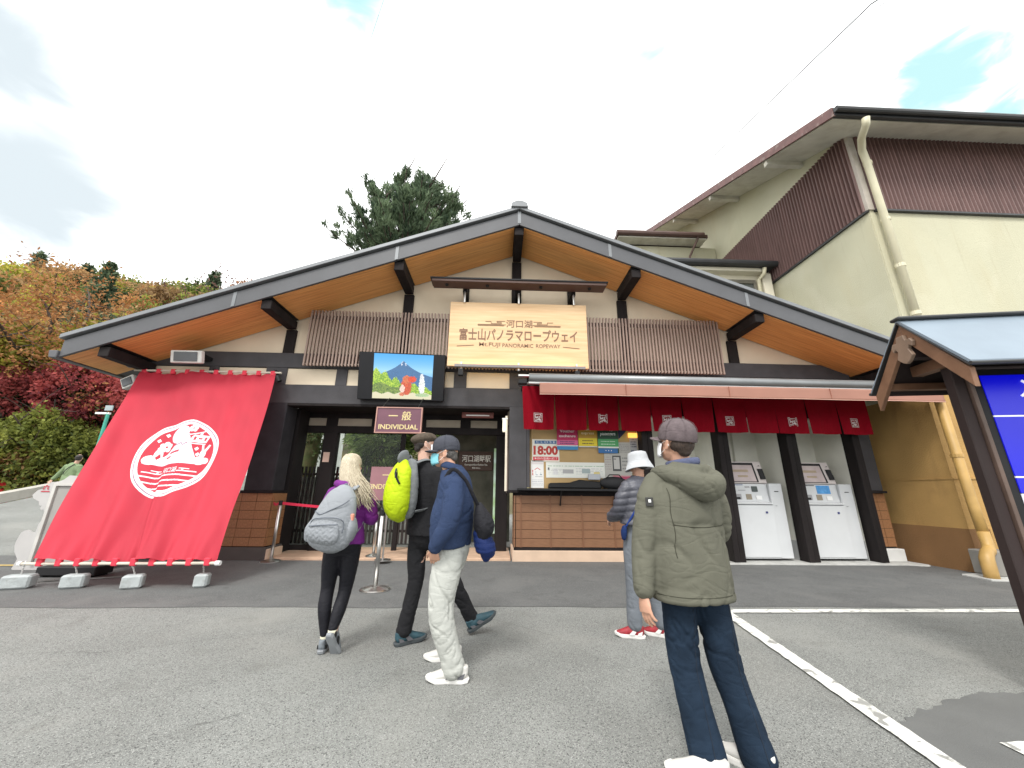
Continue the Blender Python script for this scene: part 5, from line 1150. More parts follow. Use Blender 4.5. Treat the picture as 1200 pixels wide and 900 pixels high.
def branches(rs, base, height, spread, levels=3, n0=5, r0=.16, up=.5, start=.35, lean=(0, 0)):
    """tapered trunk and forking limbs -> list of (pts, radii); also tips"""
    out = []; tips = []
    def grow(p, d, l, r, lev):
        pts = [p.copy()]; rad = [r]; q = p.copy(); dd = d.copy(); k = 6
        for i in range(k):
            dd = dd+rs.normal(size=3)*.10; dd[2] += .05*up; dd /= np.linalg.norm(dd); q = q+dd*l/k; pts.append(q.copy()); rad.append(r*(1-.62*(i+1)/k))
        out.append((pts, rad))
        if lev == 0: tips.extend(pts[3:]); return
        m = n0 if lev == levels else rs.randint(3, 5)
        for j in range(m):
            t = start+(1-start)*(j+rs.rand()*.8)/m; i = min(k-1, int(t*k)); o = pts[i]+(pts[i+1]-pts[i])*(t*k-i)
            a = rs.normal(size=3); a -= a.dot(dd)*dd; a /= np.linalg.norm(a); nd = dd*up+a*spread; nd /= np.linalg.norm(nd)
            grow(o, nd, l*rs.uniform(.5, .72), rad[i]*.6, lev-1)
        tips.append(pts[-1])
    grow(np.array(base, float), np.array((lean[0], lean[1], 1.)), height, r0, levels); return out, np.array(tips)
def limb_mesh(br, name, m, parent, n=6):
    mb = MB()
    for pts, rad in br: mb.tube(pts, [max(.006, r) for r in rad], n if rad[0] > .05 else 4, cap=False)
    return mb.build(name, m, parent, smooth=True, fix=False)
BARK = mat('bark', (.07, .052, .042), .95, var=.35, vs=8, stretch=(1, 1, .3), bump=.8, bs=30)
BARKR = mat('bark_reddish', (.16, .085, .055), .95, var=.3, vs=6, stretch=(1, 1, .3), bump=.8, bs=20)
LCON = mat_leaf('needles_bluegreen', (.035, .062, .036), (.17, .23, .13)); LGRN = mat_leaf('leaves_green', (.07, .10, .022), (.30, .33, .07))
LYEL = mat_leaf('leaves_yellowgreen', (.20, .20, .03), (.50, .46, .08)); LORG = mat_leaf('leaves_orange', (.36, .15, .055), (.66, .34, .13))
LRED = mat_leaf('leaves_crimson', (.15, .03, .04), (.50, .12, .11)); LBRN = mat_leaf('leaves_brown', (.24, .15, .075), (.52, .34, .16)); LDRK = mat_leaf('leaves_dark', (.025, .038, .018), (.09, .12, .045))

def tree(name, label, base, br, cents, rad, per, size, leaf, bark=BARK, cat='tree', group=None, rs=None, outward=None, aspect=1.3, extra=None, tones=None):
    t = thing(name, label, cat, base, group)
    if br is not None: limb_mesh(br, 'trunk', bark, t)
    V, F, tn = leaf_cloud(rs, cents, rad, per, size, aspect=aspect, outward=outward, tones=tones)
    fromnp('crown', V, F, leaf, t, tone=tn)
    return t
# big cedar behind the roof
rs = np.random.RandomState(21)
cb = np.array((-4.6, 16.0, 0.)); br = []; cents = []; outw = []
trunk_p = [cb+np.array((0, 0, z)) for z in (0, 4, 8, 10)]; br.append((trunk_p, [.45, .4, .34, .28]))
for k in range(5):
    a = k*1.3; d = np.array((math.cos(a)*.35, math.sin(a)*.35, 1.)); P = [np.array((-4.6, 16, 9.5))]; r = [.2]
    for i in range(6): d = d+rs.normal(size=3)*.06; P.append(P[-1]+d/np.linalg.norm(d)*.88); r.append(.2*(1-.14*(i+1)))
    br.append((P, r))
    for i in range(1, 7):
        for j in range(4):
            th = rs.rand()*6.28; el = .35+.16*i; d2 = np.array((math.cos(th), math.sin(th), el)); q = P[i-0].copy(); LB = [q.copy()]; L_ = rs.uniform(2.2, 4.2)*(1.15-.09*i); m = 6
            for s in range(m):
                d2 = d2+rs.normal(size=3)*.09; d2[2] += .05; q = q+d2/np.linalg.norm(d2)*L_/m; LB.append(q.copy())
                if s >= 1:
                    for w in range(4):
                        side = np.cross(d2, (0, 0, 1.)); side /= np.linalg.norm(side)+1e-6; o = d2/np.linalg.norm(d2)*.8+side*rs.uniform(-1, 1)+np.array((0, 0, rs.uniform(.1, .7)))
                        o /= np.linalg.norm(o); cents.append(q+o*rs.uniform(.1, .5)); outw.append(o)
            br.append((LB, [.055*(1-.12*s_) for s_ in range(m+1)]))
cents = np.array(cents); outw = np.array(outw)
# fit crown to its place: dome 3.7 m wide radius, top 17.2
cc = np.array((-4.7, 16, 11.9)); q = (cents-cc)/np.array((4.1, 3.4, 4.7)); keep = (np.linalg.norm(q, axis=1) < 1) ; cents, outw = cents[keep], outw[keep]
tree('cedar_tree', 'dark blue-green cedar with upswept sprays rising behind the left roof slope', (-4.6, 16, 0), br, cents, np.full((len(cents), 1), .16), 21, .048, LCON, rs=rs, outward=outw, aspect=2.8, tones=np.clip(.5+.35*np.sin(cents[:, 0]*3)*np.sin(cents[:, 2]*2.4)+rs.normal(size=len(cents))*.2, 0, 1))

# orange cherry at the far left
rs = np.random.RandomState(5)
br, tips = branches(rs, (-23.5, 16.5, 3.0), 5.0, 1.15, levels=3, n0=6, r0=.32, up=.55, start=.25, lean=(.25, 0))
br2, tips2 = branches(rs, (-23.4, 16.8, 4.2), 5.6, 1.1, levels=3, n0=6, r0=.24, up=.5, start=.2, lean=(.85, .1))
T_ = np.concatenate([tips, tips2]); T_ = T_[rs.rand(len(T_)) < .95]; T_ = T_+rs.normal(size=T_.shape)*np.array((.35, .35, .3))
tree('cherry_tree', 'wide cherry tree with thin orange autumn leaves and dark crooked limbs at the far left', (-23.5, 16.5, 2), br+br2, T_, np.full((len(T_), 1), .55), 20, .070, LORG, rs=rs)
# second orange-brown tree, lower right of it
rs = np.random.RandomState(9)
br, tips = branches(rs, (-20.2, 20, 2.6), 5.2, 1.0, levels=3, n0=6, r0=.2, up=.6, start=.3, lean=(.2, 0))
tree('cherry_tree', 'smaller brown-orange tree leaning right between the cherry and the roof end', (-20.2, 20, 2), br, tips+rs.normal(size=tips.shape)*.3, np.full((len(tips), 1), .6), 8, .075, LBRN, rs=rs)
rs = np.random.RandomState(14)
P, d = blob_centers(rs, 170, (-22.3, 17.2, 7.3), (2.4, .8, 1.1)); tree('broadleaf_tree', 'yellow-green tree glowing behind the orange cherry limbs', (-22.0, 17.0, 2), [([np.array((-22.0, 17.0, z)) for z in (1.5, 4, 7)], [.2, .17, .1])], P, np.full((len(P), 1), .6), 40, .10, LYEL, rs=rs)
P, d = blob_centers(rs, 150, (-19.4, 18.2, 7.9), (2.8, .9, 1.1)); tree('broadleaf_tree', 'yellow-green tree just above the crimson maple by the roof end', (-19.4, 18.2, 2), [([np.array((-19.4, 18.2, z)) for z in (1.5, 4, 7)], [.2, .17, .1])], P, np.full((len(P), 1), .6), 36, .10, LYEL, rs=rs)
# crimson maples
rs = np.random.RandomState(3)
def mound(c, r, leaf, dark, name, label, n=260, per=40, size=.085, cat='tree'):
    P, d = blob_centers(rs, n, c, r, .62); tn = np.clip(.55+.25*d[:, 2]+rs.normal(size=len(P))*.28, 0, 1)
    t = thing(name, label, cat, (c[0], c[1], gz(c[0], c[1])))
    brm, tp = branches(rs, (c[0], c[1], gz(c[0], c[1])), max(.8, c[2]-gz(c[0], c[1])), 1.0, levels=2, n0=5, r0=.12, up=.6, start=.2); limb_mesh(brm, 'trunk', BARK, t)
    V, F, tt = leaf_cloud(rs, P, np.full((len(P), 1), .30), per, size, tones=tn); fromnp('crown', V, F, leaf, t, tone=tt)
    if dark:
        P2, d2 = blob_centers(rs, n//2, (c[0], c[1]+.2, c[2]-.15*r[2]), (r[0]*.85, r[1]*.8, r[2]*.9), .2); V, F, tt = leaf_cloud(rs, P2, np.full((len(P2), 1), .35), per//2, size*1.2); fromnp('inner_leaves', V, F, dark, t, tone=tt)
    return t
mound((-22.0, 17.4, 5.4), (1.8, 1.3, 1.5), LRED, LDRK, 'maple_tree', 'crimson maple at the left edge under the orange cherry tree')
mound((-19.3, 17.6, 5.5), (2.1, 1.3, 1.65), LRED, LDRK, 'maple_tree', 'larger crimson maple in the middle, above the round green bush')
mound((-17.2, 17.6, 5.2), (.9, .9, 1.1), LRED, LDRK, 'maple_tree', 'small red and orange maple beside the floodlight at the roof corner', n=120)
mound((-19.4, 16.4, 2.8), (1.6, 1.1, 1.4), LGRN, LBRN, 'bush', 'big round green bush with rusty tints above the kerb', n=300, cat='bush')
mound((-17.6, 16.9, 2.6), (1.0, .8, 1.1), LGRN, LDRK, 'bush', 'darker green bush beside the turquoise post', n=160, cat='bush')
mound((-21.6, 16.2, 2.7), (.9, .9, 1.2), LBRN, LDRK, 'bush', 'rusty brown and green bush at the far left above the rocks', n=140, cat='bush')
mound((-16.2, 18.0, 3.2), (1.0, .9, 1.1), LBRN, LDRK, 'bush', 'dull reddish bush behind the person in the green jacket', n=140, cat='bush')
# low ground cover on the bank above the kerb
k = 5200; gx = rs.uniform(-24.5, -17.4, k); gy = rs.uniform(10, 24, k); gzv = np.array([gz(a, b) for a, b in zip(gx, gy)])+rs.uniform(0, .55, k)
P = np.stack([gx, gy, gzv], 1); V, F, tt = leaf_cloud(rs, P, np.full((k, 1), .22), 6, .09); o = fromnp('ground_cover', V, F, LGRN, None, tone=tt); tag(o, 'low weeds and ivy covering the bank above the kerb', 'ground cover', kind='stuff')
# pale rocks at the left edge
rk = mat('rock_grey', (.26, .28, .30), .9, var=.25, vs=3, bump=1., bs=8)
for i, (x, y, z, r, lab) in enumerate([(-21.3, 15.2, 1.55, .65, 'grey rock at the left edge just above the kerb, lowest of the pile'), (-20.3, 15.6, 1.35, .5, 'grey rock lying under the big round green bush'), (-22.2, 15.9, 2.6, .75, 'tall grey rock at the left edge above the red car'), (-22.6, 16.6, 3.6, .6, 'topmost pale rock at the left edge beside the rusty bush')]):
    mb = MB(); mb.ellip((x, y, z), (r, r*.8, r*.75), nu=12, nv=8); me = mb.mesh('rock')
    for v in me.vertices: n_ = noise.noise(v.co*1.7+Vector((i*5, 0, 0))); v.co += (v.co-Vector((x, y, z)))*.55*n_
    o = link('rock', me, rk, None, base=(x, y, z)); tag(o, lab, 'rock')
# hill forest: prototypes by kind, copied as single trees
rs = np.random.RandomState(77)
def proto(kind):
    t = thing('hill_tree', 'x', 'tree', (0, 0, 0))
    if kind in ('fir',):
        P = []; tn = []
        for i in range(120):
            h = rs.rand(); r = (1-h)*1.5*(.6+.4*rs.rand()); a = rs.rand()*6.28; P.append((r*math.cos(a), r*math.sin(a), .8+h*5.4)); tn.append(rs.rand())
        P = np.array(P); V, F, tt = leaf_cloud(rs, P, np.full((len(P), 1), .5), 14, .22, aspect=1.5, tones=np.array(tn))
    else:
        P, d = blob_centers(rs, 70, (0, 0, 3.2), (2.1, 2.1, 1.8), .5); V, F, tt = leaf_cloud(rs, P, np.full((len(P), 1), .75), 20, .22)
    lf = {'fir': LCON, 'orange': LORG, 'brown': LBRN, 'green': LGRN, 'yellow': LYEL, 'dark': LDRK}[kind]
    MB().tube([(0, 0, -1), (0, 0, 3)], [.14, .08], 5, cap=False).build('trunk', BARK, t, fix=False); fromnp('crown', V, F, lf, t, tone=tt); return t
kinds = {'fir': 'dark pointed fir standing in the autumn forest on the hill', 'orange': 'orange autumn tree in the forest covering the hill', 'brown': 'russet brown tree in the forest covering the hill', 'green': 'mid green tree in the forest covering the hill', 'yellow': 'yellowing tree in the forest covering the hill', 'dark': 'deep green round tree in the forest covering the hill'}
prot = {k: proto(k) for k in kinds}; first = {k: True for k in kinds}; cnt = 0
spots = []
for y in np.arange(26, 80, 3.3):
    xa = -1.66*y-6; xb = min(-.50*y-2, -12); step = 3.3 if y < 50 else 4.2
    for x in np.arange(xa, xb, step): spots.append((x+rs.uniform(-1.3, 1.3), y+rs.uniform(-1.3, 1.3)))
rs.shuffle(spots); spots = sorted(spots[:292], key=lambda p: p[1])
for x, y in spots:
    k = rs.choice(list(kinds), p=[.09, .15, .27, .26, .17, .06]); p = prot[k]
    o = p if first[k] else copy_tree(p); first[k] = False; s = rs.uniform(.7, 1.15)*(1+.004*y)
    o.location = (x, y, gz(x, y)-.3); o.rotation_euler = (0, 0, rs.rand()*6.28); o.scale = (s, s, s*rs.uniform(.85, 1.15)); o['label'] = kinds[k]; o['group'] = 'hill forest, '+k+' trees'
for k in kinds:
    if first[k]: bpy.data.objects.remove(prot[k])
# forest floor thickets between them, one mass
kk = 7000; yv = rs.uniform(24, 84, kk); xv = -1.72*yv+rs.rand(kk)*(1.72*yv-.42*yv-2); zv = np.array([gz(a, b) for a, b in zip(xv, yv)])+rs.uniform(0, 2.0, kk)
for nm, lf, sel in (('forest_thicket', LORG, 0), ('forest_thicket', LBRN, 1), ('forest_thicket', LGRN, 2)):
    m_ = (np.arange(kk) % 3) == sel; P = np.stack([xv, yv, zv], 1)[m_]; V, F, tt = leaf_cloud(rs, P, np.full((len(P), 1), 1.2), 9, .34)
    o = fromnp(nm, V, F, lf, None, tone=tt); tag(o, ['orange', 'russet', 'green'][sel]+' undergrowth filling the forest on the hill', 'forest', kind='stuff')
# named firs and the bare tree on the skyline
def fir(x, y, z, h, r, label, n=420):
    P = []
    for i in range(n):
        t_ = rs.rand()**.8; a = rs.rand()*6.28; rr = r*(1-t_)*(.35+.65*rs.rand())*(1+.25*math.sin(t_*34)); P.append((x+rr*math.cos(a), y+rr*math.sin(a), z+h*(.06+.94*t_)))
    P = np.array(P); ow = P-np.array((x, y, 0)); ow[:, 2] = .35*np.linalg.norm(ow[:, :2], axis=1); ow /= np.linalg.norm(ow, axis=1)[:, None]+1e-6
    t = thing('fir_tree', label, 'tree', (x, y, z)); MB().tube([(x, y, z-.5), (x, y, z+h*.95)], [.18, .03], 7, cap=False).build('trunk', BARK, t, fix=False)
    V, F, tt = leaf_cloud(rs, P, np.full((n, 1), .35), 16, .13, aspect=2., outward=ow); fromnp('crown', V, F, LCON, t, tone=tt)
fir(-34.3, 30, 7.5, 12.6, 2.9, 'tallest dark fir on the hill, its ragged top breaking the skyline')
fir(-36.6, 31, 7.5, 9.3, 2.7, 'broader dark fir just left of the tallest one on the hill')
fir(-31.2, 30.5, 6, 8.0, 2.4, 'dark green fir low on the hill right of the tallest fir')
rs = np.random.RandomState(31)
br, tips = branches(rs, (-16.6, 22, 9.0), 3.6, 1.1, levels=3, n0=6, r0=.14, up=.5, start=.3, lean=(.25, 0))
tree('bare_tree', 'nearly bare tree with sparse reddish leaves above the left roof slope', (-16.6, 22, 3), [([np.array((-16.6, 22, z)) for z in (3, 6, 9.1)], [.22, .18, .14])]+br, tips+rs.normal(size=tips.shape)*.2, np.full((len(tips), 1), .35), 4, .07, mat_leaf('leaves_dusty', (.14, .07, .06), (.30, .17, .14)), rs=rs)
# garden plants behind the entrance
rs = np.random.RandomState(41)
for (x, y, z, r, lab) in ((-7.05, 13.2, 2.0, .30, 'small clipped round shrub at the left of the garden behind the lattice fence'), (-6.75, 13.6, 2.15, .34, 'second clipped round shrub, beside the shaggy trunk in the garden')):
    P, d = blob_centers(rs, 60, (x, y, z+.25), (r, r, r*.9), .7); t = thing('shrub', lab, 'shrub', (x, y, z)); V, F, tt = leaf_cloud(rs, P, np.full((len(P), 1), .10), 24, .035); fromnp('leaves', V, F, LDRK, t, tone=tt)
    MB().tube([(x, y, z-.3), (x, y, z+.2)], .03, 6).build('stem', BARK, t)
t = thing('shaggy_trunk', 'thick mossy tree trunk in the garden seen through the left entrance glass', 'tree', (-6.25, 12.9, 1))
MB().tube([(-6.25, 12.9, .6), (-6.29, 12.9, 2), (-6.22, 12.9, 3.2), (-6.25, 12.9, 5)], [.30, .26, .24, .2], 12).build('trunk', mat('mossy_bark', (.10, .075, .035), .95, col2=(.07, .09, .03), vs=7, bump=1., bs=12), t, smooth=True)
P = np.stack([-6.25+rs.normal(size=200)*.25, 12.9+rs.normal(size=200)*.25, rs.uniform(2.4, 5.6, 200)], 1); V, F, tt = leaf_cloud(rs, P, np.full((200, 1), .12), 10, .06); fromnp('crown', V, F, LDRK, t, tone=tt)
for (x, y, z, rx, rz_, lab, lf) in ((-3.7, 12.2, 2.7, 1.0, 1.35, 'dense dark conifer in the garden behind the blonde woman', LDRK), (-2.2, 11.8, 2.4, 1.0, 1.9, 'green conifer in the garden behind the man with the lime backpack', LGRN), (-4.3, 13.8, 3.2, 1.2, 1.1, 'taller dark conifer at the back of the garden below the white car', LDRK)):
    P, d = blob_centers(rs, 190, (x, y, z), (rx, .8, rz_), .35); d[:, 2] -= .5; t = thing('garden_conifer', lab, 'tree', (x, y, gb(x, y)))
    V, F, tt = leaf_cloud(rs, P, np.full((len(P), 1), .20), 22, .045, aspect=2.6, outward=d, tones=np.clip(.5+.5*np.sin(P[:, 0]*6)*np.sin(P[:, 2]*5)+rs.normal(size=len(P))*.25, 0, 1)); fromnp('crown', V, F, mat_leaf('needles_garden', (.045, .08, .025), (.28, .37, .11)), t, tone=tt); MB().tube([(x, y, gb(x, y)-.2), (x, y, z)], .08, 8).build('trunk', BARK, t)
P = np.stack([rs.uniform(-7.5, -1.2, 900), rs.uniform(10.6, 15.5, 900), np.zeros(900)], 1); P[:, 2] = [gb(a, b)+.04 for a, b in P[:, :2]]
V, F, tt = leaf_cloud(rs, P, np.full((900, 1), .12), 10, .04); o = fromnp('ground_cover', V, F, LGRN, None, tone=tt); tag(o, 'moss and low plants on the garden bank behind the entrance', 'ground cover', kind='stuff')
# ================================================================ people
V3 = Vector
def spath(pts, rads, sub=4):
    """Catmull-Rom through control points and radii (tuples)"""
    P = [V3(p) for p in pts]; Rr = [r if isinstance(r, (tuple, list)) else (r, r) for r in rads]; n = len(P); op = []; orr = []
    for i in range(n-1):
        p0, p1, p2, p3 = P[max(i-1, 0)], P[i], P[i+1], P[min(i+2, n-1)]; q0, q1, q2, q3 = Rr[max(i-1, 0)], Rr[i], Rr[i+1], Rr[min(i+2, n-1)]
        for k in range(sub):
            t = k/sub; a, b, c, d = -.5*t+t*t-.5*t**3, 1-2.5*t*t+1.5*t**3, .5*t+2*t*t-1.5*t**3, -.5*t*t+.5*t**3
            op.append(p0*a+p1*b+p2*c+p3*d); orr.append(tuple(max(.003, q0[j]*a+q1[j]*b+q2[j]*c+q3[j]*d) for j in (0, 1)))
    op.append(P[-1]); orr.append(Rr[-1]); return op, orr
def tub(mb, pts, rads, front=(0, 1, 0), n=18, sub=4, rnd=True):
    p, r = spath(pts, rads, sub)
    if rnd:      # rounded ends
        d0 = (p[0]-p[1]).normalized(); d1 = (p[-1]-p[-2]).normalized(); a, b = r[0], r[-1]; m0 = min(a); m1 = min(b)
        p = [p[0]+d0*m0*.75, p[0]+d0*m0*.45]+p+[p[-1]+d1*m1*.45, p[-1]+d1*m1*.75]; r = [(a[0]*.35, a[1]*.35), (a[0]*.8, a[1]*.8)]+r+[(b[0]*.8, b[1]*.8), (b[0]*.35, b[1]*.35)]
    return mb.tube(p, r, n, True, ref=front)
def fuse(mb, name, m, parent, voxel=.012, smooth=4, disp=None, sf=.5):
    me = mb.mesh(name); o = bpy.data.objects.new(name, me); COL.objects.link(o)
    bm = bmesh.new(); bm.from_mesh(me); bmesh.ops.recalc_face_normals(bm, faces=bm.faces); bm.to_mesh(me); bm.free()
    r = o.modifiers.new('r', 'REMESH'); r.mode = 'VOXEL'; r.voxel_size = voxel; s = o.modifiers.new('s', 'SMOOTH'); s.iterations = smooth; s.factor = sf
    dg = bpy.context.evaluated_depsgraph_get(); ev = o.evaluated_get(dg); me2 = bpy.data.meshes.new_from_object(ev)
    bpy.data.objects.remove(o); bpy.data.meshes.remove(me)
    if disp:
        no = [v.normal.copy() for v in me2.vertices]
        for v, n_ in zip(me2.vertices, no): v.co += n_*disp(v.co, n_)
    me2.polygons.foreach_set('use_smooth', [True]*len(me2.polygons)); me2.materials.clear()
    return link(name, me2, m, parent)
def folds(amp, fx=7, fz=14, seed=0, fine=.35):
    """soft billows plus thin slanting creases"""
    def f(c, n):
        o = V3((seed, seed*.7, seed*1.3)); lo = noise.noise(V3((c.x*fx*.8, c.y*fx*.8, c.z*fz*.35))+o)
        s_ = c.z+.55*(c.x-c.y); a = noise.noise(V3((c.x*fx*.9, c.y*fx*.9, s_*fz*.75))+o*1.7); s2 = c.z-.7*(c.x+c.y); b = noise.noise(V3((c.x*fx*1.6, c.y*fx*1.6, s2*fz*1.1))+o*.6)
        m = max(0, .55+1.3*noise.noise(V3((c.x*4, c.y*4, c.z*5))+o*2.1)); m2 = max(0, .4-1.3*noise.noise(V3((c.x*5, c.y*5, c.z*4))+o))
        return amp*(.9*lo-.85*math.exp(-(a/.075)**2)*min(1, m)-.45*math.exp(-(b/.06)**2)*min(1, m2))
    return f
def snap_line(o, pts, d, off, r, m, parent, name='seam_line'):
    """thin seam laid onto a garment: points are thrown along d until they meet it"""
    P = []
    for p in pts:
        hit, loc, nn, _ = o.ray_cast(V3(p), V3(d))
        if hit: P.append(loc+nn*off)
    if len(P) > 2: return MB().tube(P, r, 5).build(name, m, parent, smooth=True)
def quilt(amp, pitch, base, seed=0):
    g = folds(amp*.6, 12, 16, seed)
    def f(c, n):
        t = ((c.z+.012*math.sin(c.x*14+c.y*9)) % pitch)/pitch; return amp*(abs(math.sin(math.pi*t))**.55)-amp*.5+g(c, n)
    return f
def frame(fwd, up=(0, 0, 1)):
    """matrix: local x = person's right, y = forward, z = up"""
    f = V3(fwd).normalized(); u = V3(up); x = f.cross(u).normalized(); u = x.cross(f); return Matrix((x, f, u)).transposed()
def xf(mb, i0, M, c):
    c = V3(c)
    for i in range(i0, len(mb.v)): mb.v[i] = tuple(c+M @ V3(mb.v[i]))
def face(mb, c, M, s=1.):
    """head with skull, jaw, brow, nose, lips, chin and ears"""
    i0 = len(mb.v)
    mb.ellip((0, -.012, .022), (.076, .096, .098)); mb.ellip((0, .012, -.03), (.062, .074, .078)); mb.ellip((0, .046, -.078), (.034, .034, .028))
    mb.ellip((0, .078, .022), (.052, .018, .014)); mb.ellip((-.032, .070, -.022), (.022, .020, .020)); mb.ellip((.032, .070, -.022), (.022, .020, .020))
    mb.tube([(0, .086, .018), (0, .100, -.006), (0, .112, -.022)], [.009, .012, .015], 8); mb.ellip((-.012, .098, -.026), (.009, .010, .008)); mb.ellip((.012, .098, -.026), (.009, .010, .008))
    mb.ellip((0, .086, -.050), (.024, .012, .006)); mb.ellip((0, .084, -.060), (.021, .012, .007))
    for sx in (-1, 1):
        Me = Matrix.Rotation(sx*.35, 3, 'Z'); mb.ellip((sx*.080, -.012, -.008), (.008, .020, .032), Me); mb.ellip((sx*.083, -.016, .012), (.009, .014, .014), Me); mb.ellip((sx*.078, -.002, -.032), (.007, .010, .010), Me)
    for i in range(i0, len(mb.v)): mb.v[i] = tuple(q*s for q in mb.v[i])
    xf(mb, i0, M, c)
def eyes(parent, c, M, s=1.):
    for sx in (-1, 1):
        mb = MB(); i0 = 0; mb.ellip((sx*.031*s, .074*s, .004*s), (.012*s, .010*s, .008*s), nu=10, nv=6); xf(mb, 0, M, c); mb.build('eye', mat('eye_dark', (.02, .015, .012), .2), parent, smooth=True)
def hand(mb, w, d, palm, thumb, s=1., curl=.5):
    """w wrist, d along fingers, palm = direction the palm faces, thumb = side of the thumb"""
    d = V3(d).normalized(); pn = V3(palm); pn = (pn-d*pn.dot(d)).normalized(); sd = V3(thumb); sd = (sd-d*sd.dot(d)-pn*sd.dot(pn)).normalized(); w = V3(w)
    M_ = Matrix((sd, d, pn)).transposed()
    mb.tube([w-d*.02*s, w+d*.02*s, w+d*.055*s, w+d*.088*s], [(.024*s, .018*s), (.031*s, .016*s), (.040*s, .016*s), (.038*s, .012*s)], 12, ref=tuple(pn))
    lens = (.070, .080, .074, .058)
    for k in range(4):
        o = w+d*(.085-.006*abs(k-1.2))*s+sd*(.029-.0195*k)*s; dd = d.copy(); dd = (dd+sd*(.10-.07*k)).normalized(); p = [o-dd*.01]; L_ = lens[k]*s
        for j, fr in enumerate((.42, .32, .26)):
            a = curl*(.45+.35*j)*(1+.12*k); dd = (dd*math.cos(a)+pn*math.sin(a)).normalized(); p.append(p[-1]+dd*L_*fr+(dd*.01 if j == 0 else V3()))
        mb.tube(p, [.0088*s, .0086*s, .0078*s, .0062*s], 8, ref=tuple(sd))
    o = w+d*.028*s+sd*.026*s; dd = (d*.72+sd*.62+pn*.30).normalized(); p = [o-dd*.012, o+dd*.026*s, o+dd*.048*s+d*.004*s, o+dd*.060*s+d*.022*s]; mb.tube(p, [.0125*s, .0115*s, .0098*s, .0072*s], 8, ref=tuple(pn))
def shoe(parent, heel, fwd, up, colU, colS, colA, L_=.285, name='shoe'):
    """heel = ground point at the heel; fwd toe direction; up = normal of the sole"""
    M = frame(fwd, up); heel = V3(heel)
    ol = [(0, -.0), (.024, .004), (.036, .03), (.037, .08), (.034, .13), (.044, .18), (.046, .22), (.036, .262), (.012, .284), (-.012, .282), (-.034, .26), (-.043, .22), (-.040, .18), (-.030, .13), (-.034, .08), (-.034, .03), (-.022, .004)]
    k = L_/.285; mb = MB(); n = len(ol); V = []
    for z, e, f in ((.0, .93, 0), (.006, 1.02, 0), (.024, 1.05, 0), (.032, 1.0, 0)):
        for x, y in ol: V.append((x*e*k, (.14+(y-.14)*e)*k, z+(.012 if y > .24 else 0)*(1 if z > .001 else .8)))
    F = [(j*n+i, j*n+(i+1) % n, (j+1)*n+(i+1) % n, (j+1)*n+i) for j in range(3) for i in range(n)]+[tuple(range(n-1, -1, -1)), tuple(3*n+i for i in range(n))]
    mb.add(V, F); xf(mb, 0, M, heel); so_ = mb.build('sole', colS, parent, smooth=False); 
    mb = MB(); mb.tube([(0, .012, .05), (0, .05, .060), (0, .10, .062), (0, .15, .054), (0, .20, .044), (0, .245, .037), (0, .272, .034)], [(.028, .032), (.036, .046), (.036, .050), (.038, .040), (.042, .028), (.038, .020), (.022, .012)], 16, ref=(0, 0, 1))
    mb.tube([(0, .045, .05), (0, .040, .105)], [(.034, .042), (.033, .040)], 16, ref=(0, 1, 0))
    for i in range(len(mb.v)): mb.v[i] = (mb.v[i][0]*k, mb.v[i][1]*k, max(mb.v[i][2], .02))
    xf(mb, 0, M, heel); up_ = fuse(mb, name, colU, parent, .006, 5)
    mb = MB()
    for j in range(5): y = .105+.022*j; mb.tube([(-.020*k, y*k, .098-.012*j), (0, (y+.006)*k, .106-.0125*j), (.020*k, y*k, .098-.012*j)], .003, 5)
    xf(mb, 0, M, heel); mb.build('laces', colA, parent, smooth=True)
    for s_ in (-1, 1):
        for q in ([(.040, .15, .032), (.041, .10, .032), (.039, .08, .060), (.037, .11, .070)], [(.039, .07, .032), (.037, .03, .032), (.034, .02, .065), (.037, .06, .050)]):
            mb = MB(); mb.add([(s_*x*k, y*k, z) for x, y, z in q], [(0, 1, 2, 3)]); xf(mb, 0, M, heel); o = mb.build('side_stripe', colA, parent, fix=False); sm = o.modifiers.new('s', 'SOLIDIFY'); sm.thickness = .006; sm.offset = 0
def arc(c, M, pts): return [V3(c)+M @ V3(p) for p in pts]

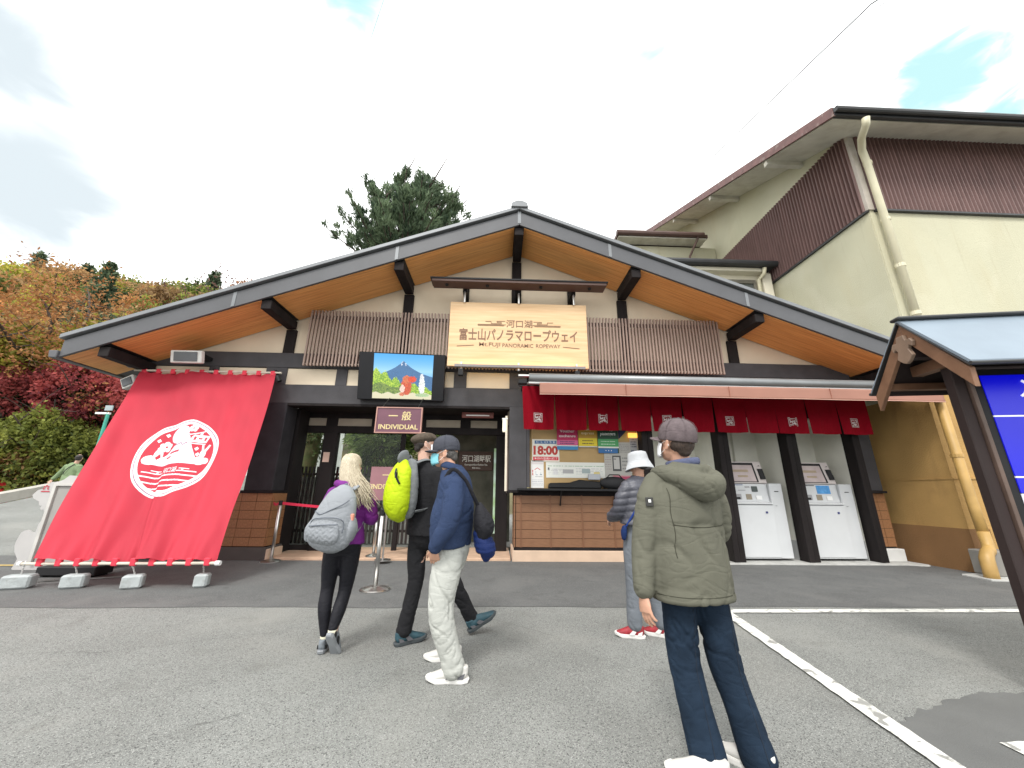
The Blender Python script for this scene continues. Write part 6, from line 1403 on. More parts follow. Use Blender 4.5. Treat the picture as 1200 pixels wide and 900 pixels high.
SKIN = mat('skin', (.52, .29, .20), .5, var=.06, vs=20, bump=.1, bs=120); SKINL = mat('skin_light', (.60, .37, .28), .5, var=.05, vs=20)
HAIRB = mat('hair_black', (.018, .014, .012), .55, var=.4, vs=40, stretch=(6, 6, 1), bump=.4, bs=120)
def cloth(n, c, r=.85, b=.35, bs=420, v=.1, vs=6):
    m = mat(n, c, r, var=v, vs=vs, bump=b, bs=bs, spec=.15); t = m.node_tree
    if 'rumple' in t.nodes: return m
    # rumpled cloth: thin slanting creases on top of the weave
    g = t.nodes.new('ShaderNodeTexCoord'); mp = t.nodes.new('ShaderNodeMapping'); mp.inputs['Rotation'].default_value = (.5, .6, .3); mp.inputs['Scale'].default_value = (1, 1, 2.2)
    n1 = t.nodes.new('ShaderNodeTexNoise'); n1.name = 'rumple'; n1.inputs['Scale'].default_value = 5; n1.inputs['Detail'].default_value = 2.5; n1.inputs['Distortion'].default_value = .8
    sb = t.nodes.new('ShaderNodeMath'); sb.operation = 'SUBTRACT'; sb.inputs[1].default_value = .5; ab = t.nodes.new('ShaderNodeMath'); ab.operation = 'ABSOLUTE'
    mr = t.nodes.new('ShaderNodeMapRange'); mr.inputs[1].default_value = 0; mr.inputs[2].default_value = .10
    bp = t.nodes.new('ShaderNodeBump'); bp.inputs['Strength'].default_value = .22; bp.inputs['Distance'].default_value = .010
    old = [x for x in t.nodes if x.type == 'BUMP' and x != bp][0]
    t.links.new(g.outputs['Object'], mp.inputs[0]); t.links.new(mp.outputs[0], n1.inputs['Vector']); t.links.new(n1.outputs['Fac'], sb.inputs[0]); t.links.new(sb.outputs[0], ab.inputs[0]); t.links.new(ab.outputs[0], mr.inputs[0])
    t.links.new(mr.outputs[0], bp.inputs['Height']); t.links.new(bp.outputs[0], old.inputs['Normal']); return m
def ell_shell(mb, c, M, r, off=(0, 0, 0), cut=None, s=1.):
    i0 = len(mb.v); mb.ellip(off, r, nu=20, nv=12)
    xf(mb, i0, M, c)
def cap(parent, c, M, m, mb_, kind='ball', s=1.):
    """hat on a head centred at c"""
    mb = MB(); prof = []
    if kind == 'ball':
        n = 28; V = []; lv = [(-.012, .99), (.008, 1.03), (.038, 1.03), (.070, .95), (.098, .76), (.115, .46), (.121, .17)]
        for z, q in lv:
            for k in range(n):
                t = 2*math.pi*k/n; V.append((.090*q*math.cos(t)*s, (-.012+.110*q*math.sin(t))*s, (.028+z)*s))
        V.append((0, -.012*s, (.028+.122)*s)); F = [(j*n+k, j*n+(k+1) % n, (j+1)*n+(k+1) % n, (j+1)*n+k) for j in range(len(lv)-1) for k in range(n)]+[((len(lv)-1)*n+k, (len(lv)-1)*n+(k+1) % n, len(lv)*n) for k in range(n)]
        mb.add(V, F); xf(mb, 0, M, c); o = mb.build('cap', m, parent, smooth=True, fix=False); sm = o.modifiers.new('s', 'SOLIDIFY'); sm.thickness = .006
        sb = o.modifiers.new('sub', 'SUBSURF'); sb.levels = sb.render_levels = 1
        mb = MB(); V = []; nn = 12
        for j in range(5):
            for k in range(nn+1):
                t = math.pi*(.16+.68*k/nn); rr_2 = .104+.060*j/4*math.sin((k/nn)*math.pi)**.45; V.append((rr_2*.86*math.cos(t)*s*(1), (-.012+rr_2*math.sin(t)*1.06)*s, (.030-.006*j/4*1.5-.020*math.cos(t)**2)*s))
        mb.add(V, [(j*(nn+1)+k, j*(nn+1)+k+1, (j+1)*(nn+1)+k+1, (j+1)*(nn+1)+k) for j in range(4) for k in range(nn)]); xf(mb, 0, M, c)
        b = mb.build('brim', mb_, o, smooth=True, fix=False); sm = b.modifiers.new('s', 'SOLIDIFY'); sm.thickness = .005
        mb = MB(); mb.ellip((0, -.012*s, .151*s), (.008, .008, .005), nu=8, nv=5); xf(mb, 0, M, c); mb.build('button', mb_, o)
        for k in range(6):
            t = k*math.pi/3; pts = [(.0915*q*math.cos(t)*s, (-.012+.1115*q*math.sin(t))*s, (.030+z)*s) for z, q in lv]; mb = MB(); mb.tube(arc(c, M, pts), .0014, 4); mb.build('seam', mb_, o)
        return o
def strap(parent, pts, w, m, name='strap', t=.004, ref=(0, 1, 0), base=None):
    p, r = spath(pts, [(w/2, t)]*len(pts), 5); o = MB().tube(p, r, 8, ref=ref).build(name, m, parent, base=base, smooth=True); return o

# ---------------------------------------------------------------- man in the green coat
pc = (1.14, 2.28, 0); G = thing('person', 'man seen from behind in an olive green hooded coat, dark jeans and grey cap', 'person', pc)
bf = V3((-.22, .97, 0)).normalized(); sd_ = V3((.97, .22, 0)).normalized()
Hc = V3((1.095, 2.27, 1.595)); HM = frame((-.38, .91, .20))
mb = MB(); face(mb, Hc, HM, 1.04); tub(mb, [Hc+V3((.01, 0, -.06)), (1.12, 2.27, 1.46), (1.13, 2.28, 1.38)], [.058, .056, .07], n=14)
tub(mb, [(1.13, 2.30, 1.38), (1.12, 2.29, 1.2), (1.10, 2.28, .98), (1.10, 2.28, .86)], [(.17, .09), (.16, .10), (.14, .10), (.15, .10)], bf)
for h, k, a in (((1.01, 2.29, .86), (1.02, 2.28, .42), (1.055, 2.20, .09)), ((1.19, 2.28, .86), (1.235, 2.27, .40), (1.31, 2.21, .09))): tub(mb, [h, k, a], [.075, .05, .035], n=12)
tub(mb, [(.97, 2.29, 1.36), (.855, 2.26, 1.06), (.805, 2.215, .80)], [.045, .04, .026], n=12); tub(mb, [(1.29, 2.35, 1.36), (1.36, 2.38, 1.08), (1.24, 2.60, 1.12)], [.045, .04, .026], n=12)
hand(mb, (.802, 2.21, .785), (.02, -.12, -1), (.9, .3, 0), (.2, .95, 0), 1.05, .38); hand(mb, (1.235, 2.61, 1.12), (-.6, .7, .1), (0, -.2, -1), (-.6, .3, .4), 1.0, .6)
fuse(mb, 'body', SKIN, G, .0048, 2); eyes(G, Hc, HM)
OL = cloth('coat_olive', (.118, .117, .090), .78, .25, 500, .08, 5); OLD = cloth('coat_olive_dark', (.05, .05, .036), .85)
mb = MB()
tub(mb, [(1.13, 2.29, 1.445), (1.128, 2.29, 1.40), (1.122, 2.29, 1.34), (1.115, 2.285, 1.22), (1.11, 2.28, 1.05), (1.105, 2.275, .90), (1.105, 2.275, .745)], [(.095, .085), (.155, .105), (.205, .135), (.222, .155), (.225, .160), (.232, .165), (.242, .172)], bf, n=28, rnd=False)
tub(mb, [(.975, 2.29, 1.365), (.905, 2.275, 1.25), (.855, 2.26, 1.06), (.825, 2.235, .92), (.808, 2.215, .80)], [(.082, .088), (.080, .085), (.073, .078), (.066, .068), (.058, .060)], bf, n=20, rnd=True)
tub(mb, [(1.28, 2.33, 1.365), (1.345, 2.36, 1.22), (1.36, 2.40, 1.08), (1.30, 2.50, 1.08), (1.24, 2.60, 1.12)], [(.082, .085), (.078, .08), (.07, .075), (.064, .066), (.056, .058)], bf, n=20)
fd = folds(.017, 4.2, 6, 3); hem = lambda c, n: .004*math.exp(-((c.z-.765)/.012)**2)
coat = fuse(mb, 'coat', OL, G, .011, 4, lambda c, n: fd(c, n)*(1 if c.z < 1.38 else .5)+hem(c, n)-.006*math.exp(-((c.z-1.135+.03*(c.x-1.1))/.007)**2)*(1 if n.y < 0 and c.x > .97 else 0))
mb = MB()
tub(mb, [(.985, 2.34, 1.43), (.985, 2.24, 1.425), (1.05, 2.155, 1.385), (1.155, 2.115, 1.335), (1.235, 2.14, 1.345), (1.265, 2.23, 1.40), (1.245, 2.34, 1.435)], [(.042, .028), (.046, .040), (.052, .060), (.056, .080), (.054, .074), (.046, .048), (.036, .028)], (0, 0, 1), n=20, sub=6)
tub(mb, [(1.03, 2.20, 1.455), (1.14, 2.155, 1.43), (1.24, 2.21, 1.44)], [(.028, .03), (.035, .04), (.028, .03)], (0, 0, 1), n=14)
fh = folds(.010, 9, 13, 8); fuse(mb, 'hood', OL, G, .010, 4, fh)
snap_line(coat, [(.975+.028*k, 1.6, 1.135-.012*math.sin(k*.28)) for k in range(13)], (0, 1, 0), .0015, .0028, OLD, G)
snap_line(coat, [(.875+.024*k, 1.6, .785) for k in range(20)], (0, 1, 0), .001, .0018, OLD, G)
snap_line(coat, [(.973+.004*math.sin(k), 1.6, 1.33-.03*k) for k in range(13)], (0, 1, 0), .001, .0022, OLD, G)
mb = MB(); cr = [(1.13+.086*math.cos(t), 2.275+.082*math.sin(t), 1.475+.012*math.sin(t+2)) for t in [k*2*math.pi/16 for k in range(17)]]; mb.tube(cr, [(.012, .026)]*17, 8, ref=(0, 0, 1)); mb.build('shirt_collar', cloth('collar_blue', (.10, .115, .19)), G, smooth=True)
MB().obox((.868, 2.188, 1.255), (.042, .008, .05), Matrix.Rotation(-.35, 3, 'Z')).build('shoulder_patch', mat('patch_dark', (.03, .03, .028), .7), G, bev=.003); MB().obox((.868, 2.1825, 1.26), (.014, .004, .016), Matrix.Rotation(-.35, 3, 'Z')).build('patch_mark', WHITEM, G)
DEN = cloth('denim_dark', (.013, .024, .042), .9, .3, 600, .25, 9)
mb = MB(); tub(mb, [(1.105, 2.285, .97), (1.10, 2.285, .88), (1.10, 2.29, .80)], [(.165, .115), (.178, .125), (.165, .118)], bf, n=22)
tub(mb, [(1.015, 2.29, .84), (1.018, 2.285, .62), (1.020, 2.285, .42), (1.032, 2.24, .25), (1.055, 2.20, .05)], [(.092, .10), (.088, .092), (.080, .080), (.080, .080), (.084, .086)], bf, n=20)
tub(mb, [(1.185, 2.29, .84), (1.208, 2.28, .62), (1.235, 2.272, .41), (1.27, 2.24, .24), (1.312, 2.21, .05)], [(.092, .10), (.088, .092), (.078, .080), (.078, .080), (.082, .086)], bf, n=20)
jn = fuse(mb, 'jeans', DEN, G, .009, 3, folds(.012, 8, 13, 12))
DENS = mat('denim_seam', (.010, .016, .028), .9)
for x0_, x1_, x2_ in ((1.02, 1.02, 1.05), (1.20, 1.24, 1.315)): snap_line(jn, [(x0_+(x1_-x0_)*min(1, k/12)+(x2_-x1_)*max(0, (k-12)/12)+.05*(1-k/24), 1.6, .80-.032*k) for k in range(24)], (0, 1, 0), .001, .0016, DENS, G)
SW = mat('shoe_white', (.58, .57, .54), .6, var=.05); SSO = mat('sole_white', (.74, .73, .70), .6)
shoe(G, (1.11, 2.115, .0), (-.92, .40, 0), (0, 0, 1), SW, SSO, SW); shoe(G, (1.345, 2.14, .0), (-.55, .83, 0), (0, 0, 1), SW, SSO, SW)
CAPG = cloth('cap_greybrown', (.125, .10, .105), .85, .4, 300, .15, 30); cap(G, Hc, HM, CAPG, CAPG, 'ball', 1.06)
mb = MB(); i0 = 0; mb.ellip((0, -.045, .004), (.080, .070, .066)); mb.ellip((0, -.072, -.035), (.050, .032, .036)); xf(mb, 0, HM, Hc)
fuse(mb, 'hair', mat('hair_brown', (.045, .028, .02), .6, var=.5, vs=30, stretch=(5, 5, 1), bump=.5, bs=150), G, .006, 3, folds(.003, 60, 25, 1))
mb = MB(); mb.ellip((0, -.098, .05), (.034, .022, .026)); xf(mb, 0, HM, Hc); mb.build('cap_opening', mat('hair_black', (0, 0, 0)), G, smooth=True)
mb = MB(); mb.tube(arc(Hc, HM, [(-.045, -.108, .035), (0, -.124, .030), (.045, -.108, .035)]), [(.004, .010)]*3, 6, ref=(0, 0, 1)); mb.build('cap_strap', CAPG, G, smooth=True)
def mask(parent, c, M, m, s=1.):
    mb = MB(); V = []
    for j in range(7):
        for k in range(13):
            u = -1+2*k/12; v = -1+2*j/6; x = .070*math.sin(u*1.35); y = .118*math.cos(u*1.15)*(1-.10*v*v)-.008; z = -.043+.048*v*(1-.25*u*u); V.append((x*s, (y+.004*math.sin(v*9))*s, z*s))
    mb.add(V, [(j*13+k, j*13+k+1, (j+1)*13+k+1, (j+1)*13+k) for j in range(6) for k in range(12)]); xf(mb, 0, M, c); o = mb.build('face_mask', m, parent, smooth=True, fix=False); sm = o.modifiers.new('s', 'SOLIDIFY'); sm.thickness = .003
    for sx in (-1, 1): mb = MB(); mb.tube(arc(c, M, [(sx*.068*s, .05*s, -.01*s), (sx*.084*s, -.01*s, .018*s), (sx*.088*s, -.032*s, -.01*s), (sx*.07*s, .045*s, -.07*s)]), .0016, 5); mb.build('ear_loop', WHITEM, parent)
mask(G, Hc, HM, mat('mask_white', (.75, .76, .78), .8, var=.03), 1.04)

# ---------------------------------------------------------------- man in the blue fleece
B = thing('person', 'man in navy blue fleece, pale trousers, dark cap and light blue face mask, facing left', 'person', (-.34, 3.25, 0))
bf = V3((-.97, .22, 0)).normalized(); Hc = V3((-.455, 3.29, 1.615)); HM = frame((-.985, .02, -.05))
mb = MB(); face(mb, Hc, HM, 1.06); tub(mb, [Hc+V3((.02, 0, -.05)), (-.40, 3.28, 1.47), (-.37, 3.28, 1.38)], [.060, .060, .07], n=14)
tub(mb, [(-.36, 3.27, 1.36), (-.36, 3.27, 1.15), (-.37, 3.27, .9)], [(.12, .07), (.14, .11), (.14, .12)], bf)
for h, k, a in (((-.36, 3.18, .86), (-.40, 3.14, .45), (-.275, 3.14, .09)), ((-.37, 3.35, .86), (-.42, 3.42, .46), (-.37, 3.5, .09))): tub(mb, [h, k, a], [.075, .05, .035], n=12)
tub(mb, [(-.34, 3.12, 1.33), (-.36, 3.04, 1.08), (-.46, 3.06, .89)], [.038, .04, .027], n=12); tub(mb, [(-.36, 3.44, 1.36), (-.34, 3.50, 1.1), (-.38, 3.46, .92)], [.045, .04, .027], n=12)
hand(mb, (-.468, 3.062, .885), (.10, .52, -1), (.2, .95, .3), (-.95, .1, .1), 1.05, .35); hand(mb, (-.38, 3.46, .91), (0, 0, -1), (0, -1, 0), (-1, 0, 0), 1., .4)
fuse(mb, 'body', SKIN, B, .0048, 2); eyes(B, Hc, HM)
NV = cloth('fleece_navy', (.032, .050, .105), .95, .5, 300, .1, 5)
mb = MB()
tub(mb, [(-.385, 3.275, 1.49), (-.375, 3.275, 1.44), (-.355, 3.27, 1.37), (-.345, 3.27, 1.24), (-.365, 3.27, 1.08), (-.368, 3.27, .96), (-.362, 3.27, .875)], [(.090, .09), (.140, .11), (.205, .13), (.205, .150), (.20, .172), (.19, .168), (.185, .160)], bf, n=26, rnd=False)
tub(mb, [(-.345, 3.115, 1.36), (-.335, 3.06, 1.22), (-.355, 3.03, 1.08), (-.42, 3.04, .97), (-.462, 3.06, .89)], [(.078, .085), (.075, .085), (.070, .076), (.060, .064), (.050, .052)], bf, n=20)
tub(mb, [(-.36, 3.43, 1.36), (-.35, 3.49, 1.2), (-.34, 3.5, 1.1), (-.38, 3.46, .93)], [.075, .07, .065, .052], bf, n=18)
f1 = folds(.014, 6, 10, 21); fuse(mb, 'fleece', NV, B, .011, 4, f1)
mb = MB(); cr = [(-.385+.078*math.cos(t), 3.278+.076*math.sin(t), 1.505-.02*math.cos(t)) for t in [k*2*math.pi/16 for k in range(17)]]; mb.tube(cr, [(.014, .034)]*17, 8, ref=(0, 0, 1)); mb.build('fleece_collar', NV, B, smooth=True)
PT = cloth('trousers_pale', (.42, .43, .40), .85, .25, 500, .05, 4)
mb = MB(); tub(mb, [(-.365, 3.27, .95), (-.365, 3.27, .86), (-.365, 3.27, .78)], [(.165, .145), (.168, .150), (.155, .135)], bf, n=22)
tub(mb, [(-.365, 3.185, .85), (-.385, 3.16, .65), (-.395, 3.14, .45), (-.345, 3.14, .26), (-.275, 3.145, .085)], [(.092, .120), (.09, .112), (.085, .098), (.082, .090), (.080, .086)], bf, n=20)
tub(mb, [(-.37, 3.36, .85), (-.41, 3.40, .65), (-.44, 3.43, .46), (-.41, 3.47, .26), (-.37, 3.5, .09)], [(.092, .115), (.09, .108), (.082, .092), (.076, .082), (.074, .078)], bf, n=20)
fuse(mb, 'trousers', PT, B, .010, 3, folds(.016, 6, 11, 33))
SG = mat('shoe_accent_grey', (.10, .10, .11), .7); shoe(B, (-.175, 3.14, 0), (-1, .05, 0), (0, 0, 1), SW, SSO, SG, .30); shoe(B, (-.255, 3.50, 0), (-1, .03, 0), (0, 0, 1), SW, SSO, SG, .30)
CAPN = cloth('cap_charcoal', (.055, .058, .072), .85, .3, 300); cap(B, Hc, HM, CAPN, CAPN, 'ball', 1.06)
mb = MB(); mb.ellip((0, -.040, .0), (.080, .072, .065)); mb.ellip((0, -.075, -.035), (.055, .035, .04)); xf(mb, 0, HM, Hc); fuse(mb, 'hair', mat('hair_grey', (.09, .085, .08), .6, var=.5, vs=60, bump=.5, bs=200), B, .006, 3, folds(.003, 60, 25, 1))
mask(B, Hc, HM, mat('mask_blue', (.20, .52, .60), .8, var=.03), 1.08)
gm = mat('glasses_frame', (.10, .025, .02), .4)
for sx in (-1, 1):
    mb = MB(); mb.tube(arc(Hc, HM, [(sx*.033+.026*math.cos(t), .100, .008+.017*math.sin(t)) for t in [k*math.pi/6 for k in range(13)]]), .0018, 5); mb.build('glasses_rim', gm, B)
    mb = MB(); mb.tube(arc(Hc, HM, [(sx*.058, .098, .012), (sx*.082, .04, .012), (sx*.086, -.02, .008)]), .002, 5); mb.build('glasses_temple', gm, B)
mb = MB(); mb.tube(arc(Hc, HM, [(-.008, .104, .012), (.008, .104, .012)]), .002, 5); mb.build('glasses_bridge', gm, B)
# his bags
BK = cloth('bag_nylon_black', (.020, .020, .024), .7, .3, 200); BLP = cloth('puffer_blue', (.018, .045, .20), .55, .2, 200)
SB2 = thing('shoulder_bag', 'black cross-body bag hanging behind the man in the blue fleece', 'bag', (-.13, 3.22, 1.0))
mb = MB(); tub(mb, [(-.135, 3.17, 1.20), (-.12, 3.17, 1.13), (-.095, 3.17, 1.04), (-.10, 3.17, .97)], [(.05, .03), (.085, .06), (.10, .085), (.075, .06)], (1, 0, 0), n=18); fuse(mb, 'bag', BK, SB2, .010, 3, folds(.008, 14, 14, 5))
strap(SB2, [(-.46, 3.15, 1.30), (-.37, 3.12, 1.47), (-.26, 3.10, 1.40), (-.19, 3.10, 1.28), (-.14, 3.14, 1.18)], .034, BK)
JB = thing('rolled_jacket', 'blue quilted jacket bundle hanging below the black cross-body bag', 'jacket', (-.08, 3.2, .88))
mb = MB(); tub(mb, [(-.135, 3.2, .99), (-.10, 3.2, .92), (-.07, 3.2, .85), (-.075, 3.2, .80)], [(.06, .05), (.085, .075), (.085, .075), (.04, .035)], (1, 0, 0), n=18); fuse(mb, 'jacket', cloth('puffer_navy', (.012, .025, .105), .5), JB, .008, 2, quilt(.006, .042, 0, 3))

# ---------------------------------------------------------------- man with the lime backpack
K = thing('person', 'tall man in black with a brown flat cap striding right, wearing the lime backpack', 'person', (-.60, 3.88, 0))
bf = V3((.72, .69, 0)).normalized(); Hc = V3((-.735, 3.84, 1.755)); HM = frame((.90, .42, .02))
mb = MB(); face(mb, Hc, HM, 1.04); tub(mb, [Hc+V3((-.01, 0, -.06)), (-.74, 3.84, 1.61), (-.72, 3.85, 1.52)], [.058, .056, .07], n=14)
tub(mb, [(-.71, 3.86, 1.50), (-.70, 3.87, 1.25), (-.68, 3.88, 1.0)], [(.16, .09), (.15, .11), (.14, .11)], bf)
for h, k, a in (((-.73, 3.90, .94), (-.73, 3.86, .50), (-.80, 3.83, .11)), ((-.60, 3.84, .94), (-.42, 3.98, .52), (-.21, 4.10, .13))): tub(mb, [h, k, a], [.078, .052, .036], n=12)
tub(mb, [(-.84, 3.98, 1.47), (-.86, 4.05, 1.2), (-.78, 4.12, .98)], [.045, .04, .026], n=12); tub(mb, [(-.57, 3.74, 1.47), (-.53, 3.72, 1.2), (-.46, 3.82, 1.0)], [.045, .04, .026], n=12)
hand(mb, (-.78, 4.12, .97), (.1, .1, -1), (.7, -.7, 0), (.7, .7, 0), 1.05, .5); hand(mb, (-.46, 3.82, .99), (.2, .2, -1), (-.7, .7, 0), (.7, .7, 0), 1.05, .5)
fuse(mb, 'body', SKINL, K, .0048, 2); eyes(K, Hc, HM)
BL = cloth('jacket_black', (.018, .018, .020), .85, .3, 400)
mb = MB(); tub(mb, [(-.73, 3.845, 1.60), (-.725, 3.85, 1.55), (-.715, 3.86, 1.48), (-.705, 3.865, 1.34), (-.695, 3.87, 1.15), (-.69, 3.87, 1.0), (-.69, 3.87, .90)], [(.085, .085), (.13, .10), (.20, .125), (.21, .145), (.20, .145), (.205, .15), (.215, .155)], bf, n=26, rnd=False)
tub(mb, [(-.84, 3.97, 1.47), (-.87, 4.02, 1.33), (-.86, 4.05, 1.2), (-.78, 4.11, .99)], [.078, .072, .068, .052], bf, n=18); tub(mb, [(-.575, 3.75, 1.47), (-.54, 3.72, 1.33), (-.53, 3.72, 1.2), (-.465, 3.81, 1.01)], [.078, .072, .068, .052], bf, n=18)
fuse(mb, 'jacket', BL, K, .011, 4, folds(.009, 6, 11, 41))
mb = MB(); tub(mb, [(-.685, 3.87, 1.0), (-.68, 3.87, .92), (-.675, 3.87, .85)], [(.165, .125), (.17, .13), (.155, .12)], bf, n=20)
tub(mb, [(-.745, 3.90, .93), (-.745, 3.88, .70), (-.735, 3.86, .50), (-.765, 3.84, .30), (-.80, 3.83, .10)], [(.090, .10), (.086, .092), (.074, .078), (.068, .072), (.066, .070)], bf, n=18)
tub(mb, [(-.60, 3.85, .93), (-.51, 3.91, .72), (-.42, 3.98, .52), (-.32, 4.04, .32), (-.215, 4.10, .13)], [(.090, .10), (.084, .09), (.074, .078), (.068, .07), (.064, .066)], bf, n=18)
fuse(mb, 'trousers', BL, K, .010, 3, folds(.012, 7, 11, 50))
TL = mat('shoe_teal', (.022, .065, .085), .6, var=.3, vs=20); TLS = mat('sole_darkteal', (.05, .06, .065), .7)
shoe(K, (-.86, 3.78, .0), (.80, .60, .02), (0, 0, 1), TL, TLS, SG, .30); shoe(K, (-.235, 4.055, .015), (.80, .42, .38), (-.36, -.2, .9), TL, TLS, SG, .31)
FC = cloth('cap_brown_tweed', (.085, .068, .052), .95, .5, 250, .2, 60)
mb = MB(); mb.ellip((0, -.018, .058), (.104, .132, .062), Matrix.Rotation(.16, 3, 'X'), nu=22, nv=12); mb.ellip((0, .050, .060), (.090, .075, .034)); mb.ellip((0, .100, .040), (.068, .048, .011)); mb.ellip((0, -.03, .03), (.092, .105, .045)); xf(mb, 0, HM, Hc); fuse(mb, 'flat_cap', FC, K, .006, 3, folds(.002, 20, 20, 4))
mb = MB(); mb.ellip((0, -.045, .002), (.079, .066, .062)); mb.ellip((0, -.075, -.038), (.055, .030, .042)); xf(mb, 0, HM, Hc); fuse(mb, 'hair', HAIRB, K, .006, 3, folds(.003, 60, 25, 1))
mask(K, Hc, HM, MC['mask_white'], 1.06)
LB = thing('backpack', 'lime green and grey hiking backpack on the back of the tall man in black', 'backpack', (-.88, 3.70, 1.05))
LIME = cloth('pack_lime', (.42, .55, .012), .6, .2, 200, .06, 5); GRY = cloth('pack_grey', (.16, .17, .175), .7, .3, 300)
bd = -bf; bs_ = V3((bf.y, -bf.x, 0)); bc = V3((-.715, 3.86, 0))+bd*.15
def bp(s, b, z): return bc+bs_*s+bd*b+V3((0, 0, z))
mb = MB(); tub(mb, [bp(0, .10, 1.56), bp(0, .11, 1.50), bp(0, .135, 1.38), bp(0, .14, 1.22), bp(0, .12, 1.12), bp(0, .09, 1.07)], [(.06, .05), (.115, .075), (.145, .105), (.15, .115), (.13, .10), (.08, .06)], tuple(bf), n=24); fuse(mb, 'pack_body', LIME, LB, .010, 4, folds(.007, 9, 11, 61))
mb = MB(); tub(mb, [bp(0, .03, 1.57), bp(0, .045, 1.40), bp(0, .045, 1.20), bp(0, .04, 1.09)], [(.10, .05), (.155, .075), (.158, .078), (.12, .06)], tuple(bf), n=24); fuse(mb, 'side_panel', GRY, LB, .010, 3, folds(.004, 10, 10, 2))
mb = MB(); tub(mb, [bp(.0, .06, 1.60), bp(0, .10, 1.585), bp(0, .12, 1.55)], [(.09, .02), (.10, .03), (.07, .02)], tuple(bf), n=14); fuse(mb, 'lid', GRY, LB, .008, 3)
for s in (-1, 1): strap(LB, [bp(s*.07, .02, 1.56), bp(s*.09, -.12, 1.60), bp(s*.11, -.27, 1.50), bp(s*.12, -.30, 1.32), bp(s*.15, -.14, 1.16), bp(s*.13, .02, 1.12)], .05, GRY, ref=tuple(bf), t=.007)
strap(LB, [bp(-.03, .03, 1.60), bp(0, .03, 1.635), bp(.03, .03, 1.60)], .02, GRY, 'handle')
MB().obox(bp(.10, .225, 1.44), (.03, .012, .05), frame(tuple(bd))).build('buckle', BLACKM, LB); strap(LB, [bp(.05, .20, 1.50), bp(.10, .232, 1.44), bp(.13, .20, 1.36)], .018, BLACKM, 'compression_strap')

# ---------------------------------------------------------------- blonde woman
Wm = thing('person', 'woman with long blonde hair in a purple jacket and black leggings, walking away', 'person', (-1.37, 3.70, 0))
bf = V3((.14, .99, 0)).normalized(); Hc = V3((-1.382, 3.70, 1.525)); HM = frame((.25, .96, .03))
mb = MB(); face(mb, Hc, HM, .97); tub(mb, [Hc+V3((0, -.01, -.06)), (-1.385, 3.69, 1.40), (-1.385, 3.69, 1.33)], [.05, .048, .06], n=14)
tub(mb, [(-1.385, 3.69, 1.31), (-1.38, 3.69, 1.1), (-1.37, 3.69, .92)], [(.14, .085), (.12, .085), (.13, .09)], bf)
for h, k, a in (((-1.44, 3.69, .85), (-1.47, 3.72, .47), (-1.425, 3.68, .10)), ((-1.30, 3.69, .85), (-1.325, 3.74, .45), (-1.335, 3.60, .17))): tub(mb, [h, k, k*0+V3(a) if False else a], [.075, .048, .034], n=12)
tub(mb, [(-1.51, 3.70, 1.29), (-1.57, 3.73, 1.08), (-1.50, 3.92, 1.10)], [.04, .034, .024], n=12); tub(mb, [(-1.25, 3.70, 1.29), (-1.18, 3.74, 1.08), (-1.26, 3.92, 1.12)], [.04, .034, .024], n=12)
hand(mb, (-1.50, 3.92, 1.10), (.5, .8, .2), (.5, -.3, -.4), (.3, 0, .9), .92, .7); hand(mb, (-1.26, 3.92, 1.12), (-.4, .8, .2), (-.5, -.3, -.4), (-.3, 0, .9), .92, .7)
fuse(mb, 'body', SKINL, Wm, .0048, 2); eyes(Wm, Hc, HM, .97)
PU = cloth('jacket_purple', (.155, .022, .19), .6, .2, 300, .12, 6)
mb = MB(); tub(mb, [(-1.385, 3.69, 1.39), (-1.385, 3.69, 1.35), (-1.382, 3.69, 1.29), (-1.38, 3.69, 1.16), (-1.375, 3.69, 1.02), (-1.368, 3.69, .92), (-1.365, 3.69, .835)], [(.075, .075), (.12, .09), (.168, .11), (.165, .12), (.155, .118), (.168, .125), (.180, .132)], bf, n=26, rnd=False)
tub(mb, [(-1.51, 3.695, 1.28), (-1.555, 3.71, 1.18), (-1.575, 3.74, 1.07), (-1.545, 3.83, 1.07), (-1.50, 3.92, 1.10)], [.066, .064, .060, .054, .045], bf, n=18); tub(mb, [(-1.245, 3.695, 1.28), (-1.195, 3.705, 1.18), (-1.165, 3.735, 1.06), (-1.20, 3.83, 1.07), (-1.26, 3.92, 1.12)], [(.066, .07), (.066, .07), .064, .056, .045], bf, n=18)
fuse(mb, 'jacket', PU, Wm, .010, 4, folds(.011, 8, 12, 71))
mb = MB(); tub(mb, [(-1.49, 3.70, 1.365), (-1.46, 3.615, 1.36), (-1.385, 3.575, 1.345), (-1.31, 3.615, 1.36), (-1.28, 3.70, 1.365)], [(.03, .02), (.035, .035), (.038, .045), (.035, .035), (.03, .02)], (0, 0, 1), n=14, sub=5); fuse(mb, 'hood', PU, Wm, .009, 3, folds(.008, 12, 14, 7))
LG = cloth('leggings_black', (.014, .014, .018), .55, .1, 500)
mb = MB(); tub(mb, [(-1.37, 3.69, .98), (-1.37, 3.685, .88), (-1.37, 3.69, .80)], [(.15, .105), (.168, .125), (.15, .11)], bf, n=22)
tub(mb, [(-1.445, 3.69, .84), (-1.462, 3.705, .65), (-1.470, 3.72, .47), (-1.458, 3.68, .32), (-1.425, 3.675, .135)], [(.086, .095), (.076, .082), (.056, .060), (.054, .060), (.038, .042)], bf, n=18)
tub(mb, [(-1.298, 3.69, .84), (-1.308, 3.72, .65), (-1.325, 3.74, .45), (-1.33, 3.66, .31), (-1.337, 3.60, .19)], [(.086, .095), (.076, .082), (.056, .060), (.054, .060), (.038, .042)], bf, n=18)
fuse(mb, 'leggings', LG, Wm, .009, 3, folds(.0035, 9, 16, 80))
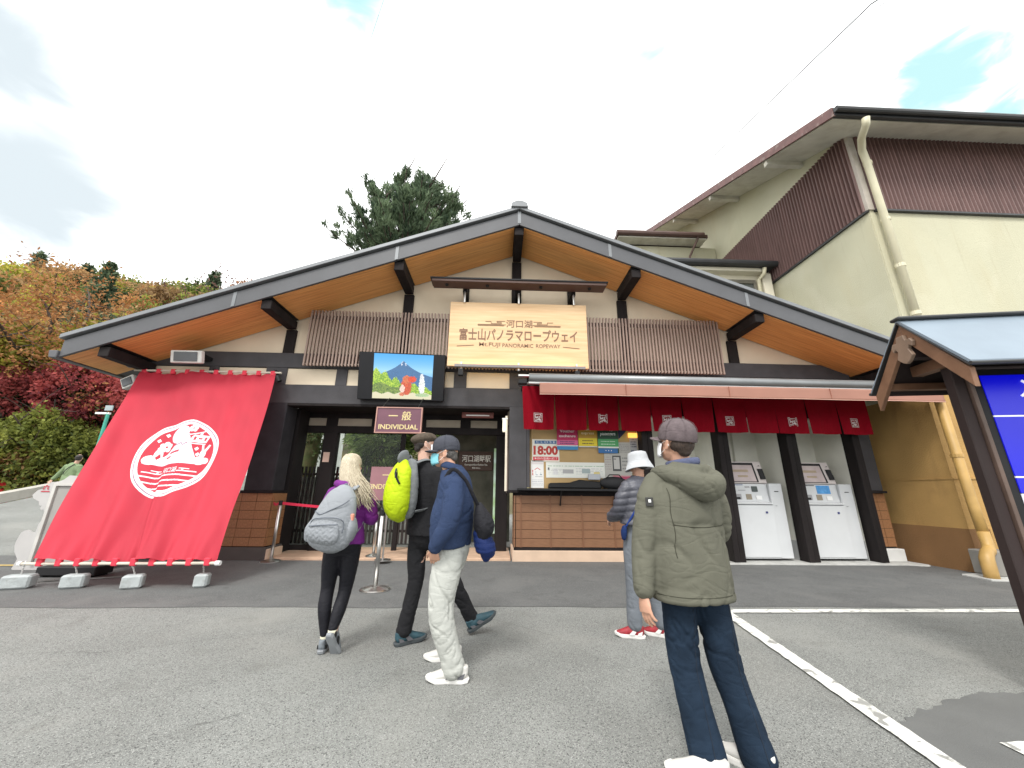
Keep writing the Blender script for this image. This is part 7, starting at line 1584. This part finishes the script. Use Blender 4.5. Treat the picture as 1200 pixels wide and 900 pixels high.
SHG = mat('shoe_grey', (.17, .19, .21), .6, var=.3, vs=30); SHS = mat('sole_grey', (.24, .255, .27), .6)
shoe(Wm, (-1.425, 3.62, 0), (-.10, .99, 0), (0, 0, 1), SHG, SHS, BLACKM, .255); shoe(Wm, (-1.345, 3.53, .165), (.16, .52, -.80), (.1, .82, .58), SHG, SHS, BLACKM, .255)
for a in ((-1.425, 3.675, .115), (-1.337, 3.595, .175)): MB().tube([V3(a)-V3((0, 0, .03)), V3(a)+V3((0, 0, .015))], .035, 12).build('sock', mat('sock_cream', (.6, .58, .45), .9), Wm, smooth=True)
# long hair: scalp cap plus many separate locks
HB_ = mat('hair_blonde', (.34, .275, .18), .5, col2=(.66, .59, .46), vs=30, stretch=(9, 9, .6), bump=.2, bs=60)
mb = MB(); mb.ellip((0, -.018, .030), (.088, .102, .092)); mb.ellip((0, -.05, -.03), (.084, .066, .09)); xf(mb, 0, HM, Hc)
fuse(mb, 'hair', HB_, Wm, .007, 3, folds(.004, 40, 9, 5))
mb = MB(); rh = random.Random(8)
for k in range(420):
    a = rh.uniform(-1.15, 1.15)*1.15; r_ = rh.uniform(.8, 1.05); el = rh.uniform(.0, 1.); top_ = V3((.086*math.sin(a)*math.cos(el*.9)*r_, -.012-.098*math.cos(a)*math.cos(el*.9), .035+.082*math.sin(el*1.2)))
    p0 = Hc+HM @ top_; fl = max(0, (math.sin(a)+.25)); side = .5+.5*math.sin(a)
    drift = .035+.125*side*rh.uniform(.5, 1.25); L_ = rh.uniform(.24, .40)
    p1 = p0+V3((.012*math.sin(a)+.01, -.020*math.cos(a), -.09)); p2 = p1+V3((drift*.30, -.012, -L_*.30)); p3 = p1+V3((drift*.75+rh.uniform(-.02, .02), -.014+rh.uniform(-.02, .02), -L_*.62)); p4 = p1+V3((drift*1.15+rh.uniform(-.03, .03), rh.uniform(-.03, .02), -L_*.92))
    w = rh.uniform(.002, .0055); pp, rr2 = spath([p0, p1, p2, p3, p4], [(w*.6, .002), (w, .0025), (w, .002), (w*.7, .0018), (.0015, .001)], 3); mb.tube(pp, rr2, 5, ref=(0, 1, 0))
o = mb.build('hair_locks', HB_, Wm, smooth=True, fix=False); o['kind'] = 'stuff'
GB = thing('backpack', 'pale grey quilted backpack with zigzag stitching on the blonde woman', 'backpack', (-1.42, 3.48, .86))
GQ = cloth('pack_pale_grey', (.25, .265, .285), .75, .2, 300, .05, 5); GD = cloth('pack_zip_grey', (.14, .155, .18), .7)
bd = -bf; bs_ = V3((bf.y, -bf.x, 0)); bc = V3((-1.375, 3.56, -.02)); tl = .16
def wp(s, b, z): return bc+bs_*(s*math.cos(tl)+(z-1.1)*math.sin(tl)*1.0)+bd*b+V3((0, 0, z-s*math.sin(tl)*-0.0))
def zig(c, n):
    u = (c-bc).dot(bs_); zz = c.z; inz = (zz < 1.06 and n.dot(bd) > .2)
    if not inz: return 0
    q = (zz+.035*abs(((u/.055) % 1)*2-1)) % .042; return -.005*math.exp(-((q-.02)/.004)**2)
fw_ = folds(.004, 8, 8, 90)
mb = MB(); tub(mb, [wp(0, .05, 1.335), wp(0, .07, 1.27), wp(0, .095, 1.12), wp(0, .105, .98), wp(0, .095, .90), wp(0, .07, .862)], [(.075, .045), (.135, .075), (.178, .105), (.195, .115), (.185, .10), (.13, .06)], tuple(bf), n=28); fuse(mb, 'pack_body', GQ, GB, .0085, 3, lambda c, n: fw_(c, n)+zig(c, n))
mb = MB(); tub(mb, [wp(-.01, .185, 1.085), wp(-.01, .20, 1.02), wp(-.01, .20, .95), wp(-.01, .175, .90)], [(.10, .025), (.135, .040), (.145, .045), (.11, .025)], tuple(bf), n=22); fuse(mb, 'front_pocket', GQ, GB, .0075, 3, lambda c, n: zig(c, n)*1.2)
for s in (-1, 1): mb = MB(); tub(mb, [wp(s*.165, .09, 1.08), wp(s*.185, .095, 1.0), wp(s*.18, .09, .92)], [(.03, .05), (.04, .07), (.03, .055)], tuple(bf), n=16); fuse(mb, 'side_pocket', GQ, GB, .0085, 3, fw_)
for pts in ([(-.15, .19, 1.05), (-.11, .215, 1.09), (0, .222, 1.10), (.10, .215, 1.095), (.145, .19, 1.06), (.155, .19, .98)], [(-.145, .18, 1.15), (-.08, .195, 1.125), (.0, .195, 1.16), (.08, .18, 1.20), (.12, .15, 1.24)], [(-.13, .235, 1.035), (0, .245, 1.045), (.12, .235, 1.05)]):
    strap(GB, [wp(*p) for p in pts], .009, GD, 'zip', t=.004, ref=tuple(bf))
for s in (-1, 1): strap(GB, [wp(s*.06, .03, 1.33), wp(s*.08, -.08, 1.38), wp(s*.10, -.21, 1.30), wp(s*.12, -.23, 1.12), wp(s*.15, -.08, .98), wp(s*.16, .04, .95)], .04, GQ, ref=tuple(bf), t=.006)
strap(GB, [wp(-.03, .05, 1.34), wp(0, .06, 1.375), wp(.03, .05, 1.34)], .018, GD, 'handle')
MB().obox(wp(.165, .12, 1.10), (.04, .03, .06), frame(tuple(bd))).build('pink_pouch', mat('pouch_pink', (.62, .25, .18), .7), GB, bev=.006)

# ---------------------------------------------------------------- person at the ticket window
T = thing('person', 'person in a white bucket hat and dark quilted jacket standing at the ticket window', 'person', (1.42, 4.0, 0))
bf = V3((-.55, .83, 0)).normalized(); Hc = V3((1.50, 4.0, 1.60)); HM = frame((-.72, .68, -.12))
mb = MB(); face(mb, Hc, HM, 1.0); tub(mb, [Hc+V3((0, 0, -.06)), (1.50, 4.0, 1.47), (1.49, 4.0, 1.40)], [.054, .052, .06], n=14)
tub(mb, [(1.49, 4.0, 1.40), (1.47, 4.0, 1.2), (1.45, 4.0, .95)], [(.15, .09), (.14, .10), (.14, .10)], bf)
for h, k, a in (((1.37, 3.97, .90), (1.345, 3.96, .48), (1.33, 3.97, .09)), ((1.53, 4.03, .90), (1.55, 4.0, .48), (1.60, 4.0, .09))): tub(mb, [h, k, a], [.07, .048, .034], n=12)
tub(mb, [(1.35, 3.94, 1.36), (1.26, 3.97, 1.14), (1.22, 4.15, 1.05)], [.042, .036, .025], n=12); tub(mb, [(1.62, 4.08, 1.36), (1.66, 4.16, 1.14), (1.52, 4.3, 1.1)], [.042, .036, .025], n=12)
hand(mb, (1.22, 4.15, 1.05), (-.1, .8, -.4), (.6, .2, -.5), (.5, .3, .8), .98, .6); hand(mb, (1.52, 4.3, 1.1), (-.5, .7, 0), (0, -.2, -1), (-.6, 0, .4), .98, .6)
fuse(mb, 'body', SKIN, T, .005, 2); eyes(T, Hc, HM)
PF = mat('puffer_charcoal', (.060, .062, .078), .42, var=.1, vs=6, bump=.15, bs=200)
mb = MB(); tub(mb, [(1.50, 4.0, 1.47), (1.495, 4.0, 1.43), (1.485, 4.0, 1.36), (1.475, 4.0, 1.22), (1.46, 4.0, 1.08), (1.45, 4.0, .985)], [(.08, .08), (.13, .10), (.19, .125), (.195, .14), (.19, .145), (.205, .16)], bf, n=26, rnd=False)
tub(mb, [(1.35, 3.94, 1.36), (1.285, 3.94, 1.24), (1.26, 3.97, 1.13), (1.225, 4.07, 1.08), (1.22, 4.15, 1.05)], [.078, .076, .072, .062, .05], bf, n=18); tub(mb, [(1.62, 4.08, 1.36), (1.66, 4.12, 1.25), (1.66, 4.17, 1.13), (1.53, 4.3, 1.1)], [.076, .074, .07, .05], bf, n=18)
fuse(mb, 'jacket', PF, T, .010, 2, quilt(.011, .066, 0, 4))
TG = cloth('trousers_grey', (.15, .165, .185), .85)
mb = MB(); tub(mb, [(1.45, 4.0, 1.02), (1.45, 4.0, .92), (1.45, 4.0, .86)], [(.15, .11), (.16, .12), (.15, .11)], bf, n=20)
tub(mb, [(1.375, 3.97, .90), (1.35, 3.96, .68), (1.345, 3.96, .48), (1.335, 3.965, .28), (1.33, 3.97, .10)], [(.088, .095), (.084, .088), (.074, .076), (.070, .072), (.068, .07)], bf, n=18); tub(mb, [(1.53, 4.03, .90), (1.545, 4.01, .68), (1.555, 4.0, .48), (1.575, 4.0, .28), (1.60, 4.0, .10)], [(.088, .095), (.084, .088), (.074, .076), (.070, .072), (.068, .07)], bf, n=18)
fuse(mb, 'trousers', TG, T, .010, 3, folds(.009, 8, 14, 101))
RS_ = mat('shoe_red', (.30, .02, .03), .6, var=.3, vs=30); shoe(T, (1.41, 3.94, 0), (-.95, .30, 0), (0, 0, 1), RS_, SSO, SSO, .27); shoe(T, (1.665, 3.95, 0), (-.85, .52, 0), (0, 0, 1), RS_, SSO, SSO, .27)
BH = cloth('hat_white', (.40, .415, .43), .9, .3, 250, .08, 10)
mb = MB(); n = 28; V = []; lv = [(.158, -.050), (.153, -.053), (.112, .032), (.108, .048), (.104, .085), (.096, .118), (.062, .132), (.02, .134)]
for r_, z in lv:
    for k in range(n): t = 2*math.pi*k/n; V.append((r_*.90*math.cos(t)*(1+.03*math.sin(3*t)), -.008+r_*math.sin(t), z+.010*math.sin(2*t+1)*(r_ > .15)))
mb.add(V, [(j*n+k, j*n+(k+1) % n, (j+1)*n+(k+1) % n, (j+1)*n+k) for j in range(len(lv)-1) for k in range(n)]+[tuple((len(lv)-1)*n+k for k in range(n))]); xf(mb, 0, HM, Hc); o = mb.build('bucket_hat', BH, T, smooth=True, fix=False); sm = o.modifiers.new('s', 'SOLIDIFY'); sm.thickness = .005
mb = MB(); mb.ellip((0, -.035, .0), (.080, .075, .070)); xf(mb, 0, HM, Hc); fuse(mb, 'hair', HAIRB, T, .006, 3)
S3 = thing('shoulder_bag', 'small blue bag hanging at the left hip of the person in the bucket hat', 'bag', (1.27, 3.95, .9))
mb = MB(); tub(mb, [(1.275, 3.90, .98), (1.265, 3.90, .93), (1.26, 3.90, .87)], [(.035, .022), (.042, .03), (.03, .02)], (1, 0, 0), n=14); fuse(mb, 'bag', cloth('bag_darkblue', (.012, .028, .10)), S3, .008, 2); strap(S3, [(1.56, 3.86, 1.44), (1.47, 3.835, 1.28), (1.36, 3.83, 1.12), (1.28, 3.88, .98)], .02, BLP)

# ---------------------------------------------------------------- distant person in green
gx_, gy_ = -13.85, 13.0; g0 = gz(gx_, gy_)
D = thing('person', 'distant person in a pale green jacket standing on the road behind the cut-out board', 'person', (gx_, gy_, g0))
P0 = V3((gx_, gy_, g0)); Hc = P0+V3((.12, 0, 1.63)); HM = frame((-.4, .9, 0))
mb = MB(); face(mb, Hc, HM, 1.05); tub(mb, [Hc-V3((0, 0, .06)), P0+V3((.06, 0, 1.42))], [.055, .06], n=10); tub(mb, [P0+V3((.04, 0, 1.35)), P0+V3((0, 0, .95))], [(.15, .1), (.14, .1)], n=12)
for s in (-1, 1): tub(mb, [P0+V3((s*.09, 0, .9)), P0+V3((s*.1, 0, .48)), P0+V3((s*.12, 0, .06))], [.07, .05, .035], n=10)
tub(mb, [P0+V3((-.18, 0, 1.36)), P0+V3((-.34, 0, 1.12)), P0+V3((-.44, -.05, .95))], [.045, .04, .03], n=10); tub(mb, [P0+V3((.22, 0, 1.36)), P0+V3((.30, 0, 1.1)), P0+V3((.28, -.1, .9))], [.045, .04, .03], n=10)
hand(mb, P0+V3((-.44, -.05, .95)), (-.5, 0, -.8), (0, -1, 0), (1, 0, 0), 1, .4); hand(mb, P0+V3((.28, -.1, .9)), (0, 0, -1), (-1, 0, 0), (0, -1, 0), 1, .4); fuse(mb, 'body', SKINL, D, .008, 2)
GJ = cloth('jacket_sage', (.20, .27, .15), .8); mb = MB(); tub(mb, [P0+V3((.08, 0, 1.47)), P0+V3((.05, 0, 1.37)), P0+V3((.02, 0, 1.15)), P0+V3((0, 0, .85))], [(.09, .08), (.20, .12), (.21, .14), (.22, .15)], n=20, rnd=False)
tub(mb, [P0+V3((-.17, 0, 1.37)), P0+V3((-.34, 0, 1.12)), P0+V3((-.43, -.05, .97))], [.08, .07, .055], n=14); tub(mb, [P0+V3((.22, 0, 1.37)), P0+V3((.30, 0, 1.1)), P0+V3((.28, -.1, .92))], [.08, .07, .055], n=14); fuse(mb, 'jacket', GJ, D, .014, 3, folds(.012, 5, 9, 3))
mb = MB()
for s in (-1, 1): tub(mb, [P0+V3((s*.09, 0, .92)), P0+V3((s*.1, 0, .48)), P0+V3((s*.12, 0, .07))], [.1, .08, .07], n=14)
fuse(mb, 'trousers', TG, D, .014, 2)
for s in (-1, 1): shoe(D, P0+V3((s*.12, -.06, 0)), (0, 1, 0), (0, 0, 1), SHG, SHS, SG)
mb = MB(); mb.ellip((0, -.02, .03), (.088, .1, .09)); mb.ellip((0, -.04, -.01), (.084, .07, .07)); xf(mb, 0, HM, Hc); fuse(mb, 'hair', HAIRB, D, .008, 2)
strap(D, [P0+V3((.15, -.1, 1.44)), P0+V3((.0, -.17, 1.25)), P0+V3((-.05, -.16, 1.1))], .03, BLACKM, 'bag_strap')
